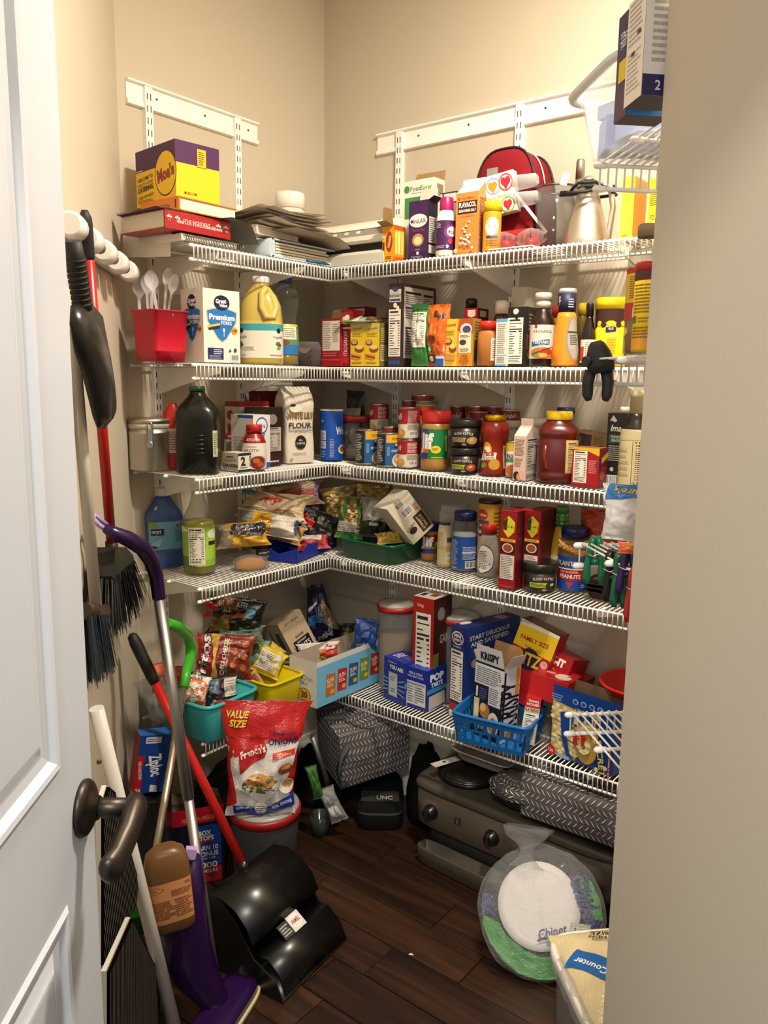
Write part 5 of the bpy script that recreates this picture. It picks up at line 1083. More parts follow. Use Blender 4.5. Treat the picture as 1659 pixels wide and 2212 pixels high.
carton('crackers_box', 'small cream and navy box of crackers at the shelf edge', 'box', b, '#ddd5c0', {'left': [('r', 0, .3, .12, 1, '#e2b84a'), ('l', .3, .72, .85, .85, 1, '#4a4a44'), ('r', .2, .55, .9, .68, '#b8b09c'), ('t', 'CRACKERS', .52, .30, .16, '#23232c', {'w': .92, 'b': .04}), ('t', 'PAIR WITH CHEESE', .55, .10, .08, '#5a5648', {'w': .8})],
    'front': [('r', 0, 0, 1, .10, '#1f2340'), ('r', 0, .86, 1, 1, '#1f2340'), ('t', '2', .3, .55, .45, '#1f2340', {'b': .05}), ('t', 'WAFER', .76, .55, .14, '#1f2340', {'rot': 90, 'w': .55, 'b': .03}), ('l', .1, .16, .7, .26, 1, '#4a4a60')], 'top': []})
# flour
p_ = on_x(646, 1005, .215)
w_ = (690 - 596) * depth((p_.x, p_.y, S3)) / F_PX
t = thing('flour_bag', 'creased white paper bag of flour', 'bag', (.20, p_.y - .005, S3 + WT), math.radians(72)); hh = z_at(p_, 646, 838) - S3; W2, D2 = .052, .042
def FS(u, v, e=0):
    th = 2 * math.pi * u; k = 1 - .05 * math.sin(v * math.pi) * 0 ; z = v * hh * .90
    pr = ring_pt((z, W2 * (1 + .03 * math.sin(v * 9)), D2 * (1 + .05 * math.sin(v * 7 + 1)), 7), th - math.pi / 2)
    n_ = .0035 * noise.noise(Vector((pr.x * 40, pr.y * 40, z * 22))); 
    f = 1 if v < .86 else 1 - (v - .86) / .14 * .35
    return Vector((pr.x * (1 + n_ * 8), (pr.y + math.copysign(e + n_, pr.y)) * f, z + .002 * math.sin(u * 40) * (v > .8)))
mb = MB(); mb.grid(FS, 60, 26); 
top = [FS(i / 60, 1) for i in range(60)]
mb.add([Vector((q.x * .98, q.y * s_, q.z + dz)) for s_, dz in ((1, 0), (.35, hh * .05), (.12, hh * .10), (0, hh * .10)) for q in top], [(j * 60 + i, j * 60 + (i + 1) % 60, (j + 1) * 60 + (i + 1) % 60, (j + 1) * 60 + i) for j in range(3) for i in range(60)], 0, True)
bo = mb.build('paper_bag', M('#ddd3c2', 'paper'), t)
def FFr(u, v, e):
    z = v * hh * .90; x = (u - .5) * 2 * W2 * .94; q_l = FS((.0 + (u - .5) * .12) % 1.0, v)
    return Vector((x, -D2 * (1 + .05 * math.sin(v * 7 + 1)) * (1 if v < .86 else 1 - (v - .86) / .14 * .35) - .0045 - e, z))
Print(FFr, W2 * 2, hh * .9, 14).run([('e', .30, .80, .22, .06, '#efe9dc'), ('e', .2, .845, .1, .02, '#3b3020'), ('t', 'WHITE LILY', .48, .70, .085, '#4a3518', {'w': .98, 'b': .04}), ('t', 'WHITE LILY', .48, .70, .08, '#a5813a', {'w': .95, 'b': .01}), ('t', 'FLOUR', .48, .555, .075, '#2c2622', {'w': .82, 'b': .015}), ('t', 'The Light Baking Flour', .48, .48, .028, '#5a5046', {'w': .86}), ('r', .05, .505, .95, .508, '#5a5046'), ('e', .48, .31, .20, .10, '#1d1a19'), ('t', 'ALL', .48, .34, .03, '#d8d0c2'), ('t', 'PURPOSE', .48, .29, .03, '#d8d0c2', {'w': .3}), ('t', 'UNENRICHED', .42, .145, .025, '#8a8074', {'w': .5}), ('t', 'J.R', .12, .06, .04, '#4a3c2c')]).build(bo, 'front_print')
def FFl(u, v, e): return Vector((-W2 * (1 + .03 * math.sin(v * 9)) - .004 - e, (.5 - u) * D2 * 1.7, v * hh * .9))
Print(FFl, D2 * 1.6, hh * .9, 14).run([('t', 'WHITE LILY', .5, .80, .05, '#6a5020', {'w': .8, 'b': .03}), ('l', .1, .25, .9, .66, 22, '#857b6d'), ('l', .1, .7, .9, .75, 2, '#5a5046')]).build(bo, 'side_print')

# ================================================================== THIRD SHELF, RIGHT SECTION
def C3(x0, x1, yt, yb, off=None, z=S3): return PL('B', x0, x1, yt, yb, z, off)
p = PL('B', 691, 741, 884, 998, S3)
round_thing('flour_canister', 'blue cardboard canister with white print beside the flour bag', 'canister', p, [('tube', [(0, 1), (.965, 1)], ('#1d4fa8', 'paper')), ('lid', [(.965, 1.03), (.985, 1.03), (1, .98)], ('#c9c6c0', 'plastic'))],
    [(0, -90, 90, .02, .94, [('r', 0, 0, 1, 1, '#1b50ac'), ('t', 'Wondra', .93, .62, .16, '#e9e9ec', {'w': .62, 'b': .03}), ('r', .14, .42, .34, .62, '#d8d8da'), ('l', .16, .44, .32, .60, 6, '#77798a'), ('r', .14, .24, .34, .40, '#d8d8da'), ('l', .16, .26, .32, .38, 5, '#77798a'), ('l', .14, .05, .34, .2, 4, '#9fb2da'), ('l', .45, .05, .6, .45, 12, '#9fb2da'), ('e', .85, .22, .16, .1, '#e6d8c0'), ('e', .85, .23, .11, .07, '#8a5a2a'), ('p', [(.15, .85), (.3, .83), (.22, .78)], '#7f9ad6')])])
p = C3(741, 798, 897, 996)
round_thing('rice_jar', 'clear jar with a red lid and a little rice in the bottom', 'jar', p, [('jar_wall', [(0, .9), (.02, 1, 1, 4), (.78, 1, 1, 4), (.86, .92, .92, 3)], ((.80, .79, .78), 'clear')), ('rice', [(.015, .88, .88, 4), (.03, .94, .94, 4), (.24, .94, .94, 4), (.25, .5)], ('#a8957a', 'matte')), ('lid', [(.86, 1.02, 1.02, 3.4), (.985, 1.02, 1.02, 3.4), (1, .96, .96, 3.4)], ('#a02020', 'plastic'))])
stand('coffee_pouch', 'black foil pouch standing at the back behind the rice jar', 748, 786, 846, 960, S3, .10, 'B', .04, '#16171a', [], 8)
stand('silver_pouch', 'silver grey pouch slumped behind the red lidded rice jar', 737, 778, 884, 985, S3, .15, 'B', .05, '#8d8880', [('e', .3, .8, .2, .08, '#3a302a')], 9)
RED, CREAM = '#a8161f', '#ddd3c0'
def soup(bits=0):
    return [('r', 0, 0, 1, 1, CREAM), ('r', 0, .47, 1, 1, RED), ('r', .44, .02, .78, 1, '#cfc6b6'), ('r', .44, .50, .78, 1, '#9a1a22'), ('l', .46, .53, .76, .94, 9, '#e0c8c0'), ('l', .46, .26, .76, .46, 6, '#7a7266'), ('b', .5, .06, .74, .22), ('t', "ampbell's", .14, .73, .20, '#efe6da', {'w': .30, 'sh': .3, 'b': .02}), ('e', .28, .16, .12, .14, '#c98a3a'), ('e', .24, .2, .07, .1, '#e0b268')]
p = C3(798, 839, 871, 985, .135); lo = dict(p); lo['h'] = .0
hc = .102
p2 = dict(p); p2['h'] = .088
can('soup_can', 'red and white soup can, upper of the back pair beside the rice jar', dict(loc=p['loc'] + Vector((0, 0, .090)), r=p['r'], h=z_at(p['loc'], 818, 871) - S3 - .094, rot=p['rot']), soup(), group='red and white soup cans')
can('soup_can', 'red and white soup can mostly hidden under another behind the rice jar', p2, soup(), group='red and white soup cans')
def prog(name, yl): return [('r', 0, 0, 1, 1, '#23588c'), ('r', .0, 0, .42, 1, '#15161c'), ('n', .03, .04, .40, .98, '#23242b'), ('l', .06, .08, .38, .92, 16, '#c9c6bc'), ('r', .45, .74, 1, 1, '#e0a92e'), ('t', 'RICH & HEARTY', .78, .87, .07, '#4a2c12', {'w': .36}), ('p', [(.66, .58), (1, .62), (1, .78), (.66, .72)], '#16171c'), ('t', 'PROGRESSO', .86, .67, .09, '#efece4', {'w': .36}), ('r', .47, .32, .54, .62, '#5d8ab8'), ('t', name, .78, .48, .07, '#e6ecf2', {'w': .4}), ('e', .82, .16, .22, .24, '#d8d2c4'), ('e', .82, .19, .18, .18, '#c98f4a'), ('e', .78, .2, .06, .06, '#e6c88a')]
p = C3(767, 820, 926, 1007); can('soup_can', 'blue hearty soup can in front of the rice jar', p, prog('BEEF POT ROAST', 0), group='blue hearty soup cans')
p = C3(813, 863, 934, 1012); can('soup_can', 'blue hearty soup can next to the stacked red soup cans', p, prog('CHICKEN CORN', 1), group='blue hearty soup cans')
p = C3(824, 864, 920, 985, .20); can('soup_can', 'can with a red rim band behind the blue soup cans', p, [('r', 0, 0, 1, 1, '#8a2a26'), ('r', 0, .8, 1, .9, '#d8cdbc')], group='blue hearty soup cans')
p = C3(858, 907, 948, 1014); p['h'] = min(p['h'], .10); z1 = p['loc'].z + p['h']
can('soup_can', 'red and white soup can at the bottom of the front stack of two', p, soup(), group='red and white soup cans')
can('soup_can', 'red and white soup can on top of the front stack of two', dict(p, loc=p['loc'] + Vector((0, 0, p['h'] + .001)), h=z_at(p['loc'], 882, 880) - z1), soup(), group='red and white soup cans')
# back rows
def back_can(x0, x1, yt, off, lbl, els, n=2, grp='red and white soup cans'):
    p = C3(x0, x1, yt, 985, off); H_ = p['h'] / n
    for k in range(n):
        can('soup_can', lbl[k] if isinstance(lbl, (list, tuple)) else lbl, dict(p, loc=p['loc'] + Vector((0, 0, k * H_)), h=H_ - .001), els, group=grp, n=24)
cre = [('r', 0, 0, 1, 1, '#cdbf9f'), ('r', 0, 0, 1, .5, '#b8a070'), ('l', .1, .6, .9, .9, 4, '#7a6a4a'), ('r', 0, .93, 1, 1, '#8f7f5c')]
drk = [('r', 0, 0, 1, 1, '#7a141c'), ('t', "Campbell's", .4, .7, .24, '#d8c8c0', {'w': .5, 'sh': .3}), ('r', 0, 0, 1, .4, '#c9bfae')]
back_can(866, 900, 863, .10, ['dark red soup can low in the rear stack by the upright', 'dark red soup can topping the rear stack by the upright'], drk)
back_can(886, 935, 852, .06, ['dark red soup can under the tallest can of the back row', 'tallest dark red can at the back above the cream can'], drk)
back_can(896, 944, 865, .125, ['cream labelled can hidden low behind the peanut butter', 'cream labelled can peeking above the red lid behind the peanut butter'], cre)
p = C3(905, 936, 878, 985, .185); round_thing('spice_jar', 'jar with an orange red lid between the soup cans and peanut butter', 'jar', p, [('jar', [(0, 1), (.86, 1)], ('#b58a3a', 'plastic')), ('lid', [(.86, 1.03), (1, 1.0)], ('#d04a20', 'plastic'))])
for k, (x0, x1, yt, off) in enumerate([(970, 1003, 876, .07), (1004, 1048, 876, .06), (1012, 1052, 888, .12), (1048, 1082, 876, .07), (1078, 1120, 884, .10)]):
    back_can(x0, x1, yt, off, [['lower red soup can in the back row behind the black tub', 'upper red soup can in the back row behind the black tub'], ['lower red soup can at the back beside the salsa jar', 'upper red soup can at the back beside the salsa jar'], ['lower red soup can one row ahead of the back row', 'upper red soup can one row ahead of the back row'], ['lower red soup can directly behind the salsa jar', 'upper red soup can directly behind the salsa jar'], ['lower white noodle soup can behind the salsa jar shoulder', 'upper white noodle soup can behind the salsa jar shoulder']][k], drk if k < 4 else [('r', 0, 0, 1, 1, '#d9d3c6'), ('r', 0, .68, 1, 1, '#7a161c'), ('t', "Campbell's", .5, .84, .14, '#d8c8c0', {'w': .4}), ('t', 'CHUNKY NOODLE', .5, .4, .12, '#2a2522', {'w': .6})])
# peanut butter
def pbutter(lbl, P, els, lidc, rot=0):
    return round_thing('peanut_butter_jar', lbl, 'jar', P, [('jar', [(0, .86), (.03, .97), (.10, 1), (.14, .98), (.72, .98), (.79, .93), (.80, .86)], ('#a8793f', 'gloss')), ('lid', [(.80, .96), (.82, .98), (.985, .97), (1, .92)], (lidc, 'plastic'))], [(0, -100, 100, .20, .70, els)], rot)
pbutter('big peanut butter jar with a red lid and a green and blue label', C3(907, 973, 887, 1020), [('r', 0, 0, 1, 1, '#1f7a45'), ('r', .0, 0, .34, 1, '#2a3f8a'), ('t', 'Jif', .30, .60, .48, '#efece4', {'w': .32, 'b': .05}), ('r', .1, .2, .36, .34, '#d8582a'), ('e', .5, .32, .10, .13, '#e6d21c'), ('l', .44, .26, .56, .38, 3, '#7a6a10'), ('n', .76, .02, .98, .96, '#e6cfc6'), ('r', .69, .26, .73, .78, '#e6d21c'), ('l', .42, .02, .68, .08, 1, '#e6d21c'), ('r', 0, 0, .3, .18, '#23357a')], '#b8201f')
def kettle(lbl, P, strip, soupc, rot=0):
    return round_thing('soup_tub', lbl, 'tub', P, [('tub', [(0, .78), (.03, .84), (.74, .96)], ('#1a1817', 'plastic')), ('lid', [(.74, 1.0), (.78, 1.02), (.95, 1.02), (1, .96)], ('#131212', 'plastic'))], [(0, -85, 85, .06, .70, [('t', 'SLOW KETTLE', .46, .66, .13, '#d8d4ca', {'w': .46, 'arc': .05}), ('t', "Campbell's", .46, .84, .07, '#a8383a', {'w': .26}), ('r', .16, .22, .56, .48, strip), ('l', .19, .25, .53, .45, 3, '#3a3426'), ('e', .68, .32, .18, .27, '#242221'), ('e', .68, .32, .145, .21, soupc), ('e', .66, .36, .06, .08, '#c9b07a'), ('e', .48, .1, .06, .06, '#8a8a80')])], rot, group='black soup tubs')
p = C3(969, 1035, 966, 1028); p['r'] *= 1.02
kettle('black slow cooked soup tub with a lime strip, lower of the stacked pair', p, '#b9c42c', '#b5482e')
z1 = p['loc'].z + p['h']
kettle('black slow cooked soup tub with a tan strip, upper of the stacked pair', dict(p, loc=Vector((p['loc'].x, p['loc'].y, z1 + .001)), h=z_at(p['loc'], 1002, 906) - z1, r=p['r'] * 1.04), '#b8a06a', '#b98a52')
# salsa
p = C3(1033, 1098, 896, 1031)
round_thing('salsa_jar', 'glass jar of red salsa with a gold lid and hourglass waist', 'jar', p, [('jar', [(0, .86), (.03, .96), (.12, .94), (.35, .80), (.50, .80), (.62, .90), (.72, 1.0), (.80, .98), (.87, .80), (.90, .68)], ('#86200f', 'gloss')), ('lid', [(.90, .72), (.91, .74), (.985, .74), (1, .70)], ('#d9ad22', 'metal'))],
    [(0, -75, 35, .10, .56, [('e', .35, .72, .22, .28, '#e2a82a'), ('e', .35, .66, .16, .2, '#efe6d2'), ('p', [(0, .3), (.75, .38), (.8, .62), (.1, .66)], '#e6dccb'), ('t', 'Pace', .42, .60, .20, '#b02a1c', {'w': .52, 'b': .04}), ('t', 'PICANTE', .42, .40, .12, '#4a2c1c', {'w': .55}), ('e', .7, .2, .22, .2, '#b8862a'), ('e', .25, .15, .14, .10, '#5f8a3a')]), (0, 45, 80, .12, .5, [('r', 0, 0, 1, 1, '#c9bda0'), ('l', .15, .1, .85, .9, 8, '#6d6452')])])
p = C3(1091, 1118, 952, 1036, .22); can('pasta_can', 'spaghetti can behind the pink carton', p, [('r', 0, 0, 1, 1, '#e4ddd0'), ('r', 0, .74, 1, 1, '#d8b41e'), ('t', 'SPAGH', .4, .58, .14, '#23231f', {'w': .4, 'b': .04}), ('r', 0, .40, 1, .5, '#3c8a4a'), ('e', .5, .15, .3, .18, '#c8662a')])
b = BB(1107, 1133, 1161, .285, 905, 1042, S3)
gable('broth_carton', 'pink gable-top carton with nutrition facts on its side', b, {'all': '#dcbfae', 'right': '#d9cdbf'}, {'front': [('l', .1, .55, .9, .93, 12, '#8d6f62'), ('l', .1, .3, .8, .5, 6, '#9d7f72'), ('e', .3, .1, .25, .10, '#2a1e1c'), ('e', .55, .08, .25, .09, '#c98a6a'), ('e', .75, .12, .2, .1, '#e0b09a')], 'right': [('n', .05, .22, .98, .95, '#d9cdbf'), ('t', '4g', .28, .09, .07, '#2a2422', {'b': .04}), ('r', .06, .03, .94, .15, '#b8aaa2'), ('t', '4g NET CARBS', .5, .09, .06, '#2a2422', {'w': .8})]}, top='#e0c9bb', hf=.18, fin=.10)
p = C3(1128, 1184, 903, 1010, .13); round_thing('tub', 'white plastic tub with a domed lid behind the tomato sauce jug', 'tub', p, [('tub', [(0, .88), (.86, .98)], ('#cdc6ba', 'plastic')), ('lid', [(.86, 1.02), (.95, 1.02), (1, .9)], ('#dad4c8', 'plastic'))])
p = PL('B', 1156, 1247, 888, 1048, S3)
t = round_thing('sauce_jug', 'huge plastic jug of dark red pasta sauce with a yellow lid', 'jug', p, [('jug', [(0, .88, .88, 3), (.03, .98, .98, 3.2), (.12, 1, 1, 3.2), (.15, .97, .97, 3.2), (.18, .99, .99, 3.2), (.60, .97, .97, 3.2), (.64, .94, .94, 3), (.67, 1.0, 1.0, 3), (.74, .98, .98, 2.8), (.81, .80, .80, 2.4), (.86, .60), (.88, .58)], ('#5a150c', 'gloss')), ('lid', [(.88, .60), (.89, .62), (.985, .62), (1, .57)], ('#e9c41c', 'plastic'))],
    [(0, 12, 62, .15, .61, [('r', 0, 0, 1, 1, '#c9b06a'), ('n', .05, .05, .95, .95, '#d3bd7d')]), (0, 62, 100, .15, .61, [('r', 0, 0, 1, 1, '#8f7a45')])], n=44)
R_, H_ = p['r'], p['h']; MB().tube([(-R_ * .55, -R_ * .80, H_ * .56), (-R_ * .62, -R_ * .86, H_ * .38), (-R_ * .55, -R_ * .90, H_ * .22), (-R_ * .30, -R_ * .93, H_ * .20)], [.006, .007, .007, .004], 8).build('moulded_grip', M('#6d1f12', 'gloss'), t)
p = C3(1198, 1236, 880, 1000, .10); round_thing('spread_jar', 'jar with a dark blue lid behind the pasta sauce jug', 'jar', p, [('jar', [(0, 1), (.92, 1)], ('#6a4a2c', 'gloss')), ('lid', [(.92, 1.03), (1, 1)], ('#1c2c6a', 'plastic'))])
b = BB(1233, 1262, 1292, .17, 890, 1010, S3); b['d'] = .11; z0 = S3 + .075
b = dict(b, loc=Vector((b['loc'].x, b['loc'].y, S3 + .10)), h=.035, w=.075); carton('cereal_bar_box', 'tan and dark box lying on the items behind the red dinner box', 'box', b, {'all': '#8a6f3c', 'front': '#3a2c24'}, {'front': [('r', .1, .2, .6, .8, '#6d5a3c')], 'right': [('l', .1, .2, .9, .8, 4, '#5c4a26')]}, tilt=(0, 6, 0))
b = BB(1228, 1268, 1296, .17, 935, 1010, S3); b['h'] = .096; b['d'] = .11; carton('dark_box', 'dark box at the back supporting the tan box', 'box', b, '#22201f')
b = BB(1247, 1300, 1308, .20, 950, 1012, S3); b['h'] = .075; b['d'] = .02; carton('white_packet', 'white packet edge behind the red dinner box', 'packet', b, '#d8d2c6')
b = BB(1233, 1291, 1309, .292, 969, 1056, S3)
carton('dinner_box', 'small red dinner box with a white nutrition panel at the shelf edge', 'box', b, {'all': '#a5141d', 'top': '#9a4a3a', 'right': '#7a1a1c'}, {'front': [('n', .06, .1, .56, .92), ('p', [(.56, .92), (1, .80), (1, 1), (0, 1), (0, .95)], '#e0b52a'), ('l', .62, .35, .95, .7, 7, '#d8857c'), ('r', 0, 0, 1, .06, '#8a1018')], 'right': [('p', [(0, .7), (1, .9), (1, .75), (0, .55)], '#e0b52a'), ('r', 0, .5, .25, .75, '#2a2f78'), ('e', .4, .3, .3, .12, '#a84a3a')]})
b = BB(1309, 1350, 1362, .225, 893, 1040, S3); b['d'] = .06
t = carton('soup_carton', 'black soup carton with a green tomato label and white cap', 'carton', b, '#161616', {'front': [('t', 'Imag', .56, .80, .085, '#e9e6de', {'w': .7, 'sh': .2}), ('r', .12, .60, .95, .71, '#2a5c46'), ('t', 'TOMATO', .5, .68, .035, '#cfe0cc', {'w': .6}), ('t', 'BASIL', .5, .635, .035, '#cfe0cc', {'w': .45}), ('l', .12, .35, .9, .57, 8, '#9a968e'), ('e', .35, .24, .1, .03, '#b8b4aa'), ('b', .12, .02, .9, .16), ('p', [(.12, .9), (.3, .97), (.5, .9), (.42, .88)], '#b8b4aa')]})
o = MB().loft(rows((0, .012), (.014, .012), (.016, .010)), 16).build('cap', M('#e0dccf', 'plastic'), t); o.location = (.006, 0, b['h'])
p = C3(1334, 1397, 844, 1052, .262)
round_thing('liquor_bottle', 'dark bottle wrapped in a cream label with a paper sealed neck', 'bottle', p, [('bottle', [(0, .94), (.02, 1), (.52, 1), (.62, .92), (.70, .58), (.74, .50), (.78, .46)], ('#1a0f0a', 'gloss')), ('neck_seal', [(.775, .47), (.93, .47), (.935, .52), (.995, .52), (1, .48)], ('#cfc29a', 'paper'))],
    [(0, -100, 100, .02, .62, [('r', 0, 0, 1, 1, '#cdbd92'), ('p', [(0, .9), (.3, 1), (.6, .96), (1, 1), (1, .85), (0, .8)], '#b8ab84'), ('r', .46, .10, .98, .80, '#3a3020'), ('r', .47, .105, .97, .795, '#cdbd92'), ('n', .49, .13, .95, .77, '#c9b98c'), ('l', .05, .2, .4, .7, 5, '#b3a478')])])
# white snack bag clipped upside down on the near third shelf
c = on_t(1352, 1110, 1.745)
t = bag('chip_bag', 'white chip bag with upside-down gold lettering hanging at the doorway', 'bag', (c.x, c.y, 0), (0, 0, face_cam(c) + math.radians(-10)), .080, .095, .04, '#dedbd6', [('p', [(.0, .72), (1, .82), (1, 1), (.15, 1)], '#2f74b5'), ('t', "Jaure's", .60, .88, .11, '#40300f', {'rot': 172, 'w': .74, 'b': .06}), ('t', "Jaure's", .60, .88, .10, '#c9a85c', {'rot': 172, 'w': .71, 'b': .02})], seed=6, wr=.16, kind='paper', pk='print')
t.location.z = z_at(c, 1350, 1168)
# ================================================================== LOOSE PACKETS
def at_wall(wall, off, px, py):
    return on_x(px, py, off) if wall == 'A' else on_y(px, py, -off) if wall == 'B' else on_s(px, py, off) if wall == 'S' else on_t(px, py, off)
def pose(c, yaw, lean, roll):
    return Euler((0, 0, face_cam(c) + math.radians(yaw))).to_matrix() @ Euler((math.radians(lean), 0, 0)).to_matrix() @ Euler((0, math.radians(roll), 0)).to_matrix()
def packet(name, label, cat, wall, off, xc, yc, wpx, hpx, t_, col, els=(), yaw=0, lean=0, roll=0, seed=1, minz=None, **k):
    c = at_wall(wall, off, xc, yc); m = (c - CAM).dot(FWD) / F_PX; w, h = wpx * m, hpx * m
    R3 = pose(c, yaw, lean, roll); loc = c - R3 @ Vector((0, 0, h / 2))
    if minz is not None and loc.z < minz: loc.z = minz
    return bag(name, label, cat, loc, R3.to_euler(), w, h, t_, col, els, seed=seed, **k)
def tilted_box(name, label, cat, wall, off, xc, yc, wpx, hpx, d, col, faces=None, yaw=0, lean=0, roll=0, **k):
    c = at_wall(wall, off, xc, yc); m = (c - CAM).dot(FWD) / F_PX; w, h = wpx * m, hpx * m
    R3 = pose(c, yaw, lean, roll); loc = c - R3 @ Vector((0, 0, h / 2))
    t = carton(name, label, cat, dict(loc=loc, w=w, d=d, h=h, rot=0), col, faces, **k); t.rotation_euler = R3.to_euler(); return t

# ================================================================== FOURTH SHELF, LEFT SECTION
p = PL('A', 316, 398, 1053, 1233, S4)
t = round_thing('cleaner_bottle', 'blue floor cleaner bottle with a pale blue label and white cap', 'bottle', p, [('bottle', [(0, .90, .62, 3), (.02, 1, .68, 3.4), (.22, 1, .68, 3.4), (.25, .96, .66, 3.4), (.58, .96, .66, 3.4), (.63, 1, .66, 3), (.70, .92, .60, 2.8), (.78, .66, .52, 2.6), (.86, .46, .42, 2.4), (.90, .34, .34, 2)], ('#3f5fa0', 'plastic')), ('cap', [(.90, .36), (.985, .35), (1, .31)], ('#e3e0da', 'plastic'))],
    [(0, -60, 78, .24, .59, [('r', 0, 0, 1, 1, '#79b4d4'), ('r', .0, .80, .3, 1, '#7fae3a'), ('r', .10, .52, .42, .76, '#2a2550'), ('t', 'WETJET', .26, .64, .10, '#e6e9f2', {'w': .26, 'b': .03}), ('e', .62, .84, .04, .05, '#a8343a'), ('e', .75, .86, .03, .05, '#20242c'), ('e', .88, .86, .03, .05, '#20242c'), ('l', .55, .25, .92, .7, 7, '#4f86a8'), ('r', .15, .06, .3, .14, '#20305a'), ('p', [(.1, .2), (.4, .4), (.35, .1)], '#a8d4e6')]), (0, -50, -20, .72, .80, [('e', .5, .5, .45, .5, '#1c1f2e'), ('e', .5, .5, .3, .35, '#b8c4d8')])], rot=12, n=40)
p = PL('A', 397, 466, 1046, 1246, S4)
t = round_thing('vinegar_bottle', 'clear bottle of pale yellow liquid with a green label and white cap', 'bottle', p, [('glass_wall', [(0, .93), (.02, 1), (.56, 1), (.63, .93), (.72, .68), (.80, .50), (.88, .38), (.925, .36)], ((.86, .88, .82), 'clear')), ('liquid', [(.015, .90), (.03, .96), (.56, .96), (.60, .90), (.605, .5)], ('#a89a2c', 'liquid')), ('cap', [(.925, .44), (.99, .44), (1, .40)], ('#e6e3da', 'plastic'))],
    [(0, -88, 88, .10, .55, [('r', 0, 0, 1, 1, '#8db83a'), ('r', 0, .0, .45, .25, '#2f6a34'), ('e', .75, .45, .3, .3, '#a8cc4a'), ('p', [(0, .8), (.3, .9), (.1, 1), (0, 1)], '#d8e0b0'), ('n', .28, .04, .62, .97, '#e3ddcc'), ('r', .7, .52, .92, .62, '#16261a'), ('e', .82, .8, .15, .12, '#dfe6c0')])], n=36)
# bread, wraps and sweets heaped in the corner
ZS = S4 + WT
packet('tortilla_pack', 'clear pack of flour tortillas with red and blue print, low on the bread heap', 'bread', 'A', .17, 592, 1094, 160, 75, .035, '#b59a72', [('r', .05, .3, .95, .75, '#c2a880'), ('e', .45, .6, .18, .16, '#b5302a'), ('l', .1, .1, .9, .3, 4, '#8f7550'), ('r', 0, .8, .2, 1, '#4a86b0')], yaw=-10, lean=-48, roll=6, seed=11, pk='film')
packet('tortilla_pack', 'zip bag of wraps with a red stripe on top of the bread heap', 'bread', 'A', .12, 625, 1068, 150, 60, .03, '#9c8266', [('r', .3, .35, 1, .55, '#a8352a'), ('r', .1, .6, .9, .8, '#b39a78'), ('r', .9, .2, 1, .9, '#7a5a8a')], yaw=-6, lean=-40, roll=-6, seed=12)
packet('bun_bag', 'white and yellow printed bag of hot dog buns across the heap', 'bread', 'A', .20, 580, 1132, 150, 52, .05, '#c9bda8', [('r', .0, .1, .25, .9, '#8f8a84'), ('r', .25, .05, .56, .95, '#d9a21f'), ('t', 'Sfilom', .47, .5, .3, '#4a2b14', {'w': .2, 'rot': -6}), ('r', .56, .1, .95, .9, '#d8cec0'), ('r', .93, .2, 1, .8, '#33508a')], yaw=-10, lean=-30, roll=9, seed=13)
packet('bread_bag', 'yellow and navy bread bag tied with its tail towards the juice bottle', 'bread', 'A', .20, 525, 1155, 118, 54, .05, '#cf9f26', [('p', [(.25, .5), (.9, .35), (1, .7), (.9, .95), (.3, .95)], '#1c2238'), ('t', 'BREAD', .6, .72, .22, '#d9d6cc', {'w': .45, 'rot': -8, 'sh': .2}), ('p', [(0, 0), (.3, 0), (.2, 1), (0, 1)], '#b9a68a'), ('p', [(.3, .05), (.6, .02), (.55, .3), (.3, .4)], '#e6b93a')], yaw=0, lean=-20, roll=-4, seed=14)
packet('roll_bag', 'bag of soft rolls with yellow print next to the blue tray', 'bread', 'A', .20, 618, 1150, 86, 44, .05, '#c49a5c', [('r', 0, .5, .5, 1, '#d8a528'), ('e', .7, .4, .2, .3, '#d8b07a'), ('e', .4, .3, .2, .2, '#cfa065')], yaw=-15, lean=-35, roll=14, seed=15)
packet('sweet_bag', 'black shiny bag with two red clips above the blue tray', 'bag', 'A', .22, 686, 1133, 92, 62, .05, '#17120f', [('e', .15, .55, .10, .16, '#c0201c'), ('e', .34, .42, .10, .16, '#c0201c'), ('r', .05, .75, .35, .95, '#4a5a72')], yaw=0, lean=-25, roll=20, seed=16)
packet('crisp_bag', 'crinkled clear bag behind the bread heap by the back wall', 'bag', 'A', .10, 668, 1088, 70, 60, .05, '#7a6870', [('r', .2, .2, .8, .7, '#8d4a4a')], seed=17, lean=-20)
# blue tray
b = BZ(588, 1200, 640, 1217, 727, 1181, 1160, S4)
t = thing('display_tray', 'blue cardboard display tray with cut-away sides and red film inside', 'tray', b['loc'], b['rot']); w, d, h = b['w'], max(b['d'], .10), .05; bm = M('#13309a', 'paper')
MB().box(-w / 2, w / 2, -d / 2, d / 2, 0, .002).build('tray_floor', bm, t)
def wallp(nm, pts, th, ax):
    mb = MB(); k = len(pts)
    vs = [((x, q, z) if ax == 'y' else (q, x, z)) for q in th for x, z in pts]
    mb.add(vs, [tuple(range(k)), tuple(range(2 * k - 1, k - 1, -1))] + [(i, k + i, k + (i + 1) % k, (i + 1) % k) for i in range(k)]); return mb.build(nm, bm, t)
wallp('front_wall', [(-w / 2, 0), (w / 2, 0), (w / 2, h), (w * .3, h * .95), (-w * .1, h * .85), (-w * .22, h * 1.0), (-w * .3, h * .7), (-w * .38, h * .5), (-w / 2, h * .9)], (-d / 2, -d / 2 + .002), 'y')
wallp('back_wall', [(-w / 2, 0), (w / 2, 0), (w / 2, h), (-w / 2, h)], (d / 2 - .002, d / 2), 'y')
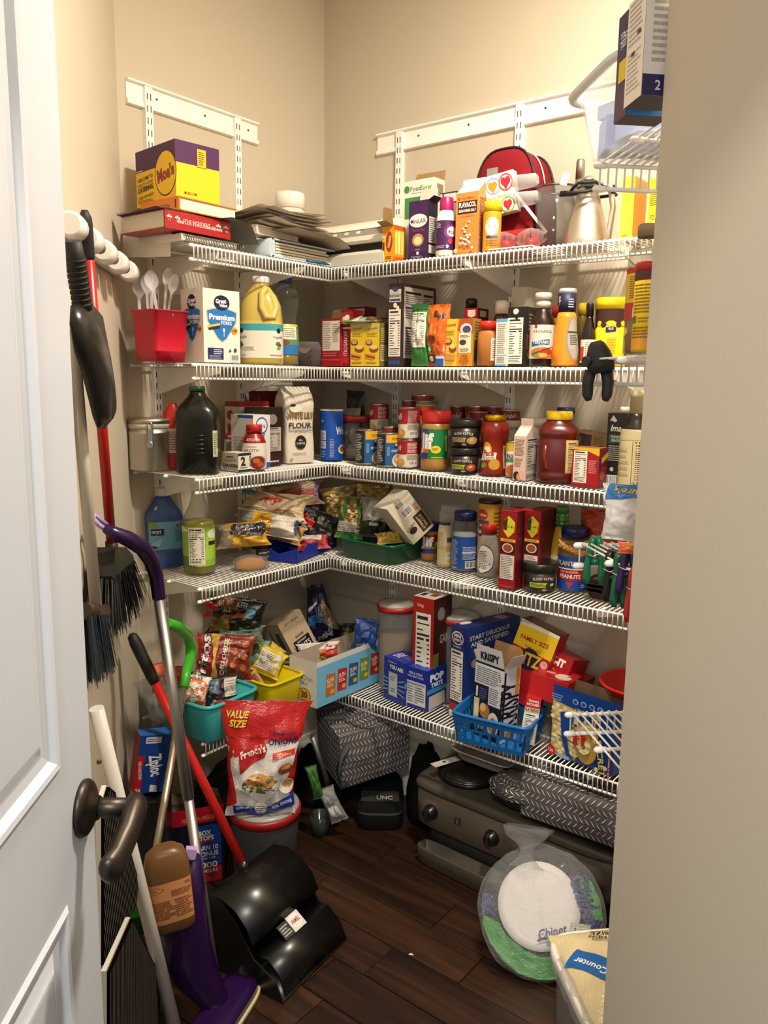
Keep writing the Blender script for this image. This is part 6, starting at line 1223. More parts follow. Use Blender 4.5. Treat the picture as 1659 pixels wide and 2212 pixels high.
wallp('side_wall', [(-d / 2, 0), (d / 2, 0), (d / 2, h), (0, h * .5), (-d / 2, h * .9)], (-w / 2, -w / 2 + .002), 'x'); wallp('side_wall', [(-d / 2, 0), (d / 2, 0), (d / 2, h), (-d / 2, h)], (w / 2 - .002, w / 2), 'x')
c0 = b['loc']
packet('cookie_pack', 'red and white film cookie pack lying in the blue tray', 'packet', 'A', .235, 672, 1172, 85, 40, .03, '#a81c20', [('r', .1, .5, .8, 1, '#d9d0c4'), ('l', .15, .55, .75, .95, 3, '#b8aca0')], yaw=-8, lean=-50, roll=-8, seed=18, minz=S4 + .012)
COOK = M('#8a5a2c', 'matte')
for k, (x, y) in enumerate([(668, 1150), (692, 1148)]):
    c = on_x(x, y, .20); o = heap('cookie', ['round cookie beside the tray wall under the black bag', 'round cookie nearest the green tray under the black bag'][k], 'cookie', (c.x, c.y, c.z - .008), (0, 0, k), .016, .016, .012, '#8a5c30', 'matte', 20 + k, .1, pname='crumb', group='cookies in the blue tray')
p = PL('A', 541, 591, 1167, 1214, S4)
round_thing('spread_jar', 'short dark jar with a black lid between the bread and blue tray', 'jar', dict(p, h=max(p['h'], .055)), [('jar', [(0, .9), (.03, .97), (.62, .97), (.68, .9)], ('#2a1710', 'gloss')), ('lid', [(.68, 1), (.95, 1), (1, .95)], ('#131313', 'plastic'))], [(0, -80, 80, .08, .60, [('r', .3, 0, 1, 1, '#2b201c'), ('r', 0, 0, .3, 1, '#b8ae98'), ('t', 'BUTTER TOFFEE', .66, .7, .16, '#d8d0c4', {'w': .5, 'rot': 6}), ('l', .4, .1, .9, .4, 3, '#8a8078')])])
p = on_z(554, 1238, S4)
t = heap('bread_roll', 'golden bread roll wrapped in cling film at the shelf edge', 'bread', (.245, p.y + .02, ZS), (0, 0, 1.2), .05, .030, .026, '#b8813c', 'matte', 5, .10, pname='roll_crust')
def wrapf(u, v):
    th = 2 * math.pi * u; k = 1.12 + .10 * noise.noise(Vector((math.cos(th) * 3, math.sin(th) * 3, v * 4))); ph = -math.pi / 2 + math.pi * v
    return Vector((.054 * k * math.cos(ph) * math.cos(th), .034 * k * math.cos(ph) * math.sin(th), .0295 * k * max(-.27, math.sin(ph)) + .0085))
MB().grid(wrapf, 26, 14).build('cling_film', M((.95, .93, .9), 'clearfilm'), t)

# ================================================================== FOURTH SHELF, RIGHT SECTION
# green tray
b = BZ(735, 1200, 845, 1222, 910, 1196, 1172, S4)
t = thing('tray_bin', 'shallow green plastic tray holding pasta bags', 'tray', b['loc'] + Vector((0, 0, .0)), b['rot']); w, d, h = b['w'], b['d'], .062
a_, b_ = w / 2, d / 2; gm = M('#0f5a35', 'plastic')
MB().loft([(0, a_ * .98, b_ * .98, 8), (.003, a_, b_, 8), (h * .86, a_ * 1.06, b_ * 1.06, 8), (h * .88, a_ * 1.10, b_ * 1.10, 8), (h, a_ * 1.10, b_ * 1.10, 8), (h, a_ * 1.04, b_ * 1.04, 8), (.006, a_ * .96, b_ * .96, 8)], 64).build('tray_wall', gm, t)
gz = S4 + .012; gc = b['loc']
pasta = lambda: [('r', .08, .12, .92, .9, '#b99a4a')] + [('e', .1 + .8 * ((k * 37) % 100) / 100, .12 + .76 * ((k * 61) % 100) / 100, .07, .012 + .02 * (k % 3), ('#d8bd78', '#a8863c', '#e6d096')[k % 3]) for k in range(60)]
packet('pasta_bag', 'bag of bow tie pasta with a white label beside the bread', 'pasta', 'B', .17, 735, 1095, 80, 90, .06, '#a08546', pasta() + [('r', .5, .6, .8, .72, '#d8d4c8')], seed=21, lean=-20, roll=-8)
packet('pasta_bag', 'bag of penne with green print in the middle of the green tray', 'pasta', 'B', .20, 758, 1118, 62, 92, .05, '#9c8242', pasta() + [('p', [(0, .2), (.25, .95), (.4, .95), (.2, .2)], '#3f7a2c'), ('p', [(.6, .95), (.75, .95), (.95, .3), (.85, .3)], '#3f7a2c'), ('r', .05, .15, .75, .38, '#d4d0c6'), ('l', .1, .17, .7, .36, 5, '#8a8578'), ('r', 0, 0, 1, .12, '#4c8a34')], seed=22, lean=-14, roll=6)
packet('noodle_bag', 'silver and black noodle packet in the green tray', 'pasta', 'B', .19, 812, 1118, 70, 86, .05, '#8f8c86', [('r', 0, 0, 1, .38, '#14130f'), ('p', [(.1, .5), (.5, .4), (.9, .55), (.8, .9), (.3, .95)], '#c9c6be'), ('r', .3, .25, .6, .32, '#c9c4b4')], seed=23, lean=-20, roll=4)
packet('noodle_bag', 'amber bag of egg noodles at the back of the green tray', 'pasta', 'B', .08, 805, 1070, 90, 60, .05, '#7a5f30', pasta()[:40], seed=24, lean=-15)
packet('pasta_bag', 'small open bag of corn pasta near the front rim of the green tray', 'pasta', 'B', .235, 840, 1162, 60, 30, .035, '#c9a23a', [('r', .1, .2, .9, .8, '#dcb84c')] + [('e', .15 + .7 * ((k * 37) % 100) / 100, .25 + .5 * ((k * 61) % 100) / 100, .06, .1, ('#e6c866', '#b8902c')[k % 2]) for k in range(16)], seed=25, lean=-45, roll=-8)
tilted_box('cracker_box', 'white and brown cracker box tipped diagonally into the green tray', 'box', 'B', .21, 872, 1115, 62, 100, .10, {'all': '#d9cfb6', 'right': '#8a7d6c', 'top': '#e0d8c6', 'bottom': '#6d5c48'}, {
    'front': [('b', .25, .80, .62, .93), ('b', .3, .56, .75, .74), ('t', 'STREET', .3, .33, .05, '#2a2018', {'w': .42, 'rot': 8}), ('e', .3, .24, .16, .07, '#3a2a1c'), ('r', .56, .06, .98, .48, '#4a2c1c'), ('t', 'STREET', .68, .27, .05, '#e6dcc8', {'rot': 90, 'w': .55}), ('t', 'TACOS', .82, .27, .05, '#e6dcc8', {'rot': 90, 'w': .5}), ('l', .8, .55, .95, .7, 3, '#c0522a')],
    'right': [('r', .1, .1, .9, .5, '#9a8d7a'), ('r', .3, .6, .7, .8, '#7a1f1c')]}, yaw=26, lean=-4, roll=-38)
# jars
pbutter('smaller peanut butter jar with a navy lid beside the green tray', PL('B', 907, 950, 1128, 1214, S4), [('r', 0, 0, 1, 1, '#8e1c24'), ('r', .55, .0, 1, .5, '#2a6a3c'), ('r', .2, 0, .55, .3, '#2a3f8a'), ('t', 'Jif', .40, .64, .46, '#f0ece4', {'w': .42, 'b': .05}), ('e', .74, .5, .1, .16, '#a8c42c'), ('l', .3, .26, .7, .36, 2, '#e6c84a')], '#152060')
p = PL('B', 951, 1006, 1090, 1205, S4, .15)
round_thing('storage_canister', 'tall clear plastic canister behind the blue labelled jar', 'canister', p, [('canister_wall', [(0, .9), (.02, 1), (.86, 1), (.88, 1.04), (1, 1.04)], ((.80, .79, .77), 'frost'))])
p = PL('B', 943, 980, 1106, 1229, S4)
round_thing('creamer_bottle', 'cream coloured dressing bottle with a clear cap next to the peanut butter', 'bottle', p, [('bottle', [(0, .88), (.03, 1), (.40, 1), (.6, .94), (.74, .86), (.78, .8)], ('#cbb892', 'gloss')), ('collar', [(.78, .82), (.82, .82)], ('#20305a', 'plastic')), ('cap', [(.82, .8), (.97, .82), (1, .9)], ((.8, .79, .76), 'frost'))], [(0, -80, 60, .06, .72, [('r', 0, 0, 1, 1, '#d6c69f'), ('l', .1, .4, .55, .9, 9, '#9a8a62'), ('r', .62, .62, .9, .75, '#4a4a52'), ('r', .6, .36, .95, .5, '#c9a43a'), ('b', .6, .18, .95, .32), ('e', .8, .1, .15, .06, '#c8b020')])])
p = PL('B', 973, 1031, 1104, 1239, S4)
round_thing('snack_jar', 'clear jar with a navy lid and a blue label, half full of white powder', 'jar', p, [('jar_wall', [(0, .86), (.02, .96), (.55, .98), (.63, 1.0), (.76, .97), (.84, .82), (.86, .78)], ((.82, .83, .84), 'clear')), ('powder', [(.015, .84), (.03, .92), (.64, .93), (.66, .5)], ('#b9b6b0', 'matte')), ('lid', [(.86, .84), (.985, .84), (1, .78)], ('#12205c', 'plastic'))],
    [(0, -95, 95, .05, .60, [('r', 0, 0, 1, 1, '#1d4f9c'), ('l', .08, .12, .36, .9, 16, '#9ab4d8'), ('l', .46, .3, .9, .7, 9, '#b8cae2'), ('r', .44, .5, .8, .53, '#e2e6ee'), ('b', .52, .03, .82, .26), ('r', .86, .5, 1, .85, '#b02a2a'), ('l', .1, .0, .4, .06, 1, '#d8c0c0')])])
p = PL('B', 1030, 1081, 1078, 1192, S4, .17)
can('fruit_can', 'tall yellow canned peaches tin behind the cinnamon shaker', p, [('r', 0, 0, 1, 1, '#c9932a'), ('e', .30, .84, .15, .085, '#a8242a'), ('t', 'Del Monte', .30, .84, .04, '#efe0b8', {'w': .22}), ('r', .16, .52, .48, .76, '#1f4a44'), ('t', 'Lite', .28, .69, .05, '#d8c88a'), ('t', 'Peaches', .3, .60, .07, '#efe6d0', {'w': .32, 'sh': .2}), ('e', .55, .56, .16, .12, '#b8541e'), ('e', .50, .62, .08, .06, '#e8b04a'), ('l', .6, .1, .9, .9, 14, '#7a5a1c')], lid='#4a4036')
p = PL('B', 1030, 1054, 1090, 1185, S4, .09); round_thing('spice_jar', 'narrow brown spice jar at the back beside the peaches tin', 'jar', p, [('jar', [(0, 1), (.8, 1), (.86, .8)], ('#4a3018', 'gloss')), ('lid', [(.86, .9), (1, .88)], ('#6d5a3c', 'plastic'))])
p = PL('B', 1030, 1076, 1132, 1251, S4)
t = round_thing('shaker_bottle', 'small clear shaker with a red lid, nearly empty of cinnamon sugar', 'shaker', p, [('bottle_wall', [(0, .9, .75, 3), (.03, 1, .8, 3.2), (.45, 1, .8, 3.2), (.62, .9, .75, 2.8), (.76, .72, .66, 2.4), (.83, .62, .62, 2)], ((.74, .70, .62), 'frost')), ('cinnamon_sugar', [(.015, .85, .7, 3), (.03, .94, .76, 3.2), (.16, .94, .76, 3.2), (.2, .5, .4, 2)], ('#6d2f16', 'matte')), ('lid', [(.83, .72), (.985, .71), (1, .64)], ('#b81e1c', 'plastic'))], [(0, -70, 22, .08, .62, [('e', .5, .5, .5, .52, '#2a2724'), ('e', .5, .5, .46, .49, '#ddd8cd'), ('l', .2, .2, .8, .8, 10, '#5d5850'), ('b', .45, .1, .75, .28), ('e', .28, .2, .06, .04, '#2a2724')])])
def teabox(lbl, b, faces=True):
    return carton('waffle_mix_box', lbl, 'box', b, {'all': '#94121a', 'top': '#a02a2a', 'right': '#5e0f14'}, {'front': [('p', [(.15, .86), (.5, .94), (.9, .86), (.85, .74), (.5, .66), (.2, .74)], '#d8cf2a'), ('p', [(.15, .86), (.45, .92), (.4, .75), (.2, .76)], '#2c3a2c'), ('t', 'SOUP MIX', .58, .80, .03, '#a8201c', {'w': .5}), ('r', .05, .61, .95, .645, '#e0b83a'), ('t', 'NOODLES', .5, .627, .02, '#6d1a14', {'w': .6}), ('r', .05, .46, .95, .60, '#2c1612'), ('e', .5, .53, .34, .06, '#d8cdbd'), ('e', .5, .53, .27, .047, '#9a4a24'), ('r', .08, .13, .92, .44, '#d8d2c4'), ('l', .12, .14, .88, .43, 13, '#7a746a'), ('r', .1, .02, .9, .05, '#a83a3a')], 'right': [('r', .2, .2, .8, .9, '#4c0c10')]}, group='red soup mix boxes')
b = BB(1083, 1118, 1138, .285, 1104, 1266, S4); b['d'] = .09
teabox('red soup mix box standing nearest the shelf edge', b)
b = BB(1137, 1171, 1192, .245, 1104, 1215, S4); b['d'] = .10; teabox('red soup mix box set back behind the black soup tub', b)
b = BB(1083, 1105, 1120, .13, 1103, 1200, S4); b['d'] = .05; teabox('dark red box standing behind the soup mix boxes', b)
def juice(lbl, P): return round_thing('juice_bottle', lbl, 'bottle', P, [('bottle', [(0, .95), (.02, 1), (.42, 1), (.55, .86), (.68, .62), (.76, .48)], ('#d8a92c', 'liquid')), ('neck_wrap', [(.755, .54), (.93, .54)], ('#3c7a34', 'plastic')), ('cap', [(.93, .56), (1, .54)], ('#4a8a3c', 'plastic'))], [(0, -85, 85, .05, .40, [('r', 0, 0, 1, 1, '#d8d0bc'), ('l', .2, .1, .8, .9, 8, '#a89a80')]), (1, -80, 80, .76, .93, [('e', .2 + .3 * (k % 3), .2 + .3 * (k // 3), .10, .10, '#6aa858') for k in range(9)])], group='green capped juice bottles')
juice('yellow lemonade bottle with a green neck wrap in front of its twin', PL('B', 1181, 1232, 1093, 1278, S4, .165)); juice('green capped lemonade bottle at the back beside the orange bag', PL('B', 1240, 1274, 1094, 1250, S4, .09))
p = PL('B', 1125, 1203, 1212, 1286, S4)
kettle('black slow cooked soup tub standing alone below the soup mix boxes', p, '#b9c42c', '#1a1817', rot=22)
p = PL('B', 1201, 1269, 1137, 1283, S4)
t = round_thing('peanut_jar', 'clear jar of roasted peanuts with a navy lid and a red and blue label', 'jar', p, [('jar_wall', [(0, .88), (.02, .98), (.58, .98), (.66, 1.0), (.76, .96), (.83, .84), (.85, .80)], ((.86, .82, .74), 'clear')), ('peanut_fill', [(.02, .84), (.03, .92), (.72, .93), (.80, .78)], ('#a5733a', 'matte')), ('lid', [(.85, .86), (.985, .86), (1, .80)], ('#0f1c5c', 'plastic'))],
    [(0, -95, 95, .03, .56, [('r', 0, 0, 1, 1, '#12489c'), ('r', 0, .30, 1, .62, '#b01c24'), ('r', 0, .62, 1, .66, '#e6e2da'), ('t', 'PLANTERS', .42, .80, .13, '#dcc47a', {'w': .52, 'b': .03}), ('t', 'DRY ROASTED', .42, .55, .06, '#efe6da', {'w': .36}), ('t', 'PEANUTS', .44, .42, .11, '#f2eee6', {'w': .42, 'b': .03}), ('p', [(.38, .24), (.44, .06), (.50, .24), (.44, .20)], '#c8322c'), ('e', .41, .22, .035, .05, '#c8322c'), ('e', .47, .22, .035, .05, '#c8322c'), ('l', .66, .08, .8, .2, 2, '#a8c0e0')])])
R_, H_ = p['r'], p['h']; nut = None
for k in range(56):
    a_ = math.radians(-90 + -85 + 170 * ((k * 0.618) % 1)); zz = H_ * (.59 + .20 * ((k * .377) % 1)); rr_ = R_ * .93
    if nut is None:
        nut = MB().loft(rows((-.0085, .001), (-.007, .0042), (-.001, .0048), (.005, .0045), (.0085, .001)), 8, cap0=False, cap1=False).build('peanut', M('#c9985a', 'matte'), t); o = nut
    else: o = nut.copy(); COL.objects.link(o)
    o.location = (rr_ * math.cos(a_), rr_ * math.sin(a_), zz); o.rotation_euler = (k * 1.3, k * 2.1, k * .7)
packet('tortilla_chip_bag', 'dark orange tortilla chip bag behind the peanut jar', 'bag', 'B', .12, 1308, 1155, 110, 110, .09, '#a8301a', [('t', 'Top', .35, .30, .14, '#1a1412', {'w': .3, 'rot': -10, 'b': .03}), ('t', 'Dog', .55, .16, .12, '#1a1412', {'w': .3, 'rot': -10, 'b': .03})], seed=31)
# stacked black trays and a red box
for k in range(3):
    c = on_z(1300, 1306, S4); t = thing('food_tray', ['bottom black plastic meal tray beside the peanut jar', 'middle black plastic meal tray beside the peanut jar', 'top black plastic meal tray carrying printed packets'][k], 'tray', (c.x + .012, c.y + .075, S4 + WT + .012 * k), .05 * k, 'stacked black meal trays'); 
    MB().loft([(0, .062, .045, 6), (.002, .064, .047, 6), (.018, .074, .056, 6), (.020, .080, .062, 6), (.022, .080, .062, 6), (.020, .073, .055, 6), (.004, .062, .046, 6)], 40).build('tray_shell', M('#121213', 'plastic'), t)
c = t.location.copy()
o = carton('snack_packet', 'flat packet with red and orange print lying on the black trays', 'packet', dict(loc=Vector((c.x, c.y - .01, c.z + .024)), w=.12, d=.085, h=.006, rot=.08), '#1b1716', {'top': [('p', [(.05, .1), (.45, .1), (.55, .9), (.1, .9)], '#b5302a'), ('r', .2, .5, .5, .85, '#e0a030'), ('r', .3, .15, .5, .4, '#d8663a'), ('t', 'CHORIZO', .74, .5, .2, '#efe8dc', {'rot': -60, 'w': .42, 'b': .03}), ('r', .56, .1, .6, .9, '#b5302a')]}, kind='gloss')
# ---- clips on the near third shelf
def clip(lbl, px, py0, py1, t_, col, spread=.012, yaw=0):
    c = on_t(px, (py0 + py1) / 2, t_); z0 = z_at(c, px, py0); z1 = z_at(c, px, py1); L_ = z0 - z1
    t = thing('bag_clip', lbl, 'clip', (c.x, c.y, z0), face_cam(c) + math.radians(yaw), 'coloured plastic bag clips'); m = M(col, 'gloss')
    for s_ in (-1, 1):
        pts = [(s_ * .003, 0, 0), (s_ * .006, 0, -L_ * .12), (s_ * spread * .7, 0, -L_ * .35), (s_ * spread, 0, -L_ * .6), (s_ * spread * 1.05, 0, -L_ * .85), (s_ * spread * .95, 0, -L_)]
        mb = MB(); mb.tube(pts, [.005, .0065, .006, .0062, .0075, .004], 10); mb.build('jaw_half', m, t)
    MB().tube([(-.014, -.005, -L_ * .36), (-.004, -.010, -L_ * .40), (.004, -.009, -L_ * .36), (.014, -.004, -L_ * .33)], .0012, 6).build('spring_wire', M('#d8d4cc', 'metal'), t)
    MB().tube([(-.006, 0, -L_ * .52), (.006, 0, -L_ * .52)], .006, 10).build('spring_coil', M(col, 'gloss'), t)
clip('green plastic clip hanging on the end of the near shelf', 1285, 1158, 1262, 1.725, '#0f6a44')
clip('black clip hanging between two green clips', 1322, 1188, 1300, 1.83, '#151515', .006)
clip('second green clip hanging beside the black clip', 1340, 1193, 1312, 1.87, '#0f5c3c', .007)
clip('purple clip hanging beside the second green clip', 1357, 1190, 1285, 1.90, '#2c1246', .010)
clip('red clip nearest the doorway wall', 1374, 1225, 1345, 1.93, '#c8242c', .009)
packet('spice_packet', 'orange printed packet lying on the near wire shelf above the clips', 'packet', 'T', 1.93, 1366, 1184, 62, 26, .02, '#e8603a', [('r', .3, .2, .9, .8, '#e0a03a')], lean=-30, seed=33)
# ================================================================== LOWEST SHELF, LEFT SECTION
def open_bin(name, label, B, col, h, rim=.006, tp=1.10, cat='bin', handle=False):
    w, d = B['w'], B['d']; t = thing(name, label, cat, B['loc'], B['rot']); a_, b_ = w / 2, d / 2; m = M(col, 'plastic')
    MB().loft([(0, a_ * .97, b_ * .97, 7), (.004, a_, b_, 7), (h * .9, a_ * tp, b_ * tp, 7), (h * .99, a_ * (tp + .01), b_ * (tp + .01), 7), (h * .99, a_ * (tp - .03), b_ * (tp - .03), 7), (.008, a_ * .95, b_ * .95, 7)], 56).build('bin_wall', m, t)
    MB().tube([ring_pt((h, a_ * (tp + .02), b_ * (tp + .02), 7), 2 * math.pi * k / 56) for k in range(56)], rim, 8, closed=True).build('rolled_rim', m, t)
    return t
b = BZ(336, 1566, 448, 1611, 562, 1566, 1530, S5); b['w'] *= .98
hT = z_at(on_z(448, 1611, S5), 448, 1530) - S5
open_bin('storage_bin', 'teal plastic bin overflowing with snack bags', b, '#3aa6a6', hT, .006, 1.10)
b2 = BA(512, 548, 618, .262, 1478, 1545, S5); b2['d'] = .22
hY = z_at(on_x(580, 1460, .27), 580, 1462) - S5
open_bin('storage_bin', 'yellow plastic bin of snacks beside the blue chip box', b2, '#d3bd16', hY, .005, 1.08)
# blue variety box
b3 = BZ(622, 1512, 684, 1531, 820, 1470, 1432, S5)
h3 = b3['h']
mini = []
for k, c in enumerate(('#b5682c', '#b8261f', '#34507a', '#6d8a2c', '#a82a2c')):
    u = .20 + .175 * k; v = .40 + .02 * k
    mini += [('p', [(u - .075, v - .24), (u + .07, v - .26), (u + .08, v + .22), (u - .06, v + .26)], c), ('t', 'SUN', u, v + .10, .10, '#efe6c8', {'rot': 5, 'w': .10}), ('e', u + .03, v - .16, .03, .05, '#d8a84a'), ('l', u - .05, v - .05, u + .06, v + .03, 2, '#e6d8b8')]
carton('chip_variety_box', 'open sky blue variety chip box with a white end panel', 'box', b3, {'all': '#6fb2d4', 'left': '#dad5c9', 'back': '#5a4a3c'}, {'front': [('r', 0, .88, 1, 1, '#d8d6d0')] + mini, 'left': [('t', 'SunChips', .55, .60, .10, '#7f9aa0', {'w': .62}), ('t', 'Mix', .55, .48, .09, '#8fa3a0'), ('e', .55, .20, .24, .17, '#4a3410'), ('e', .55, .20, .22, .155, '#dcaa3a'), ('t', '30', .55, .22, .13, '#3a2a10', {'b': .03}), ('t', 'Singles', .55, .10, .04, '#3a2a10')]}, open_top=True, inner='#b8ab98')
A = 'A'
packet('corn_chip_bag', 'brown and red chili cheese corn chip bag leaning in the teal bin', 'bag', A, .20, 484, 1420, 138, 100, .07, '#7c2a17', [
    ('r', 0, 0, .30, 1, '#a8171c'), ('p', [(.30, 0), (.42, 0), (.36, .5), (.42, 1), (.28, 1), (.33, .5)], '#d9a63c'), ('r', 0, 0, .06, 1, '#c99a4a'), ('t', 'fritos', .17, .52, .22, '#2a1010', {'rot': 84, 'w': .70, 'b': .07, 'sh': .2}), ('t', 'fritos', .17, .52, .21, '#f2ece2', {'rot': 84, 'w': .68, 'b': .03, 'sh': .2}), ('t', 'CHILI CHEESE', .50, .52, .09, '#f0e0c8', {'rot': 84, 'w': .58, 'b': .03}), ('t', 'FLAVORED CORN CHIPS', .56, .52, .035, '#e0c8a8', {'rot': 84, 'w': .46})] + [('e', .66 + .09 * (k % 3), .14 + .085 * k, .055, .075, ('#a04a22', '#8a3a1c', '#b25c2c')[k % 3]) for k in range(9)] + [('e', .9, .62, .035, .06, '#3a1a10')], roll=6, lean=-12, seed=41, wr=.13)
packet('pretzel_bag', 'dark brown snack bag printed upside down at the front of the teal bin', 'bag', A, .275, 477, 1494, 78, 62, .05, '#2f1a12', [('p', [(.2, .45), (.5, .55), (.48, .95), (.2, .9)], '#3f5a7a'), ('t', 'nutty', .35, .72, .12, '#c9b89a', {'rot': 60, 'w': .3}), ('r', .62, .35, .98, .95, '#bcb6aa'), ('l', .65, .4, .95, .9, 6, '#7a746a'), ('t', 'bop', .72, .14, .14, '#e6e2d8', {'rot': 180, 'w': .36, 'b': .04}), ('e', .3, .22, .06, .07, '#e6e0d4'), ('e', .4, .12, .06, .07, '#e6e0d4'), ('e', .24, .1, .06, .07, '#e6e0d4')], roll=-4, lean=-14, seed=42)
packet('snack_bag', 'white and orange snack bag beside the dark brown bag in the teal bin', 'bag', A, .265, 420, 1492, 62, 66, .05, '#d8cfc2', [('e', .5, .5, .55, .42, '#d8641f'), ('e', .52, .46, .46, .35, '#ddd5c8'), ('l', .2, .25, .8, .65, 8, '#7d766c'), ('p', [(.5, .0), (1, 0), (1, .2), (.6, .25)], '#cf5a20'), ('t', 'APPLES', .4, .9, .10, '#2a2522', {'w': .6, 'rot': 10}), ('p', [(0, 0), (.3, 0), (.1, .3)], '#2a3a6a')], roll=14, lean=-16, seed=43)
packet('snack_bag', 'orange packet at the back corner of the teal bin by the mop handles', 'bag', A, .10, 352, 1462, 60, 66, .05, '#d4541c', [('r', .4, 0, 1, .4, '#dcd6ca')], roll=-8, seed=44)
packet('snack_bag', 'orange bag half hidden behind the silver mop pole', 'bag', A, .13, 376, 1462, 44, 50, .05, '#c84a1c', [], roll=8, seed=45)
t = packet('plastic_bag', 'clear plastic bag draped over the corner of the teal bin', 'bag', 'S', -.50, 340, 1510, 66, 110, .05, (.9, .9, .92), [], roll=-20, seed=46, kind='clearfilm')
packet('snack_bag', 'black shiny snack bag closed with red clips above the corn chips', 'bag', A, .12, 512, 1335, 130, 88, .08, '#15120f', [('p', [(.1, .75), (.5, .7), (.5, .98), (.15, 1)], '#6a3a1a'), ('t', 'SHARE', .28, .86, .12, '#d8c8a8', {'rot': 10, 'w': .24}), ('t', 'SIZE', .3, .72, .10, '#d8c8a8', {'rot': 10, 'w': .16}), ('t', 'KEEL', .58, .84, .13, '#c9d0d8', {'rot': -10, 'w': .2}), ('e', .72, .66, .09, .12, '#5a9ab8'), ('p', [(.05, .1), (.4, .25), (.35, .5), (.0, .5)], '#8a6a1c'), ('p', [(.2, .45), (.7, .58), (.65, .66), (.2, .56)], '#9a5a2a')], roll=8, lean=-10, seed=47, wr=.2)
for k, (x, y) in enumerate([(447, 1327), (462, 1312), (452, 1306)]):
    c = on_x(x, y, .21); t = thing('chip_clip', ['lower red chip clip on the black snack bag', 'middle red chip clip on the black snack bag', 'upper red chip clip on the black snack bag'][k], 'clip', c, face_cam(c), 'red chip clips')
    MB().loft([(-.004, .011, .008, 2.2), (0, .013, .010, 2.2), (.004, .011, .008, 2.2)], 18, mat=Matrix.Rotation(math.radians(90), 4, 'X')).build('clip_disc', M('#a8161c', 'gloss'), t); MB().tube([(0, -.005, 0), (.012, -.006, .006)], .0025, 6).build('clip_tab', M('#8e1016', 'gloss'), t)
packet('bag_liner', 'pale green crumpled bag between the black bag and corn chips', 'bag', A, .15, 520, 1372, 110, 40, .04, '#5f7a68', [], seed=48, lean=-30)
packet('bag_liner', 'pale green film sagging behind the yellow packet', 'bag', A, .17, 560, 1415, 50, 60, .04, '#6d8a74', [], seed=49, lean=-15)
packet('popcorn_packet', 'yellow and white snack packet with an ingredients panel in the yellow bin', 'bag', A, .225, 582, 1430, 66, 58, .04, '#d3b41c', [('r', .08, .15, .85, .85, '#cdc8bb'), ('l', .12, .2, .8, .8, 9, '#77726a'), ('p', [(.7, .15), (.78, .15), (.6, .85), (.52, .85)], '#d8c44a')], roll=26, lean=-20, seed=50)
packet('popcorn_packet', 'small yellow packet crumpled at the back of the yellow bin', 'bag', A, .17, 592, 1410, 40, 36, .03, '#cfae1a', [], roll=40, seed=51)
packet('cookie_packet', 'tan packet glimpsed low in the yellow bin', 'bag', A, .24, 548, 1468, 40, 30, .03, '#b9853c', [('r', .2, .3, .7, .8, '#6d2a1a')], roll=60, seed=52, lean=-20)
tilted_box('grits_box', 'tan box of instant grits tilted behind the yellow bin', 'box', A, .15, 632, 1372, 64, 92, .075, {'all': '#bda98a', 'left': '#a8977c', 'top': '#c9b698'}, {'front': [('r', .2, .04, .88, .42, '#17162a'), ('t', 'INSTANT', .54, .36, .045, '#e6ddc8', {'w': .4}), ('t', 'GRITS', .54, .23, .12, '#f0e8d6', {'w': .56}), ('t', 'ORIGINAL', .54, .10, .04, '#c9b05a', {'w': .4}), ('t', 'QUAKER', .54, .50, .05, '#3a2c24', {'w': .36, 'b': .03}), ('t', 'HOT CEREAL', .5, .88, .05, '#4a3c2c', {'w': .6})], 'left': [('r', .3, .3, .7, .75, '#1c2a4a')]}, yaw=32, lean=-14, roll=-22)
packet('tortilla_chip_bag', 'purple and blue tortilla chip bag rising to a point at the back', 'bag', A, .10, 690, 1325, 92, 130, .09, '#241348', [('p', [(.45, .45), (.95, .2), (1, .5), (.75, .80)], '#a08a5a'), ('e', .66, .5, .12, .10, '#c2aa78'), ('e', .8, .36, .1, .08, '#b8a070'), ('p', [(.1, .35), (.7, .45), (.66, .58), (.1, .52)], '#2f7ab0'), ('t', 'Tost', .45, .12, .14, '#d8dce6', {'rot': 35, 'w': .5, 'b': .04}), ('t', 'Scoops', .72, .30, .11, '#e6e9ee', {'rot': 75, 'w': .5, 'b': .04}), ('p', [(.1, .6), (.5, .72), (.5, .76), (.1, .66)], '#cfd4de')], taper=(1.1, .35), roll=-9, seed=53)
packet('puff_bag', 'orange and white cheese puff bag at the front of the blue chip box', 'bag', A, .26, 688, 1408, 96, 40, .05, '#d8671c', [('r', .0, .55, 1, 1, '#d8d0c6'), ('t', 'sweetos', .42, .30, .36, '#2a1a12', {'w': .5, 'b': .06}), ('t', 'sweetos', .42, .30, .34, '#efc42c', {'w': .48, 'b': .03}), ('p', [(.55, .3), (.95, .1), (1, .8), (.7, .9)], '#b8301c'), ('e', .8, .7, .12, .2, '#d8d0c6')], roll=-4, lean=-16, seed=54)
packet('snack_bag', 'black snack bag with yellow dots in the blue chip box', 'bag', A, .20, 752, 1378, 44, 66, .05, '#15130f', [('e', .4, .7, .14, .07, '#c9a03a'), ('e', .6, .4, .12, .06, '#b88a3a'), ('e', .5, .2, .14, .07, '#c8925a'), ('p', [(.3, .8), (.5, .95), (.55, .75)], '#5a8a3a')], seed=55)
packet('snack_bag', 'glossy blue snack bag at the far end of the blue chip box', 'bag', 'B', .20, 790, 1370, 58, 70, .06, '#234f9c', [('t', 'JOES', .4, .2, .14, '#c9d6ea', {'w': .5, 'rot': 12})], seed=56, roll=6)

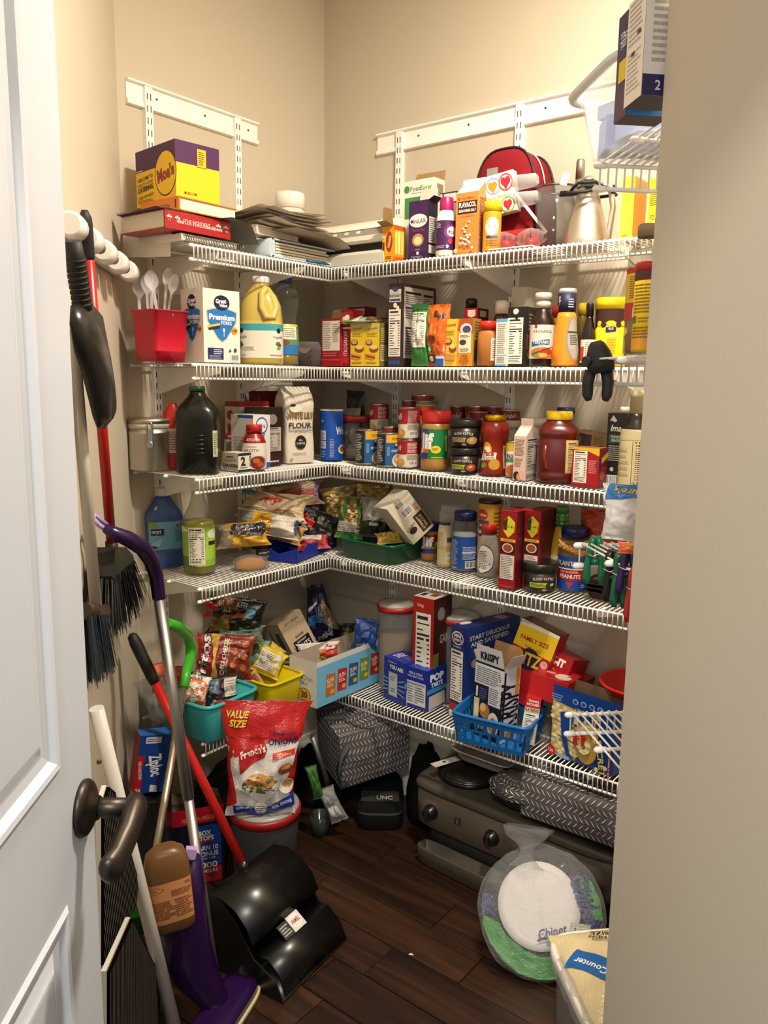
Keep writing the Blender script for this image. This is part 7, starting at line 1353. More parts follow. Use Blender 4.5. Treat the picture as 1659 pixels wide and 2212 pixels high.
# ================================================================== LOWEST SHELF, RIGHT SECTION
def cereal_keeper(lbl, P, fill, fc, lid='#b5281f', rot=0):
    return round_thing('cereal_keeper', lbl, 'container', P, [('container_wall', [(0, .84, .80, 2.6), (.02, .88, .82, 2.6), (.88, .97, .92, 2.4), (.90, 1.0, .95, 2.4)], ((.82, .81, .79), 'haze')), ('cereal', [(.012, .80, .76, 2.6), (.03, .84, .78, 2.6), (fill, .88, .82, 2.5), (fill + .01, .5, .5, 2)], (fc, 'matte')), ('lid_rim', [(.90, 1.03, .98, 2.4), (.935, 1.05, 1.0, 2.4), (.96, 1.03, .98, 2.4)], (lid, 'plastic')), ('lid', [(.95, .98, .93, 2.4), (.985, .95, .90, 2.4), (1, .6, .5, 2.4)], ('#b9b4ab', 'plastic'))], rot=rot, n=40, group='red rimmed cereal keepers')
cereal_keeper('cereal keeper with a red rim at the corner, filled with flakes', PL('B', 813, 893, 1298, 1492, S5), .62, '#8a7350')
cereal_keeper('cereal keeper with a red rim behind the mini wheats box', PL('B', 942, 1032, 1322, 1500, S5, .095), .2, '#8a7a60')
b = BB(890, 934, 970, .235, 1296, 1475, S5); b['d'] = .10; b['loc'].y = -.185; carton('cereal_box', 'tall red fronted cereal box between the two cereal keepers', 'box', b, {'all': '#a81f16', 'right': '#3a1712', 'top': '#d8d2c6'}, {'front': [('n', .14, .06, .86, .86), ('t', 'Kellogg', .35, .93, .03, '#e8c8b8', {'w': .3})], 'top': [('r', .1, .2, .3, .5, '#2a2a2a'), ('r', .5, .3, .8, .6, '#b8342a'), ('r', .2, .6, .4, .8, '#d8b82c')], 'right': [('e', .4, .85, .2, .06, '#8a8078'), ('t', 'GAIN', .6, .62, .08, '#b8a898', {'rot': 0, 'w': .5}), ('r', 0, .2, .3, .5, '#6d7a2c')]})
def tart(b, lbl, side):
    f = [('t', 'START WHERE', .5, .90, .035, '#dfe4f0', {'w': .5}), ('t', 'YOU ARE', .62, .80, .085, '#e6e9f2', {'w': .62, 'b': .04}), ('r', .22, .14, .68, .66, '#b8c4b8'), ('r', .26, .18, .64, .60, '#c6cfc2'), ('l', .3, .45, .6, .58, 3, '#5a6a6a'), ('l', .3, .2, .6, .3, 2, '#5a6a6a')] + [('p', [(.7, .3 + .06 * k), (.98, .26 + .09 * k), (.98, .29 + .09 * k), (.7, .33 + .06 * k)], '#7a9ad0') for k in range(4)]
    g = [('t', 'PREP & COOK', .5, .86, .06, '#cfd6ea', {'w': .6}), ('t', 'FOR BEST TASTE', .5, .78, .045, '#cfd6ea', {'w': .7}), ('r', .03, .08, .95, .66, '#d5d3cc'), ('l', .06, .12, .42, .55, 7, '#5f6374'), ('l', .5, .12, .9, .55, 7, '#5f6374'), ('r', .45, .1, .46, .6, '#2a3f8a'), ('r', .05, .58, .9, .63, '#8a8c98'), ('r', .62, .1, .92, .18, '#d8d6cf')]
    return carton('pastry_box', lbl, 'box', b, {'all': '#1d2f8c', 'top': '#22369c'}, {'left': f if side else g, 'front': g if not side else [('r', 0, 0, 1, 1, '#1b2b80')], 'right': [('t', 'POP', .5, .78, .16, '#e9ecf4', {'w': .7, 'b': .06}), ('t', 'TARTS', .5, .60, .10, '#e9ecf4', {'w': .6, 'b': .04}), ('r', 0, .40, 1, .52, '#3f88b8'), ('p', [(.1, 0), (.95, .04), (.9, .36), (.1, .34)], '#c9b9a8')], 'top': [('t', 'POP', .3, .6, .24, '#e9ecf4', {'w': .34, 'b': .06, 'rot': 180}), ('t', 'TARTS', .3, .38, .18, '#e9ecf4', {'w': .34, 'b': .04, 'rot': 180}), ('r', .5, .55, .95, .72, '#3f88c8'), ('r', .5, .4, .9, .48, '#c84a7a')]}, group='blue toaster pastry boxes')
def yawbox(xl, xn, xr, yl, yn, yr, ytop, z):
    """front face L-N, right side N-R (for boxes turned a little)"""
    zz = z + WT; L_, N, R_ = on_z(xl, yl, zz), on_z(xn, yn, zz), on_z(xr, yr, zz)
    ux = (N - L_); w = ux.length; ux.normalize(); uy = Vector((-ux.y, ux.x, 0)); d = max(.02, (R_ - N).dot(uy)); c = (L_ + N) / 2 + uy * d / 2
    return dict(loc=Vector((c.x, c.y, zz)), w=w, d=d, h=z_at(N, xn, ytop) - zz, rot=math.atan2(ux.y, ux.x))
b = yawbox(829, 873, 900, 1505, 1525, 1505, 1434, S5)
tb = tart(b, 'dark blue toaster pastry box with the foil pouch picture', 1)
for o in list(tb.children[0].children):
    if o.name.startswith('front_print'): bpy.data.objects.remove(o)
S, W, H = face_S(b['w'], b['d'], b['h'], 'front')
Print(S, W, H).run([('t', 'COME AS', .4, .92, .03, '#dfe4f0', {'w': .4}), ('t', 'YOU ARE', .6, .81, .085, '#e6e9f2', {'w': .66, 'b': .04}), ('r', .24, .12, .66, .68, '#aab6ac'), ('r', .28, .16, .62, .62, '#c0c9bc'), ('l', .32, .48, .58, .60, 3, '#5a6a6a'), ('l', .32, .2, .58, .32, 2, '#5a6a6a')] + [('p', [(.68, .24 + .08 * k), (1, .16 + .13 * k), (1, .2 + .13 * k), (.68, .27 + .08 * k)], '#7a9ad0') for k in range(4)] + [('p', [(.22, .24 + .08 * k), (0, .2 + .1 * k), (0, .24 + .1 * k), (.22, .27 + .08 * k)], '#7a9ad0') for k in range(4)]).build(tb.children[0], 'front_print')
b = yawbox(873, 921, 952, 1521, 1538, 1514, 1451, S5); tart(b, 'dark blue toaster pastry box with the white instructions panel', 0)
b = yawbox(961, 989, 1066, 1546, 1560, 1490, 1362, S5)
b['d'] = min(b['d'], .24)
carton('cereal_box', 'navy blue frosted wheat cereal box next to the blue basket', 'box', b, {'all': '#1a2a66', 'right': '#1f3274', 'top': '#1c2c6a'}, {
    'front': [('e', .5, .88, .44, .075, '#e2dcc8'), ('e', .5, .88, .38, .06, '#16235a'), ('t', 'MINI', .5, .905, .035, '#efe9d8', {'w': .5, 'b': .04}), ('t', 'WHEATS', .5, .86, .03, '#efe9d8', {'w': .6, 'b': .03}), ('t', 'BLUEBERRY', .5, .785, .018, '#d8d4c8', {'w': .6}), ('n', .06, .19, .94, .75), ('r', 0, .08, 1, .16, '#a01f24'), ('r', 0, 0, 1, .07, '#d8d2c6'), ('l', .2, .02, .8, .05, 1, '#a85a4a')],
    'right': [('t', 'START DELICIOUS', .45, .90, .045, '#cfc49a', {'w': .72, 'rot': 4, 'b': .02}), ('t', 'AND SATISFIED', .45, .83, .045, '#cfc49a', {'w': .68, 'rot': 4, 'b': .02}), ('e', .32, .60, .2, .07, '#8f7d62'), ('e', .30, .61, .14, .05, '#a9977a'), ('e', .6, .66, .16, .06, '#9a886c'), ('e', .5, .42, .22, .06, '#cfcdd6'), ('p', [(.05, .2), (.2, .16), (.5, .36), (.42, .42)], '#8fa0c8'), ('e', .2, .74, .06, .02, '#3a4a8a')],
    'top': [('e', .2, .2, .2, .1, '#e2dcc8'), ('r', .2, .7, .8, .85, '#b87a8a')]})
# blue basket
b = BZ(985, 1603, 1128, 1636, 1172, 1590, 1590, S5)
zz = S5 + WT; L_, N, R_ = on_z(990, 1600, zz), on_z(1128, 1634, zz), on_z(1166, 1596, zz)
ux = (N - L_).normalized(); uy = Vector((-ux.y, ux.x, 0)); w = (N - L_).length; d = .15; c = (L_ + N) / 2 + uy * d / 2
hB = z_at(N, 1128, 1570) - zz
t = thing('basket', 'blue plastic basket with slotted sides holding cracker boxes', 'basket', (c.x, c.y, zz), math.atan2(ux.y, ux.x)); BM = M('#1763a4', 'plastic'); tp = 1.16
def basket_side(nm, P0, P1, n):
    # P0,P1: bottom corners; slats flare outwards
    mb = MB(); out0, out1 = Vector((P0[0] * tp, P0[1] * tp, hB)), Vector((P1[0] * tp, P1[1] * tp, hB)); A0, A1 = Vector((*P0, 0)), Vector((*P1, 0))
    nrm = (A1 - A0).cross(Vector((0, 0, 1))).normalized() * .0025
    pt = lambda u, v: A0.lerp(A1, u).lerp(out0.lerp(out1, u), v)
    def q4(u0, v0, u1, v1):
        ps = [pt(u0, v0), pt(u1, v0), pt(u1, v1), pt(u0, v1)]
        mb.add([p + nrm for p in ps] + [p - nrm for p in ps], [(0, 1, 2, 3), (7, 6, 5, 4)] + [(i, 4 + i, 4 + (i + 1) % 4, (i + 1) % 4) for i in range(4)])
    q4(0, 0, 1, .16); q4(0, .78, 1, 1); q4(0, .46, 1, .54)
    for k in range(n + 1):
        u = k / n; q4(max(0, u - .018), .16, min(1, u + .018), .46); 
        u2 = min(1, (k + .5) / n); q4(max(0, u2 - .018), .54, min(1, u2 + .018), .78)
    q4(0, .16, .03, .78); q4(.97, .16, 1, .78)
    mb.build(nm + '_lattice', BM, t)
w2, d2 = w / 2, d / 2
basket_side('front', (-w2, -d2), (w2, -d2), 8); basket_side('side', (w2, -d2), (w2, d2), 7); basket_side('back', (w2, d2), (-w2, d2), 8); basket_side('side', (-w2, d2), (-w2, -d2), 7)
MB().box(-w2, w2, -d2, d2, 0, .003).build('basket_floor', BM, t)
MB().tube([ring_pt((hB, w2 * tp + .003, d2 * tp + .003, 9), 2 * math.pi * k / 64) for k in range(64)], .0055, 8, closed=True).build('rolled_rim', BM, t)
BK = Vector((c.x, c.y, zz)); BKR = math.atan2(ux.y, ux.x)
def inbox(dx, dy, dz): return BK + ux * dx + uy * dy + Vector((0, 0, dz))
# krispy cracker box in the basket
b = dict(loc=inbox(-.020, .004, .004), w=.108, d=.072, h=.220, rot=BKR - math.radians(20))
pN = on_z(1090, 1560, zz)
carton('cracker_box', 'torn open saltine box standing in the blue basket', 'box', b, {'all': '#14192e', 'right': '#b9c4d0', 'left': '#b9c4d0', 'back': '#b9c4d0'}, {
    'front': [('r', 0, .70, 1, .97, '#c4c6c8'), ('l', .05, .72, .95, .94, 8, '#5d6068'), ('r', .52, .46, .95, .72, '#c4c6c8'), ('l', .55, .48, .92, .70, 8, '#5d6068'), ('r', .08, .52, .14, .66, '#d8d8d4'), ('l', .2, .5, .46, .66, 5, '#4a5a86'), ('r', .03, .22, .22, .50, '#c9b98a'), ('e', .13, .34, .07, .09, '#e6d8a8'), ('e', .42, .36, .18, .10, '#a8743a'), ('e', .36, .40, .1, .06, '#d8b070'), ('e', .74, .22, .20, .16, '#dcd2c0'), ('e', .74, .20, .15, .11, '#a86a32'), ('e', .74, .2, .08, .06, '#d0a060'), ('t', 'GREAT WITH SOUP', .4, .12, .05, '#cfd4de', {'w': .6})],
    'right': [('t', 'KRISPY', .42, .50, .34, '#16181f', {'rot': 90, 'w': 1.9, 'b': .03}), ('r', .02, .05, .14, .95, '#16181f'), ('r', .72, .62, .95, .98, '#c9892c'), ('e', .6, .08, .3, .07, '#b98a4a'), ('l', .72, .2, .9, .6, 8, '#8a94a0')]},
    open_top=True, flaps=[('front', .052, 80, '#c9ccd0'), ('left', .03, 60, '#c9ccd0'), ('right', .045, 62, '#c9ccd0'), ('back', .05, 88, '#c9ccd0')], inner='#a8835a', tilt=(-3, 0, 0))
S_, W_, H_2 = (lambda u, v, e: Vector(((u - .5) * b['w'], -b['d'] / 2 - .0094 * 0 - math.cos(math.radians(80)) * .052 * v - e - .0015, b['h'] + math.sin(math.radians(80)) * .052 * v))), b['w'], .052
last = [o for o in bpy.data.objects if o.get('label') == 'torn open saltine box standing in the blue basket'][0]
Print(S_, W_, H_2).run([('t', 'KRISPY', .52, .42, .42, '#16181f', {'w': .66, 'b': .05})]).build(last, 'flap_print')
# dark filler box and flat-bread box in the basket
b2_ = dict(loc=inbox(w2 * .80, .03, .01), w=.042, d=.115, h=.135, rot=BKR + math.radians(14))
carton('cracker_box', 'red and white flatbread cracker box at the end of the blue basket', 'box', b2_, {'all': '#b81c22', 'front': '#d3cec4', 'right': '#a81820'}, {'front': [('r', 0, .72, 1, 1, '#b81c22'), ('t', 'TOWN', .5, .93, .05, '#efe0d8', {'w': .7, 'b': .03}), ('t', 'HOUSE', .5, .86, .05, '#efe0d8', {'w': .8, 'b': .03}), ('r', 0, .69, 1, .79, '#cdb98a'), ('t', 'FLATBREAD', .5, .74, .06, '#2a1c16', {'w': .92, 'b': .02}), ('n', .06, .05, .94, .66)], 'top': [('e', .5, .5, .3, .3, '#d8c8a8')]}, tilt=(-5, 6, 0))
# ritz
tilted_box('cracker_box', 'tall family size red and yellow cracker box leaning behind the saltines', 'box', 'B', .17, 1150, 1430, 92, 172, .07, {'all': '#a3131d', 'left': '#8a6a44', 'top': '#7a5f3e'}, {'front': [('r', 0, .66, 1, 1, '#dcb81c'), ('p', [(0, .93), (1, .96), (1, 1), (0, 1)], '#d8d2c2'), ('t', 'FAMILY SIZE', .48, .80, .055, '#8a1a14', {'w': .72, 'rot': 4, 'b': .02}), ('t', 'FAMILY SIZE', .5, .70, .03, '#b04a1c', {'w': .4}), ('e', .50, .56, .26, .14, '#2a1a30'), ('t', 'RITZ', .50, .56, .15, '#d8b42c', {'w': .60, 'b': .03, 'rot': 4}), ('t', 'FRESH', .26, .36, .035, '#efdcd0', {'w': .3}), ('t', 'STACKS', .26, .30, .035, '#efdcd0', {'w': .34}), ('e', .88, .58, .09, .05, '#d8a8a0'), ('t', '12', .88, .59, .03, '#7a1018')], 'left': []}, yaw=-24, lean=-8, roll=15, open_top=True, inner='#7d6244')
tilted_box('cracker_box', 'red cheese cracker box lying on its side at the back', 'box', 'B', .12, 1222, 1436, 62, 48, .10, {'all': '#a3141c'}, {'front': [('t', 'Z-IT', .45, .62, .32, '#efe8e0', {'w': .62, 'b': .06}), ('e', .3, .2, .2, .1, '#c9662a')], 'top': []}, yaw=-28, lean=-16, roll=12)
tilted_box('cracker_box', 'red cracker box lying flat behind the popcorn box', 'box', 'B', .10, 1232, 1466, 80, 24, .10, {'all': '#9c1219', 'top': '#a8161c'}, {'top': [('e', .3, .4, .12, .2, '#d8b02c'), ('t', 'SNACK', .6, .5, .2, '#e6d0a8', {'w': .3})]}, yaw=-22, lean=-6, roll=8)
tilted_box('cracker_box', 'red box with a gold seal between the flatbread and popcorn boxes', 'box', 'B', .20, 1200, 1480, 84, 50, .11, {'all': '#b2161c', 'top': '#b81a20'}, {'top': [('e', .7, .4, .2, .25, '#d8cdb8'), ('t', 'Town', .3, .5, .2, '#e8d8c8', {'w': .3})]}, yaw=-22, lean=-4, roll=6)
# popcorn box
zz = S5 + WT; L_, N = on_z(1179, 1627, zz), on_z(1318, 1690, zz)
b = yawbox(1176, 1310, 1340, 1632, 1686, 1640, 1565, S5); b['d'] = .075
hL = z_at(on_z(1176, 1632, zz), 1176, 1482) - zz; b['h'] = hL
kern = [('e', .03 + .42 * ((k * 37) % 97) / 97, .06 + .66 * ((k * 59) % 89) / 89, .045, .03, ('#d8c27a', '#e6d8a0', '#c2a558', '#efe6bc')[k % 4]) for k in range(90)]
pc = [('e', .60 + .16 * math.cos(k * 2.4) * math.sqrt((k * .618) % 1), .35 + .26 * math.sin(k * 2.4) * math.sqrt((k * .618) % 1), .042, .028, ('#d8c27a', '#e6d8a0', '#efe6bc')[k % 3]) for k in range(50)]
t = carton('popcorn_box', 'blue microwave popcorn box with a big popcorn picture, top torn open', 'box', b, {'all': '#123f8c', 'right': '#12397e'}, {'front': [('p', [(0, 0), (.4, 0), (.46, .2), (.30, .45), (.46, .72), (0, .78)], '#c9ad5c')] + kern[:80] + [('p', [(.16, .66), (.40, .70), (.36, .5), (.28, .35), (.34, .12), (.44, .02), (.3, .05), (.2, .3), (.18, .5)], '#123f8c'), ('e', .60, .35, .19, .30, '#b8983f')] + pc + [('p', [(.40, .28), (.55, .30), (.62, .42), (.55, .5), (.42, .48)], '#b5231f'), ('t', 'BUTTER', .50, .39, .05, '#f0e2b8', {'rot': -80, 'w': .22}), ('t', 'POP-SECRET', .82, .38, .085, '#2a1c10', {'rot': -80, 'w': .86, 'b': .06}), ('t', 'POP-SECRET', .82, .38, .08, '#e6cf6a', {'rot': -80, 'w': .84, 'b': .025}), ('r', .965, 0, 1, .45, '#a3182a'), ('t', '6 PACK FAMILY SIZE', .982, .22, .02, '#efe0d4', {'rot': -90, 'w': .5}), ('e', .06, .09, .07, .07, '#b5231f'), ('t', '12ct', .06, .09, .05, '#f0e6da', {'w': .08}), ('r', .16, .03, .36, .08, '#8fa8cf')] + [('e', .42 + .13 * k, .88, .045, .04, '#9fc0e6') for k in range(5)] + [('e', .42 + .13 * k, .88, .03, .028, '#1d4f9c') for k in range(5)] + [('t', 'POP-SECRET', .62, .77, .05, '#d8d0b0', {'rot': 180, 'w': .42}), ('l', .04, .82, .24, .92, 3, '#7a9acb'), ('e', .8, .06, .03, .03, '#efe6bc'), ('e', .93, .12, .035, .03, '#e6d8a0')]}, open_top=True, inner='#7d6a4a')
# red bucket at the near end
c = on_y(1350, 1560, -.20); 
p = dict(loc=Vector((0, -.118, S5 + WT)), r=.097, h=.205, rot=face_cam(c)); p['loc'].x = on_y(1291, 1500, -.118).x + .115
t = round_thing('bucket', 'bright red plastic bucket with a wire bail by the doorway wall', 'bucket', p, [('bucket_wall', [(0, .74), (.02, .77), (.90, .98), (.91, 1.03), (1, 1.05), (1, .98), (.03, .73)], ('#c01f1f', 'plastic'))], n=44)
R_, H_ = p['r'], p['h']; MB().tube([(R_ * 1.06 * math.cos(a), R_ * 1.06 * math.sin(a), H_) for a in [2 * math.pi * i / 44 for i in range(44)]], .005, 8, closed=True).build('rim', M('#d62a22', 'plastic'), t)
MB().tube([(-R_ * 1.07 * math.cos(a), -R_ * .75 * math.sin(a) - .012, H_ * .95 - R_ * .75 * math.sin(a) * .75) for a in [math.pi * i / 12 for i in range(13)]], .0016, 6).build('wire_bail', M('#c9c4bb', 'metal'), t)
# ================================================================== ON THE FLOOR
def chevron(nu, nv, ink='#d9d4cb', asp=1.0):
    """herringbone leaves printed on the tote fabric"""
    els = []
    for j in range(nv):
        for i in range(nu):
            u = (i + .5) / nu; v = (j + .5) / nv; s_ = 1 if j % 2 else -1; a = .47 / nu; b_ = .46 / nv
            els.append(('p', [(u - a, v - b_ * s_ * .9), (u - a * .1, v - b_ * s_ * .35), (u + a, v + b_ * s_ * .9), (u + a * .1, v + b_ * s_ * .35)], ink))
    return els
def tote(name, label, C_, w, d, h, yaw, lean=0, roll=0, n=(24, 10), handles=True, nt=6):
    R3 = (Euler((0, 0, math.radians(yaw))).to_matrix() @ Euler((math.radians(lean), 0, 0)).to_matrix() @ Euler((0, math.radians(roll), 0)).to_matrix())
    t = thing(name, label, 'bag', C_ - R3 @ Vector((0, 0, h / 2)), R3.to_euler())
    def nz(p): return .012 * noise.noise(p * 9) + .006 * noise.noise(p * 22)
    def fr(u, v, e=0):
        x = (u - .5) * w; z = v * h; k = math.sin(math.pi * u) ** .5 * math.sin(math.pi * v) ** .5
        return Vector((x, -d / 2 - .012 * k - nz(Vector((x, 0, z))) * k - e, z))
    def tp_(u, v, e=0):
        x = (u - .5) * w; y = -d / 2 + v * d; k = math.sin(math.pi * u) ** .5 * math.sin(math.pi * v) ** .5
        return Vector((x, y, h - .015 * k + nz(Vector((x, y, 5))) * k + e))
    def sd(s_):
        def f(u, v, e=0):
            y = (-d / 2 + u * d) if s_ > 0 else (d / 2 - u * d); k = math.sin(math.pi * u) ** .5 * math.sin(math.pi * v) ** .5
            return Vector((s_ * (w / 2 + .008 * k + e), y, v * h))
        return f
    mb = MB(); mb.grid(fr, 20, 12); mb.grid(tp_, 20, 10); mb.grid(sd(1), 8, 10); mb.grid(sd(-1), 8, 10)
    mb.box(-w / 2, w / 2, d / 2 - .002, d / 2, 0, h); mb.box(-w / 2, w / 2, -d / 2, d / 2, 0, .002)
    bo = mb.build('fabric_shell', M('#5d5758', 'cloth'), t)
    Print(lambda u, v, e: fr(u, v, .0012), w, h).run(chevron(*n)).build(bo, 'chevron_print', 'cloth')
    Print(lambda u, v, e: tp_(u, v, .0012), w, d).run(chevron(n[0], nt)).build(bo, 'chevron_print', 'cloth')
    Print(lambda u, v, e: sd(-1)(u, v, .0012), d, h).run(chevron(max(4, int(n[0] * d / w)), n[1])).build(bo, 'chevron_print', 'cloth')
    Print(lambda u, v, e: sd(1)(u, v, .0012), d, h).run(chevron(max(4, int(n[0] * d / w)), n[1])).build(bo, 'chevron_print', 'cloth')
    return t
t = tote('tote_bag', 'grey chevron tote bag slumped under the shelf corner', st(.115, .415, .285), .255, .20, .20, 45 + 20, lean=8, roll=-6, n=(19, 8), nt=7)
mb = MB(); pts = [(-.10, -.11, .175), (-.135, -.13, .15), (-.150, -.135, .10), (-.14, -.13, .05), (-.11, -.115, .03)]
def strap(pts, wd, nm, m, par):
    mb = MB(); P3 = [Vector(p) for p in pts]
    vs = []
    for p in P3: vs += [p + Vector((0, 0, 0)) + Vector((wd, 0, 0)) * 0 + Vector((0, wd / 2, 0)), p - Vector((0, wd / 2, 0))]
    mb.add(vs, [(2 * i, 2 * i + 1, 2 * i + 3, 2 * i + 2) for i in range(len(P3) - 1)], 0, True); o = mb.build(nm, m, par)
    md = o.modifiers.new('thick', 'SOLIDIFY'); md.thickness = .002; return o
strap(pts, .028, 'carry_strap', M('#4d4d50', 'cloth'), t)
t2 = tote('tote_bag', 'grey chevron tote bag lying across the buffet warmer', Vector((1.30, -.235, .354)), .52, .15, .125, 0, lean=0, roll=-1.0, n=(32, 6), nt=6)
c = on_y(1075, 1680, -.24); o = heap('tote_bag_flap', 'x', 'bag', (0, 0, 0), 0, .09, .06, .05, '#4f4a4b', 'cloth', 9, .15, pname='side_pocket')
ch_ = o.children[0]; ch_.parent = t2; ch_.location = (-.29, -.03, .03); bpy.data.objects.remove(o)
def pk_S(u, v, e):
    th = math.radians(-165 + 150 * u); ph = -.15 + 1.25 * v; d_ = Vector((math.cos(ph) * math.cos(th), math.cos(ph) * math.sin(th), math.sin(ph)))
    q = d_ * 2.2 + Vector((9 * 5.1, 9 * 2.3, 0)); k = 1 + .15 * (noise.noise(q) + .5 * noise.noise(q * 2.3) + .3 * noise.noise(q * 5))
    return Vector((d_.x * .092 * k, d_.y * .062 * k, max(-.3, d_.z * k) * .052 + .015))
Print(pk_S, .2, .08).run(chevron(14, 6)).build(ch_, 'chevron_print', 'cloth')
# black lumps added to stand in for deep shade at the back
heap('shade_filler', 'black lump added to fill the shadow between the tote and the warmer', 'bag', (.56, -.09, 0), 0, .06, .07, .21, '#0b0b0c', 'cloth', 81, .14, pname='filler_shell')
heap('shade_filler', 'black lump added as shade under the shelf behind the bin liner carton', 'bag', (.125, -.60, 0), 0, .10, .15, .20, '#0c0c0d', 'cloth', 82, .14, pname='filler_shell')
# black soft case
c = on_z(815, 1785, 0); t = thing('soft_case', 'black zip case with a grey band and white letters under the tote bag', 'case', (c.x - .06, c.y + .09, .0), math.radians(38)); 
MB().loft([(0, .075, .13, 5), (.01, .082, .138, 5), (.06, .082, .138, 5), (.085, .070, .125, 5), (.088, .05, .11, 5)], 44).build('padded_shell', M('#141414', 'cloth'), t)
MB().loft([(.058, .0835, .1395, 5), (.066, .0835, .1395, 5)], 44, cap0=False, cap1=False).build('zip_band', M('#4a4846', 'cloth'), t)
def cs(u, v, e): return Vector(((u - .5) * .13, -.115 + v * .09, .0895 + e))
Print(cs, .13, .09).run([('r', 0, .1, 1, .9, '#39383a'), ('t', 'UNC', .62, .4, .26, '#c9c6c0', {'w': .42, 'b': .03})]).build(t.children[0], 'top_print')
# odds and ends in the dark corner
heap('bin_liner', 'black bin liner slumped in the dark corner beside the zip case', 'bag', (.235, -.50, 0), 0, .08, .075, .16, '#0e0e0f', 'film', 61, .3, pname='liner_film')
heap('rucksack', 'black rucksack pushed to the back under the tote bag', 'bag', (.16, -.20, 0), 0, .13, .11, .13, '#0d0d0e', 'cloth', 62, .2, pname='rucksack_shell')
packet('produce_bag', 'green plastic bag hanging out beside the tote strap', 'bag', 'A', .36, 680, 1690, 26, 80, .03, '#3c6a2a', [], seed=63, roll=-14)
packet('mailer_bag', 'grey white plastic bag crumpled beside the zip case', 'bag', 'A', .40, 718, 1738, 40, 86, .03, '#8d8c8c', [('r', .2, .2, .8, .5, '#c9c7c2')], seed=64, roll=-24)
t = thing('steel_rod', 'pale metal rail leaning behind the tote strap', 'rod', on_x(690, 1650, .34)); MB().tube([(0, -.035, .11), (0, .02, -.03), (0, .05, -.12)], .009, 8).build('rail', M('#a9a8a4', 'brushed'), t)
t = thing('glass_tumbler', 'dark glass tumbler standing in the corner shadows', 'cup', on_z(692, 1800, 0)); MB().loft(rows((0, .028), (.07, .036), (.07, .033), (.004, .025)), 24).build('glass_wall', M((.25, .28, .24), 'smoke'), t)
# buffet warmer
t = thing('buffet_warmer', 'long black and steel triple slow cooker buffet warmer', 'appliance', (.985, -.155, .0), math.radians(-1)); ST = M('#6b5f52', 'plastic'); BK_ = M('#111010', 'gloss'); DK = M('#1a1816', 'rubber')
mb = MB(); mb.loft([(.105, .335, .125, 8), (.110, .345, .135, 8), (.225, .345, .135, 8), (.232, .338, .128, 8)], 60); mb.build('housing', ST, t)
MB().loft([(.228, .350, .140, 8), (.236, .352, .142, 8), (.252, .345, .135, 8), (.254, .335, .125, 8)], 60).build('top_deck', M('#4a443b', 'plastic'), t)
MB().loft([(.0, .30, .11, 8), (.105, .31, .115, 8)], 50).build('pedestal', DK, t)
for k, x in enumerate((-.215, .0, .215)):
    hd_ = MB(); hd_.loft(rows((.250, .098), (.262, .102), (.268, .100)), 40); o = hd_.build('crock_rim', M('#0f0e0e', 'gloss'), t); o.location = (x, .0, 0)
    l_ = MB(); l_.loft(rows((.268, .097), (.276, .094), (.288, .07), (.294, .03), (.295, .005)), 40); o = l_.build('glass_lid', M('#1c1a17', 'gloss'), t); o.location = (x, 0, 0)
    MB().tube([(x + .097 * math.cos(a), .097 * math.sin(a), .270) for a in [2 * math.pi * i / 40 for i in range(40)]], .0022, 6, closed=True).build('steel_band', M('#8d867b', 'metal'), t)
    kx = (-.262, -.04, .19)[k]
    kn = MB().loft(rows((0, .024), (.006, .024), (.012, .019), (.026, .017), (.028, .012)), 24).build('knob', M('#15130f', 'gloss'), t); kn.location = (kx, -.137, .168); kn.rotation_euler = (math.radians(90), 0, 0)
    tg = MB().box(-.004, .004, .0, .006, -.015, .015).build('knob_grip', M('#2a2622', 'gloss'), t); tg.location = (kx, -.170, .168)
o = MB().loft(rows((0, .016), (.012, .02), (.02, .012)), 20).build('lid_knob', BK_, t); o.location = (-.215, 0, .294)
Print(lambda u, v, e: Vector((-.18 + u * .03, -.1362 - e, .155 + v * .03)), .03, .03).run([('r', .1, .1, .9, .9, '#3a332a'), ('t', 'E', .5, .5, .5, '#8a7f70')]).build(t, 'badge_print')
# white card tag on the first lid
c = on_y(962, 1670, -.20); t = thing('care_tag', 'white folded tag lying on the first black lid', 'tag', (c.x, c.y, .297), math.radians(-20)); MB().box(-.014, .014, -.05, .05, 0, .0015).build('tag_card', M('#d8d2c6', 'paper'), t); MB().box(-.006, .004, -.01, .0, .0015, .002).build('tag_slot', M('#2a2826', 'paper'), t)
# griddle tray under it
t = thing('griddle_tray', 'dark rounded drip tray sticking out under the buffet warmer', 'tray', (.885, -.303, .0), math.radians(-2))
MB().loft([(.0, .19, .022, 6), (.004, .195, .026, 6), (.055, .20, .031, 6), (.06, .197, .028, 6), (.058, .19, .024, 6), (.008, .185, .018, 6)], 50).build('tray_wall', M('#4a443b', 'plastic'), t)
# foil pan under the shelf
c = on_y(1005, 1640, -.22)
t = thing('foil_pan', 'shallow aluminium foil pan balanced on the warmer lids under the shelf', 'pan', (c.x + .045, -.165, .335), (math.radians(4), math.radians(5), math.radians(8))); 
_fm = M('#d6d0c4', 'foil'); _fm.node_tree.nodes['Principled BSDF'].inputs['Metallic'].default_value = .6
MB().loft([(0, .075, .05, 6), (.003, .078, .052, 6), (.036, .092, .064, 6), (.038, .104, .074, 6), (.040, .104, .074, 6), (.038, .090, .062, 6), (.006, .075, .05, 6)], 56).build('foil_wall', _fm, t)
packet('meat_tray', 'dark red packaged tray resting in the foil pan', 'packet', 'B', .21, 1040, 1610, 90, 24, .02, '#4a1018', [('r', .1, .2, .5, .8, '#8a8078')], lean=-50, seed=66)
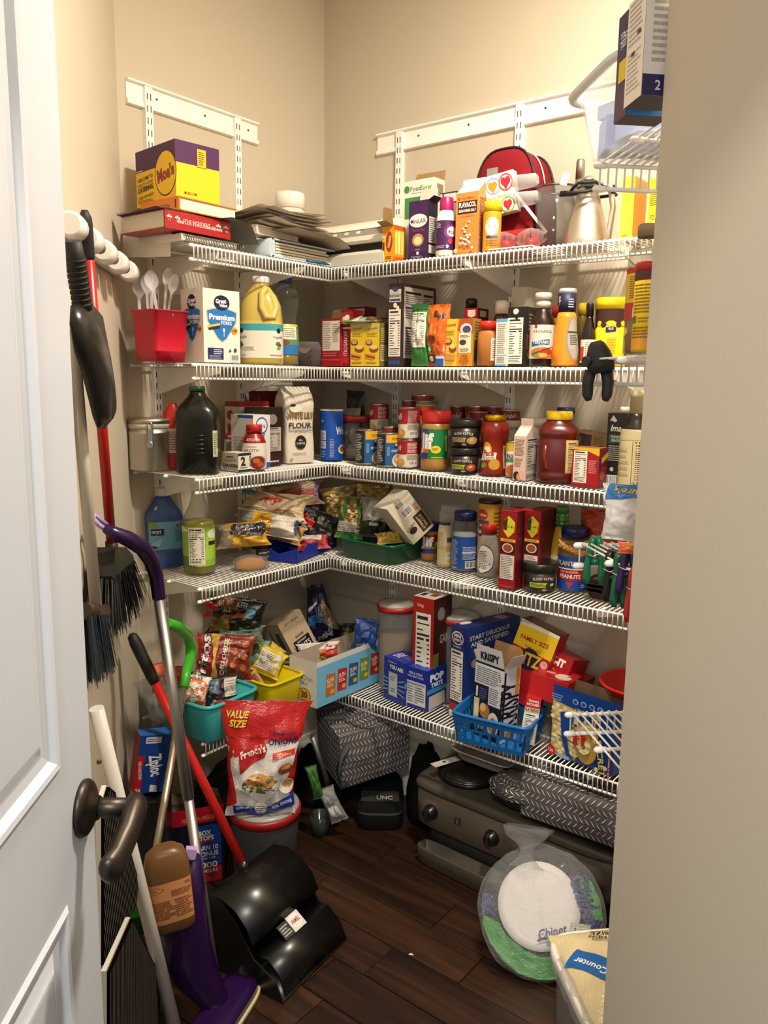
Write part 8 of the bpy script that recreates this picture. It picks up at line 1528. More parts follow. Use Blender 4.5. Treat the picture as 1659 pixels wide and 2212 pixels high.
# bag of paper plates
c = on_y(1168, 1985, -.46); m_ = (c - CAM).dot(FWD) / F_PX; r = 128 * m_
R3 = Euler((0, 0, face_cam(c))).to_matrix() @ Euler((math.radians(-38), 0, 0)).to_matrix()
if c.z - r * math.cos(math.radians(38)) < .012: c.z = .012 + r * math.cos(math.radians(38)) * .98
t = thing('paper_plate_pack', 'clear and green bag of white paper plates leaning on the warmer', 'plates', c, R3.to_euler())
RX = Matrix.Rotation(math.radians(90), 4, 'X')   # loft axis along -Y
mb = MB()
for k in range(4): mb.loft(rows((.006 * k, r * .44), (.006 * k + .003, r * .56), (.006 * k + .012, r * .68), (.006 * k + .013, r * .68), (.006 * k + .006, r * .54)), 44, mat=RX @ Matrix.Translation((-.006, .012, 0)))
mb.build('plate_stack', M('#e6e0dc', 'paper'), t)
MB().loft(rows((-.012, r * .80), (-.006, r * .97), (.010, r * 1.0)), 44, mat=RX, cap1=False).build('film_back', M((.8, .82, .8), 'clearfilm'), t)
def plate_S(u, v, e):
    a = 2 * math.pi * u; rr_ = r * (.60 + .40 * v) * (1 + .02 * noise.noise(Vector((math.cos(a) * 4, math.sin(a) * 4, v)))); return Vector((rr_ * math.cos(a), -.030 + .016 * v - e - .006 * noise.noise(Vector((math.cos(a) * rr_ * 40, math.sin(a) * rr_ * 40, 1))), rr_ * math.sin(a)))
els = [('p', [(.53, .9), (.56, .35), (.66, .12), (.80, .18), (.92, .4), (.99, .8), (.95, 1), (.55, 1)], '#3f9a3c'), ('p', [(.60, .5), (.72, .3), (.84, .5), (.72, .75)], '#58b04c'), ('p', [(1.0, .35), (1.06, .3), (1.12, .55), (1.10, .98), (1.0, 1)], '#4a9e42'), ('p', [(.02, .2), (.12, .3), (.12, .95), (.03, .95)], '#232a6a'), ('r', .475, .5, .53, .98, '#2a2f70')]
Print(plate_S, 2 * math.pi * r * .8, r * .4, 40).run(els).build(t, 'bag_print', 'film')
def pl_S(u, v, e): return Vector(((u - .5) * 2 * r, -.034 - e, (v - .5) * 2 * r))
Print(pl_S, 2 * r, 2 * r).run([('t', 'Chinet', .60, .36, .07, '#1d2460', {'rot': 20, 'w': .24, 'sh': .25, 'b': .02}), ('p', [(.48, .27), (.72, .36), (.72, .37), (.48, .285)], '#1d2460'), ('e', .64, .28, .09, .025, '#57a048'), ('t', 'Chinet', .86, .62, .13, '#20286e', {'rot': -68, 'w': .42, 'sh': .25, 'b': .04}), ('r', .74, .33, .9, .45, '#b9b4b0'), ('b', .76, .34, .9, .42)]).build(t, 'bag_print', 'film')
def film(u, v):
    a = 2 * math.pi * u; rr_ = r * (1.04 * math.sin(math.pi * .5 * min(1, v * 1.2)) ) ; n_ = 1 + .05 * noise.noise(Vector((math.cos(a) * 3, math.sin(a) * 3, v * 3)))
    return Vector((rr_ * n_ * math.cos(a), -.052 * math.cos(math.pi * .5 * v) ** .6 - .012 * noise.noise(Vector((math.cos(a) * rr_ * 30, math.sin(a) * rr_ * 30, 3))) + .004, rr_ * n_ * math.sin(a)))
MB().grid(film, 56, 16).build('clear_film', M((.96, .96, .96), 'clearfilm'), t)
def tail(u, v):
    a = 2 * math.pi * u; k = (.30 - .22 * math.sin(math.pi * min(1, v * 1.3))) + .08 * v; n_ = 1 + .3 * noise.noise(Vector((math.cos(a) * 2.5, math.sin(a) * 2.5, v * 6)))
    return Vector((r * k * n_ * math.cos(a) - r * .30, -.028 + r * k * .6 * n_ * math.sin(a) - .015 * v, r * (.62 + .66 * v)))
MB().grid(tail, 26, 14).build('gathered_neck', M((.95, .95, .95), 'clearfilm'), t)
# white tub with roll of shelf paper
t = thing('storage_tub', 'white plastic tub at the doorway with a packet of food lying on top', 'tub', st(.61, 1.57, 0), math.radians(45)); a_, b_, h_ = .165, .155, .26
MB().loft([(0, a_ * .9, b_ * .9, 6), (.006, a_ * .93, b_ * .93, 6), (h_ - .03, a_ * .97, b_ * .97, 6), (h_ - .02, a_ * 1.03, b_ * 1.03, 6), (h_ - .004, a_ * 1.03, b_ * 1.03, 6), (h_, a_ * 1.0, b_ * 1.0, 6), (h_, a_ * .95, b_ * .95, 6), (.02, a_ * .9, b_ * .9, 6)], 60).build('tub_wall', M('#c6c4c6', 'plastic'), t)
MB().loft([(h_ - .022, a_ * 1.05, b_ * 1.05, 6), (h_ - .002, a_ * 1.05, b_ * 1.05, 6), (h_ + .001, a_ * .99, b_ * .99, 6), (h_ - .02, a_ * .99, b_ * .99, 6)], 60, cap0=False, cap1=False).build('tub_rim', M('#e9e3d4', 'plastic'), t)
C_ = st(.590, 1.555, h_ - .002)
t = thing('corn_packet', 'cream film packet with an upside-down blue and orange band on the white tub', 'packet', C_, math.radians(45))
def cpk(u, v, e=0):
    x = (u - .5) * .29; y = (v - .5) * .27; k = math.sin(math.pi * u) ** .45 * math.sin(math.pi * v) ** .45
    return Vector((x, y, .035 * k + .006 * noise.noise(Vector((x * 25, y * 25, 2))) + e))
mb = MB(); mb.grid(cpk, 24, 24); mb.grid(lambda u, v: Vector(((.5 - u) * .27, (v - .5) * .25, 0)), 2, 2); bo = mb.build('packet_film', M('#d9c79a', 'film'), t)
Print(lambda u, v, e: cpk(u, v, e * 1.5 + .001), .27, .25, 20).run([('p', [(.0, .62), (.14, .72), (.36, .50), (.48, .22), (.50, 0), (.34, 0), (.30, .2), (.16, .42)], '#1f62a8'), ('p', [(.36, .50), (.40, .50), (.54, .22), (.58, 0), (.50, 0), (.48, .22)], '#d8922c'), ('t', 'Corn', .33, .26, .05, '#b9742a', {'rot': 128, 'w': .16, 'sh': .2}), ('t', 'Counter', .17, .52, .055, '#e9ecf0', {'rot': 132, 'w': .26, 'b': .02}), ('t', 'NEW', .34, .84, .045, '#2a2620', {'rot': 168, 'w': .14}), ('t', 'SIZE', .38, .90, .045, '#2a2620', {'rot': 168, 'w': .14}), ('p', [(.28, .79), (.45, .75), (.45, .76), (.28, .80)], '#2a2620')]).build(bo, 'front_print', 'film')
MB().grid(lambda u, v: Vector((-.14 - .022 * math.sin(math.pi * u), .06 - .22 * v, .012 - .06 * u + .01 * noise.noise(Vector((u * 4, v * 7, 1))))), 10, 16).build('loose_film', M((.94, .94, .94), 'clearfilm'), t)
t = thing('brown_box', 'corner of a brown cardboard box beside the white tub', 'box', st(.36, 1.66, 0), math.radians(45)); MB().box(-.05, .05, -.05, .05, 0, .05).build('box_body', M('#a5814f', 'paper'), t)
# small scrap on the floor
c = on_z(888, 2062, 0); t = thing('paper_scrap', 'tiny white paper scrap on the dark planks', 'scrap', (c.x, c.y, .0005), .4); MB().slab([(-.006, -.003), (.007, -.002), (.004, .003), (-.004, .003)], 0, .0008).build('paper_piece', M('#e6e0d4', 'paper'), t)

# ---- left group
# trash bag carton
c = on_z(396, 1916, 0); m_ = (c - CAM).dot(FWD) / F_PX
b = dict(loc=Vector((c.x, c.y, 0.001)) + Vector((c.x - CAM.x, c.y - CAM.y, 0)).normalized() * .05, w=172 * m_, d=.10, h=z_at(c, 396, 1752), rot=face_cam(c) + math.radians(6))
t = carton('bin_liner_box', 'red and navy carton of bin liners with a brown paper bag stuffed in its top', 'box', b, {'all': '#151d3c', 'right': '#6d1420'}, {'front': [('r', 0, .80, 1, 1, '#b0122c'), ('r', .03, .82, .22, .96, '#dcd6ca'), ('e', .17, .89, .03, .05, '#3a3634'), ('t', 'EVERYDAY KITCHEN', .72, .86, .05, '#c9a43a', {'w': .46, 'rot': 180}), ('r', 0, 0, 1, .8, '#101423'), ('r', .64, .22, .96, .76, '#1d3f8c'), ('r', .64, 0, .96, .2, '#b3202a'), ('t', 'BOX', .76, .66, .06, '#efe9e2', {'w': .16, 'b': .04}), ('t', 'TOPS', .78, .59, .055, '#efe9e2', {'w': .18, 'b': .04}), ('r', .68, .53, .86, .56, '#b3202a'), ('t', 'EARN 10', .78, .46, .06, '#efe9e2', {'w': .28, 'b': .02}), ('t', 'BONUS', .79, .38, .06, '#efe9e2', {'w': .26, 'b': .02}), ('t', 'BOX TOPS', .8, .32, .025, '#cfd4e6'), ('t', '1000', .78, .23, .075, '#efe9e2', {'w': .26, 'b': .03}), ('t', 'MEMBERS', .78, .15, .045, '#efe9e2', {'w': .26}),
    ('e', .32, .52, .13, .16, '#0e0d0d'), ('e', .34, .52, .10, .13, '#8a4a2c'), ('e', .36, .48, .08, .11, '#4a443c'), ('e', .36, .48, .06, .085, '#26231f'), ('r', .04, .1, .16, .6, '#3a3a34'), ('r', .05, .4, .09, .55, '#b8a23a'), ('r', .11, .2, .15, .4, '#a8342a')]}, open_top=True, inner='#7d6244')
mb = MB(); w_, d_ = b['w'] * .48, .045
mb.grid(lambda u, v: Vector((w_ * (2 * u - 1) * (1 + .03 * math.sin(v * 5)), -.035 * math.cos(u * 3) * (1 - v) + .012 * noise.noise(Vector((u * 8, v * 4, 1))), b['h'] - .04 + v * (.10 - .05 * u + .02 * math.sin(u * 9)))), 18, 8); o = mb.build('paper_liner', M('#6d5a42', 'paper'), t)
md = o.modifiers.new('thick', 'SOLIDIFY'); md.thickness = .002
o = MB().box(-.025, .025, -.012, .012, 0, .07).build('black_buckle', M('#121212', 'plastic'), t); o.location = (.035, -.01, b['h'] - .01); o.rotation_euler = (0, .5, .3)
# zip bag carton standing on a dark box
c = on_s(324, 1642, -.515); m_ = (c - CAM).dot(FWD) / F_PX; zb = z_at(c, 324, 1712)
R3 = pose(c, 14, 0, 9)
t = carton('zip_bag_box', 'blue and red zip bag carton wedged by the broom wall below the teal bin', 'box', dict(loc=c - R3 @ Vector((0, 0, 128 * m_ / 2)), w=66 * m_, d=.05, h=128 * m_, rot=0), {'all': '#0f3f8e', 'left': '#b01c2a', 'top': '#1a5aa8'}, {'front': [('r', 0, 0, .22, .66, '#b01c2a'), ('e', .62, .36, .45, .34, '#123a86'), ('t', 'Ziploc', .62, .48, .20, '#e9ecf2', {'rot': -78, 'w': .74, 'b': .03}), ('t', 'PARA ALMACENAR', .12, .40, .05, '#f0d8d4', {'rot': -82, 'w': .62}), ('r', .2, .86, .7, .97, '#c9cfd6'), ('l', .24, .88, .66, .95, 2, '#5a6068'), ('t', '56', .12, .06, .06, '#f0e4e0'), ('p', [(.5, .02), (.75, .0), (.72, .12), (.5, .14)], '#dfe4ea')]})
t.rotation_euler = R3.to_euler()
bz = c.z - 70 * m_
t = thing('filler_crate', 'dark crate added to fill the shadow under the zip bag carton', 'crate', (c.x, c.y, 0), math.radians(45)); MB().box(-.045, .045, -.06, .06, 0, max(.05, bz - .005)).build('crate_body', M('#17181c', 'plastic'), t)  # added prop under the carton, dark to cover a gap of plain shade
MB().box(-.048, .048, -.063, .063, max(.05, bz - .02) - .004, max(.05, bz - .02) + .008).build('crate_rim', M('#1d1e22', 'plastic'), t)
# clear container with red lid + onion pouch
p = PL('F', 497, 652, 1712, 1946, 0.0, None); p['loc'].z = .001
R_, H_ = p['r'], z_at(p['loc'], 575, 1732); p['h'] = H_
round_thing('food_container', 'large translucent container with a red lid standing on the floor', 'container', p, [('container_wall', [(0, .86), (.02, .90), (.82, .97), (.86, 1.0)], ('#77757a', 'frost')), ('lid_rim', [(.86, 1.02), (.94, 1.03), (.96, 1.0)], ('#a01c20', 'plastic')), ('lid', [(.955, .99), (.985, .97), (1, .85)], ('#9a9690', 'plastic'))], n=48)
p2 = Vector((p['loc'].x, p['loc'].y, 0)); zt = H_ + .002
cB = on_z(562, 1758, zt); m_ = (cB - CAM).dot(FWD) / F_PX
hb = z_at(cB, 556, 1520) - zt
fren = [('r', 0, .70, 1, 1, '#b8201c'), ('p', [(0, .70), (1, .76), (1, .66), (.6, .66), (.3, .60), (0, .50)], '#b8201c'), ('p', [(.0, .08), (.16, .14), (.06, .55), (0, .6)], '#b8201c'), ('p', [(1, .1), (.84, .3), (.95, .6), (1, .66)], '#a81c18'), ('t', 'VALUE', .21, .885, .055, '#7a1410', {'w': .26, 'b': .04, 'sh': .2}), ('t', 'VALUE', .20, .89, .055, '#f0d23c', {'w': .26, 'b': .03, 'sh': .2}), ('t', 'SIZE', .22, .81, .055, '#7a1410', {'w': .20, 'b': .04, 'sh': .2}), ('t', 'SIZE', .21, .815, .055, '#f0d23c', {'w': .20, 'b': .03, 'sh': .2}),
    ('p', [(.18, .62), (.34, .68), (.50, .70), (.55, .60), (.52, .54), (.36, .48), (.22, .40)], '#b02020'), ('t', "French's", .37, .59, .06, '#f4efe8', {'w': .32, 'rot': 14, 'b': .03}), ('t', 'Crispy Fried', .74, .74, .032, '#232a5c', {'w': .26, 'rot': 4}), ('t', 'ONIONS', .74, .67, .055, '#1f2760', {'w': .36, 'rot': 4, 'b': .02}), ('p', [(.62, .57), (.92, .61), (.92, .56), (.62, .52)], '#c9362c'), ('t', 'ORIGINAL', .77, .565, .025, '#e8b8a8', {'w': .2, 'rot': 6}),
    ('p', [(.12, .30), (.52, .12), (.86, .34), (.55, .30)], '#dcd8d0'), ('e', .48, .30, .25, .075, '#5f6a3a'), ('e', .48, .335, .20, .065, '#c08a4a')] + [('e', .34 + .28 * ((k * 37) % 53) / 53, .30 + .09 * ((k * 61) % 47) / 47, .035, .008, ('#d8a868', '#a8703a', '#e0b880')[k % 3]) for k in range(30)] + [('e', .80, .44, .10, .05, '#8a4a2a'), ('e', .80, .46, .07, .025, '#d09a58'), ('e', .86, .28, .11, .07, '#d8d2c6'), ('e', .86, .30, .08, .04, '#c08a4a'),
    ('p', [(.10, .13), (.5, .08), (1, .22), (1, .10), (.5, .0), (.12, .04)], '#1d3a94'), ('t', 'NON-GMO', .26, .095, .028, '#e6e9f2', {'w': .22, 'b': .02}), ('e', .50, .09, .085, .06, '#e0d9c4'), ('l', .43, .06, .57, .12, 3, '#5a5a7a'), ('t', 'REAL ONIONS', .80, .125, .032, '#e6e9f2', {'w': .30, 'rot': 14, 'b': .02}), ('t', 'MADE WITH', .74, .165, .018, '#e6e9f2', {'w': .16, 'rot': 14})]
bag('onion_pouch', 'large red and white stand-up pouch of crispy fried onions on the clear container', 'pouch', (cB.x, cB.y, zt), (math.radians(-4), math.radians(3), face_cam(cB)), 186 * m_, hb, .075, '#d9d3cc', fren, back='#a81c18', seed=71, wr=.07, crimp=.03, taper=(.80, 1.10), sag=.9, nu=26, nv=30)

# dustpan with long red handle
t = thing('lobby_dustpan', 'black upright dustpan with a long red handle and black grip', 'dustpan', (0, 0, 0)); BKP = M('#141311', 'gloss')
y0, y1 = -.135, .135
t.location = (.622, -.880, 0); t.rotation_euler = (0, 0, math.radians(6))
def ext(pl, nm, m, ya=y0, yb=y1, par=t):
    k = len(pl); mb = MB(); vs = [(x, y, z) for y in (ya, yb) for x, z in pl]
    mb.add(vs, [(i, i + 1, k + i + 1, k + i) for i in range(k - 1)], 0, True); o = mb.build(nm, m, par); md = o.modifiers.new('thick', 'SOLIDIFY'); md.thickness = .004; return o
ext([(.145, .002), (.05, .004), (-.14, .006)], 'pan_floor', BKP)
ext([(-.14, .006), (-.155, .10), (-.14, .165), (-.11, .195), (-.06, .205), (-.01, .19), (.03, .155), (.05, .115)], 'hood', BKP)
ext([(.055, .085), (.09, .088), (.125, .060), (.145, .012)], 'front_flap', BKP, y0 + .01, y1 - .01)
for yy in (y0, y1):
    mb = MB(); pl = [(.145, .002), (-.14, .006), (-.155, .10), (-.14, .165), (-.11, .195), (-.06, .20), (.0, .15), (.05, .08), (.12, .05)]; k = len(pl); e = .002 if yy > 0 else -.002
    mb.add([(x, yy + q, z) for q in (-.002, .002) for x, z in pl], [tuple(range(k)), tuple(range(2 * k - 1, k - 1, -1))] + [(i, k + i, k + (i + 1) % k, (i + 1) % k) for i in range(k)]); mb.build('side_wall', BKP, t)
inv = (Matrix.Translation(t.location) @ t.rotation_euler.to_matrix().to_4x4()).inverted()
A0 = inv @ Vector((.515, -.885, .20)); A1 = inv @ on_s(283, 1368, -.552); dd = (A1 - A0)
MB().tube([A0, A0 + dd * .80], .0125, 14).build('red_handle', M('#c0201a', 'gloss'), t)
MB().tube([A0 - dd * .03, A0 + dd * .02], .015, 12).build('handle_socket', BKP, t)
MB().tube([A0 + dd * .79, A0 + dd * .82, A0 + dd * .96, A0 + dd * .99, A0 + dd * 1.0], [.0135, .0155, .0165, .013, .005], 14).build('grip', M('#171513', 'rubber'), t)
def stk(u, v, e): 
    return Vector((.043 + .05 * v * .9 + e * .6, -.05 + u * .085, .118 - .030 * v + e))
Print(stk, .085, .05).run([('r', .45, .1, 1, .95, '#dedad2'), ('e', .72, .5, .24, .36, '#efece4'), ('t', 'LIBMAN', .72, .5, .2, '#b8241c', {'w': .36, 'mir': 0, 'rot': 180, 'b': .03}), ('r', .0, .2, .45, .95, '#3a3936'), ('l', .05, .3, .4, .85, 4, '#b8b4aa')]).build(t, 'sticker_print')

# spray mop: silver pole, purple handle and body
t = thing('spray_mop', 'purple spray mop with a silver pole, brown refill bottle and bent handle', 'mop', (0, 0, 0)); PU = M('#260b3e', 'gloss'); LI = M('#b59ad0', 'plastic'); SV = M('#b4b1ad', 'brushed')
B0 = on_t(468, 2138, 1.262); B1 = on_s(343, 1288, -.452)
MB().tube([B0, B0.lerp(B1, .48)], .0118, 14).build('lower_pole', SV, t); MB().tube([B0.lerp(B1, .48), B1], .0138, 14).build('upper_pole', SV, t)
hp = [B1, on_s(338, 1245, -.455), on_s(328, 1212, -.460), on_s(308, 1183, -.470), on_s(275, 1163, -.492), on_s(243, 1150, -.520), on_s(228, 1140, -.535)]
MB().tube([B1 - (hp[1] - B1) * .1] + hp, [.0165, .0165, .0175, .0185, .019, .0175, .0145, .011], 14).build('handle', PU, t)
lp = [on_s(232, 1146, -.532), on_s(215, 1135, -.548), on_s(201, 1120, -.558), on_s(204, 1113, -.560), on_s(216, 1122, -.552), on_s(233, 1136, -.540)]
MB().tube(lp, .0055, 8).build('hang_loop', LI, t)
bp = [on_t(x, y, tt) for x, y, tt in ((412, 1850, 1.275), (400, 1915, 1.28), (393, 1985, 1.285), (402, 2050, 1.285), (424, 2100, 1.28), (455, 2145, 1.275), (478, 2185, 1.27))]
mm = (bp[3] - CAM).dot(FWD) / F_PX
MB().tube(bp, [q * mm for q in (22, 42, 54, 54, 46, 34, 26)], 18).build('body', PU, t)
c = on_t(412, 1842, 1.30); o = MB().box(-.012, .012, -.008, .008, -.012, .012).build('latch', LI, t); o.location = c; o.rotation_euler = (0, .2, face_cam(c))
c = on_t(366, 1915, 1.345); m_ = (c - CAM).dot(FWD) / F_PX; R3 = pose(c, 6, -4, -5)
o = bpy.data.objects.new('refill_bottle', None); COL.objects.link(o); o.parent = t; hB_ = 186 * m_; o.location = c - R3 @ Vector((0, 0, hB_ / 2)); o.rotation_euler = R3.to_euler(); wB = 47 * m_
pr = [(0, wB * .86, .022, 4), (.01, wB * .93, .026, 4), (hB_ * .18, wB * .96, .028, 4), (hB_ * .62, wB, .030, 4), (hB_ * .80, wB, .032, 3.6), (hB_ * .93, wB * .86, .026, 3.2), (hB_, wB * .5, .018, 3)]
bo = MB().loft(pr, 40).build('bottle_shell', M('#6d4a26', 'plastic'), o)
S, W, H = loft_S(pr, -62, 62, hB_ * .14, hB_ * .64)
Print(S, W, H, 12).run([('r', 0, 0, 1, 1, '#c98a58'), ('e', .28, .86, .18, .08, '#7a4a2a'), ('e', .28, .86, .165, .07, '#c98a58'), ('l', .2, .83, .36, .89, 2, '#7a4a2a'), ('l', .5, .64, .95, .80, 4, '#7a4a2a'), ('l', .1, .12, .95, .58, 9, '#7a4a2a'), ('l', .7, .86, .95, .95, 2, '#7a4a2a')]).build(bo, 'label_print')
c = on_z(500, 2212, .0); o = bpy.data.objects.new('mop_head', None); COL.objects.link(o); o.parent = t; o.location = (c.x - .02, c.y - .02, 0); o.rotation_euler = (0, 0, math.radians(-70))
MB().loft([(.014, .13, .048, 6), (.035, .125, .045, 6), (.045, .10, .03, 5)], 40).build('head_plate', PU, o); MB().loft([(0, .135, .052, 6), (.015, .135, .052, 6)], 40).build('cleaning_pad', M('#cdbd96', 'cloth'), o)
# green mop
t = thing('sponge_mop', 'bright green handled mop with a pale pole and green head', 'mop', (0, 0, 0)); GR = M('#3fae2c', 'plastic')
g0 = on_s(398, 1480, -.426); g1 = on_s(340, 1822, -.458); g2 = g0 + (g1 - g0) * 1.4
MB().tube([g0, g2], .0095, 12).build('pole', M('#cfc3ad', 'brushed'), t)
MB().tube([g0 + (g0 - g1) * -.02, g0 + (g0 - g1) * .1, on_s(411, 1420, -.424), on_s(412, 1395, -.425), on_s(403, 1372, -.428), on_s(385, 1355, -.434), on_s(362, 1345, -.442)], [.0125, .0135, .0145, .0155, .016, .0155, .012], 12).build('handle', GR, t)
hx_ = on_s(305, 1945, -.470); m_ = (hx_ - CAM).dot(FWD) / F_PX
o = MB().loft([(-.07, .03, .012, 3), (-.05, .036, .018, 3), (.05, .036, .018, 3), (.07, .024, .012, 3)], 24).build('head', GR, t); o.location = hx_; o.rotation_euler = pose(hx_, 0, 0, -8).to_euler()
for k in range(6):
    s_ = MB().box(-.034, .034, -.003, .003, -.0022, .0022).build('head_slot', M('#15401a', 'plastic'), t); s_.location = hx_ + Vector((.012, -.014, -.03 - .008 * k)); s_.rotation_euler = pose(hx_, 0, 0, -8).to_euler()
# folded step stool
def lad(px, py, k=0): return on_s(px, py, -.515 + .09 * (py - 1530) / 682 + k)
t = thing('step_stool', 'folded white step stool with black ribbed treads behind the door', 'stool', (0, 0, 0)); LW = M('#dcd8cf', 'gloss'); TR = M('#0d0c0b', 'dead')
r0, r1 = lad(208, 1530), on_z(385, 2250, .02)
MB().tube([r0, r0.lerp(r1, .5), r1], .0145, 14).build('rail', LW, t); nrm = (r1 - r0).normalized()
o = MB().loft(rows((0, .005), (.002, .004)), 10).build('rivet', M('#8a6a3a', 'metal'), t); o.location = on_s(214, 1646, -.485); o.rotation_euler = pose(o.location, 0, 90, 0).to_euler()
def tread(nm, px, sc):
    P3 = [on_s(x, y, sc) for x, y in px]; n_ = st(1, 0).normalized(); mb = MB(); k = len(P3); q = n_ * .016
    ce = sum(P3, Vector()) / k
    rim = [ce + (p - ce) * 1.02 for p in P3]
    m1 = MB(); m1.add([p - q * .3 for p in rim] + [p + q * .2 for p in rim], [tuple(range(k, 2 * k)), tuple(range(k - 1, -1, -1))] + [(i, (i + 1) % k, k + (i + 1) % k, k + i) for i in range(k)]); m1.build(nm + '_frame', LW, t)
    mb.add([p for p in P3] + [p + q * .5 for p in P3], [tuple(range(k, 2 * k))] + [(i, (i + 1) % k, k + (i + 1) % k, k + i) for i in range(k)]); tr_ = mb.build(nm, TR, t)
    # ribs clipped to the tread outline
    ax = (P3[1] - P3[0]).normalized(); up = n_.cross(ax).normalized()
    loc = [((p - ce).dot(ax), (p - ce).dot(up)) for p in P3]; lo = min(a for a, _ in loc); hi = max(a for a, _ in loc); rb = MB(); x = lo + .006
    while x < hi - .004:
        ys = []
        for (a0, b0), (a1, b1) in zip(loc, loc[1:] + loc[:1]):
            if (a0 - x) * (a1 - x) < 0: ys.append(b0 + (b1 - b0) * (x - a0) / (a1 - a0))
        if len(ys) >= 2:
            y_0, y_1 = min(ys) + .004, max(ys) - .004
            if y_1 > y_0: rb.add([ce + ax * (x + dx_) + up * yy_ + q * .53 for dx_, yy_ in ((0, y_0), (.0022, y_0), (.0022, y_1), (0, y_1))], [(0, 1, 2, 3)])
        x += .0105
    rb.build('tread_rib_mesh', M('#7d766c', 'dead'), tr_); stuff(bpy.data.objects[tr_.children[0].name])
tread('upper_tread', [(226, 1700), (214, 1740), (214, 2085), (226, 2088), (286, 1955), (291, 1915), (288, 1890), (262, 1800), (240, 1712)], -.462)
tread('lower_tread', [(277, 1985), (226, 2100), (226, 2330), (310, 2330), (333, 2215), (350, 2160), (348, 2128)], -.436)
# ================================================================== LEFT WALL: BROOMS
t = thing('broom_rack', 'white wall rack with rolling grips for brooms', 'rack', (0, 0, 0)); WH = M('#e9e6df', 'plastic'); e0, e1 = Vector(st(SL + .012, 1.35, 1.79)), Vector(st(SL + .012, .725, 1.775))
ax = (e1 - e0); MB().tube([e0, e1], .014, 10).build('back_rail', WH, t)
for k in range(9):
    c = e0 + ax * (k + .5) / 9 + st(.032, 0, 0); a = ax.normalized()
    if k % 2 == 0: MB().tube([c - a * .026, c - a * .020, c + a * .020, c + a * .026], [.020, .026, .026, .020], 16).build('grip_housing', WH, t)
    else: MB().tube([c - a * .02, c + a * .02], .013, 12).build('rubber_roller', M('#6d6a66', 'rubber'), t)
# red broom hanging
t = thing('broom', 'red pole broom with black bristles hanging from the rack', 'broom', (0, 0, 0)); b0 = on_s(184, 470, -.530); b1 = on_s(241, 1178, -.545); d_ = b1 - b0
MB().tube([b0 - d_ * .02, b0, b0 + d_ * .02, b0 + d_ * .10, b0 + d_ * .112], [.006, .0125, .0135, .0125, .011], 12).build('grip', M('#191716', 'rubber'), t); MB().tube([b0 + d_ * .11, b1], .0115, 12).build('red_pole', M('#b81c16', 'gloss'), t)
n_ = d_.normalized(); sx = st(0, 1, 0)
MB().tube([b1 - n_ * .01, b1 + n_ * .03, b1 + n_ * .055], [.014, .015, .02], 12).build('socket', M('#141312', 'plastic'), t)
hp = [on_s(x, y, -.545) for x, y in ((228, 1182), (252, 1182), (268, 1200), (272, 1215), (252, 1250), (222, 1262), (220, 1245))]
q = st(.022, 0); mb = MB(); k = len(hp); mb.add([p - q for p in hp] + [p + q for p in hp], [tuple(range(k)), tuple(range(2 * k - 1, k - 1, -1))] + [(i, k + i, k + (i + 1) % k, (i + 1) % k) for i in range(k)]); mb.build('head_block', M('#161514', 'plastic'), t)
mb = MB(); rr = random.Random(5)
T0, T1, E0, E1 = on_s(220, 1250, -.545), on_s(270, 1212, -.545), on_s(214, 1364, -.540), on_s(290, 1292, -.540)
for i in range(420):
    u = rr.random(); off = st(rr.uniform(-.024, .024), 0); a = T0.lerp(T1, u) + off; e = E0.lerp(E1, u) + off * 1.5 + st(rr.uniform(-.006, .006), rr.uniform(-.012, .012), rr.uniform(-.018, .012) - .02 * math.sin(math.pi * u))
    mb.tube([a, a.lerp(e, .5) + st(.0, rr.uniform(-.003, .003)), e], [.0016, .0013, .0006], 4, caps=False)
stuff(mb.build('bristle_tuft', M('#171a1e', 'plastic'), t))
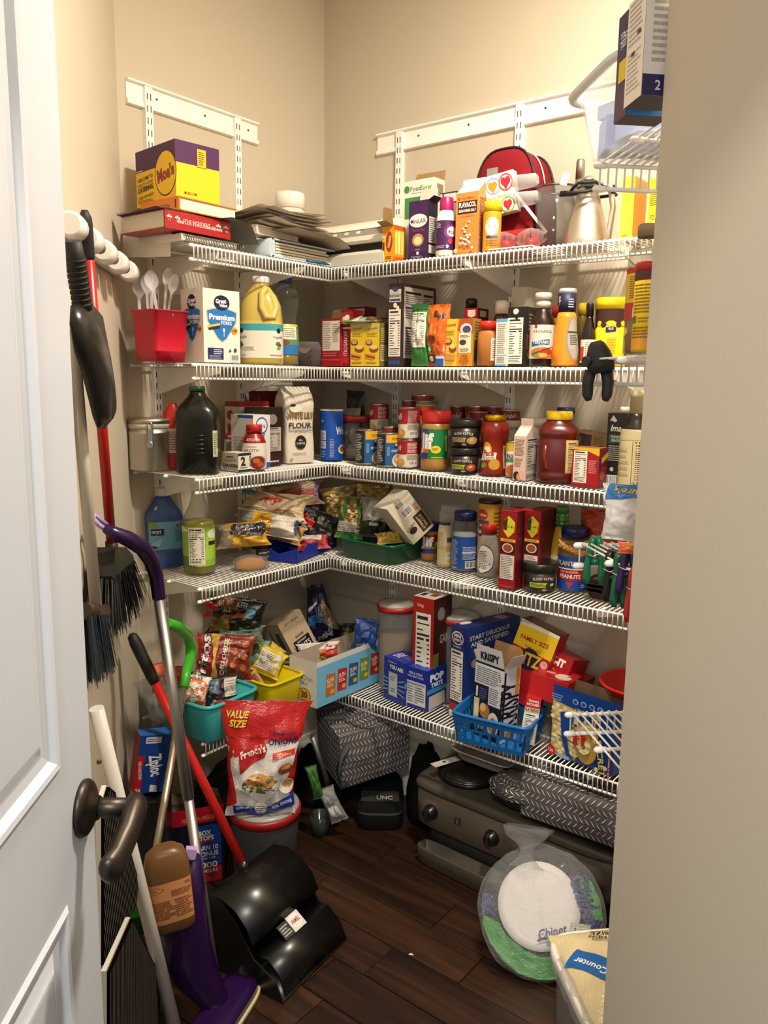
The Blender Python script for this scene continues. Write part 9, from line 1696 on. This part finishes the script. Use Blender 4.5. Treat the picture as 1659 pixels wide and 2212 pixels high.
# second brush with white pole, mostly behind the door
t = thing('push_broom', 'grey bristled broom with a white pole half hidden by the door', 'broom', (0, 0, 0)); b1 = on_s(207, 1310, -.525); b0 = b1 + Vector((0, 0, .62)) + st(0, .09)
MB().tube([b0, b1], .012, 12).build('white_pole', M('#d2ccc0', 'gloss'), t)
MB().tube([on_s(180, 1320, -.525), on_s(222, 1322, -.525)], .017, 10).build('ferrule', M('#3a2c22', 'plastic'), t)
mb = MB(); T0, T1, E0, E1 = on_s(178, 1330, -.525), on_s(216, 1328, -.525), on_s(190, 1475, -.520), on_s(234, 1440, -.520)
for i in range(260):
    u = rr.random(); off = st(rr.uniform(-.016, .016), 0); a = T0.lerp(T1, u) + off; e = E0.lerp(E1, u) + off * 1.3 + st(0, rr.uniform(-.006, .006), rr.uniform(-.012, .012))
    mb.tube([a, e], [.0016, .0008], 4, caps=False)
stuff(mb.build('bristle_tuft', M('#39434c', 'plastic'), t))
# black dustpan hanging in front of the broom pole
t = thing('hand_dustpan', 'black ribbed handle dustpan hanging from the broom rack', 'dustpan', (0, 0, 0)); BKM = M('#1c1b19', 'gloss')
g = [on_s(x, y, -.490) for x, y in ((158, 520), (163, 560), (171, 610), (177, 655), (179, 668))]
MB().tube(g, [.014, .0165, .0165, .0165, .016], 12).build('grip', M('#161514', 'rubber'), t)
for k in range(9):
    a = g[1].lerp(g[3], k / 8); dn_ = (g[3] - g[1]).normalized(); MB().tube([a - dn_ * .002, a + dn_ * .002], .0178, 12).build('grip_ring', M('#1f1e1c', 'rubber'), t)
out = [(152, 660), (192, 655), (200, 700), (215, 765), (226, 830), (231, 880), (230, 905), (222, 924), (208, 922), (200, 900), (180, 820), (160, 760), (150, 700)]
P3 = [on_s(x, y, -.492) for x, y in out]; ce = sum(P3, Vector()) / len(P3)
mb = MB(); k = len(P3); bul = st(.020, 0)
mb.add(P3 + [ce + (p - ce) * .80 + bul for p in P3] + [ce + (p - ce) * .40 + bul * 1.35 for p in P3] + [ce + bul * 1.45], [(i, (i + 1) % k, k + (i + 1) % k, k + i) for i in range(k)] + [(k + i, k + (i + 1) % k, 2 * k + (i + 1) % k, 2 * k + i) for i in range(k)] + [(2 * k + i, 2 * k + (i + 1) % k, 3 * k) for i in range(k)], 0, True)
o = mb.build('pan_shell', BKM, t); md = o.modifiers.new('thick', 'SOLIDIFY'); md.thickness = .004
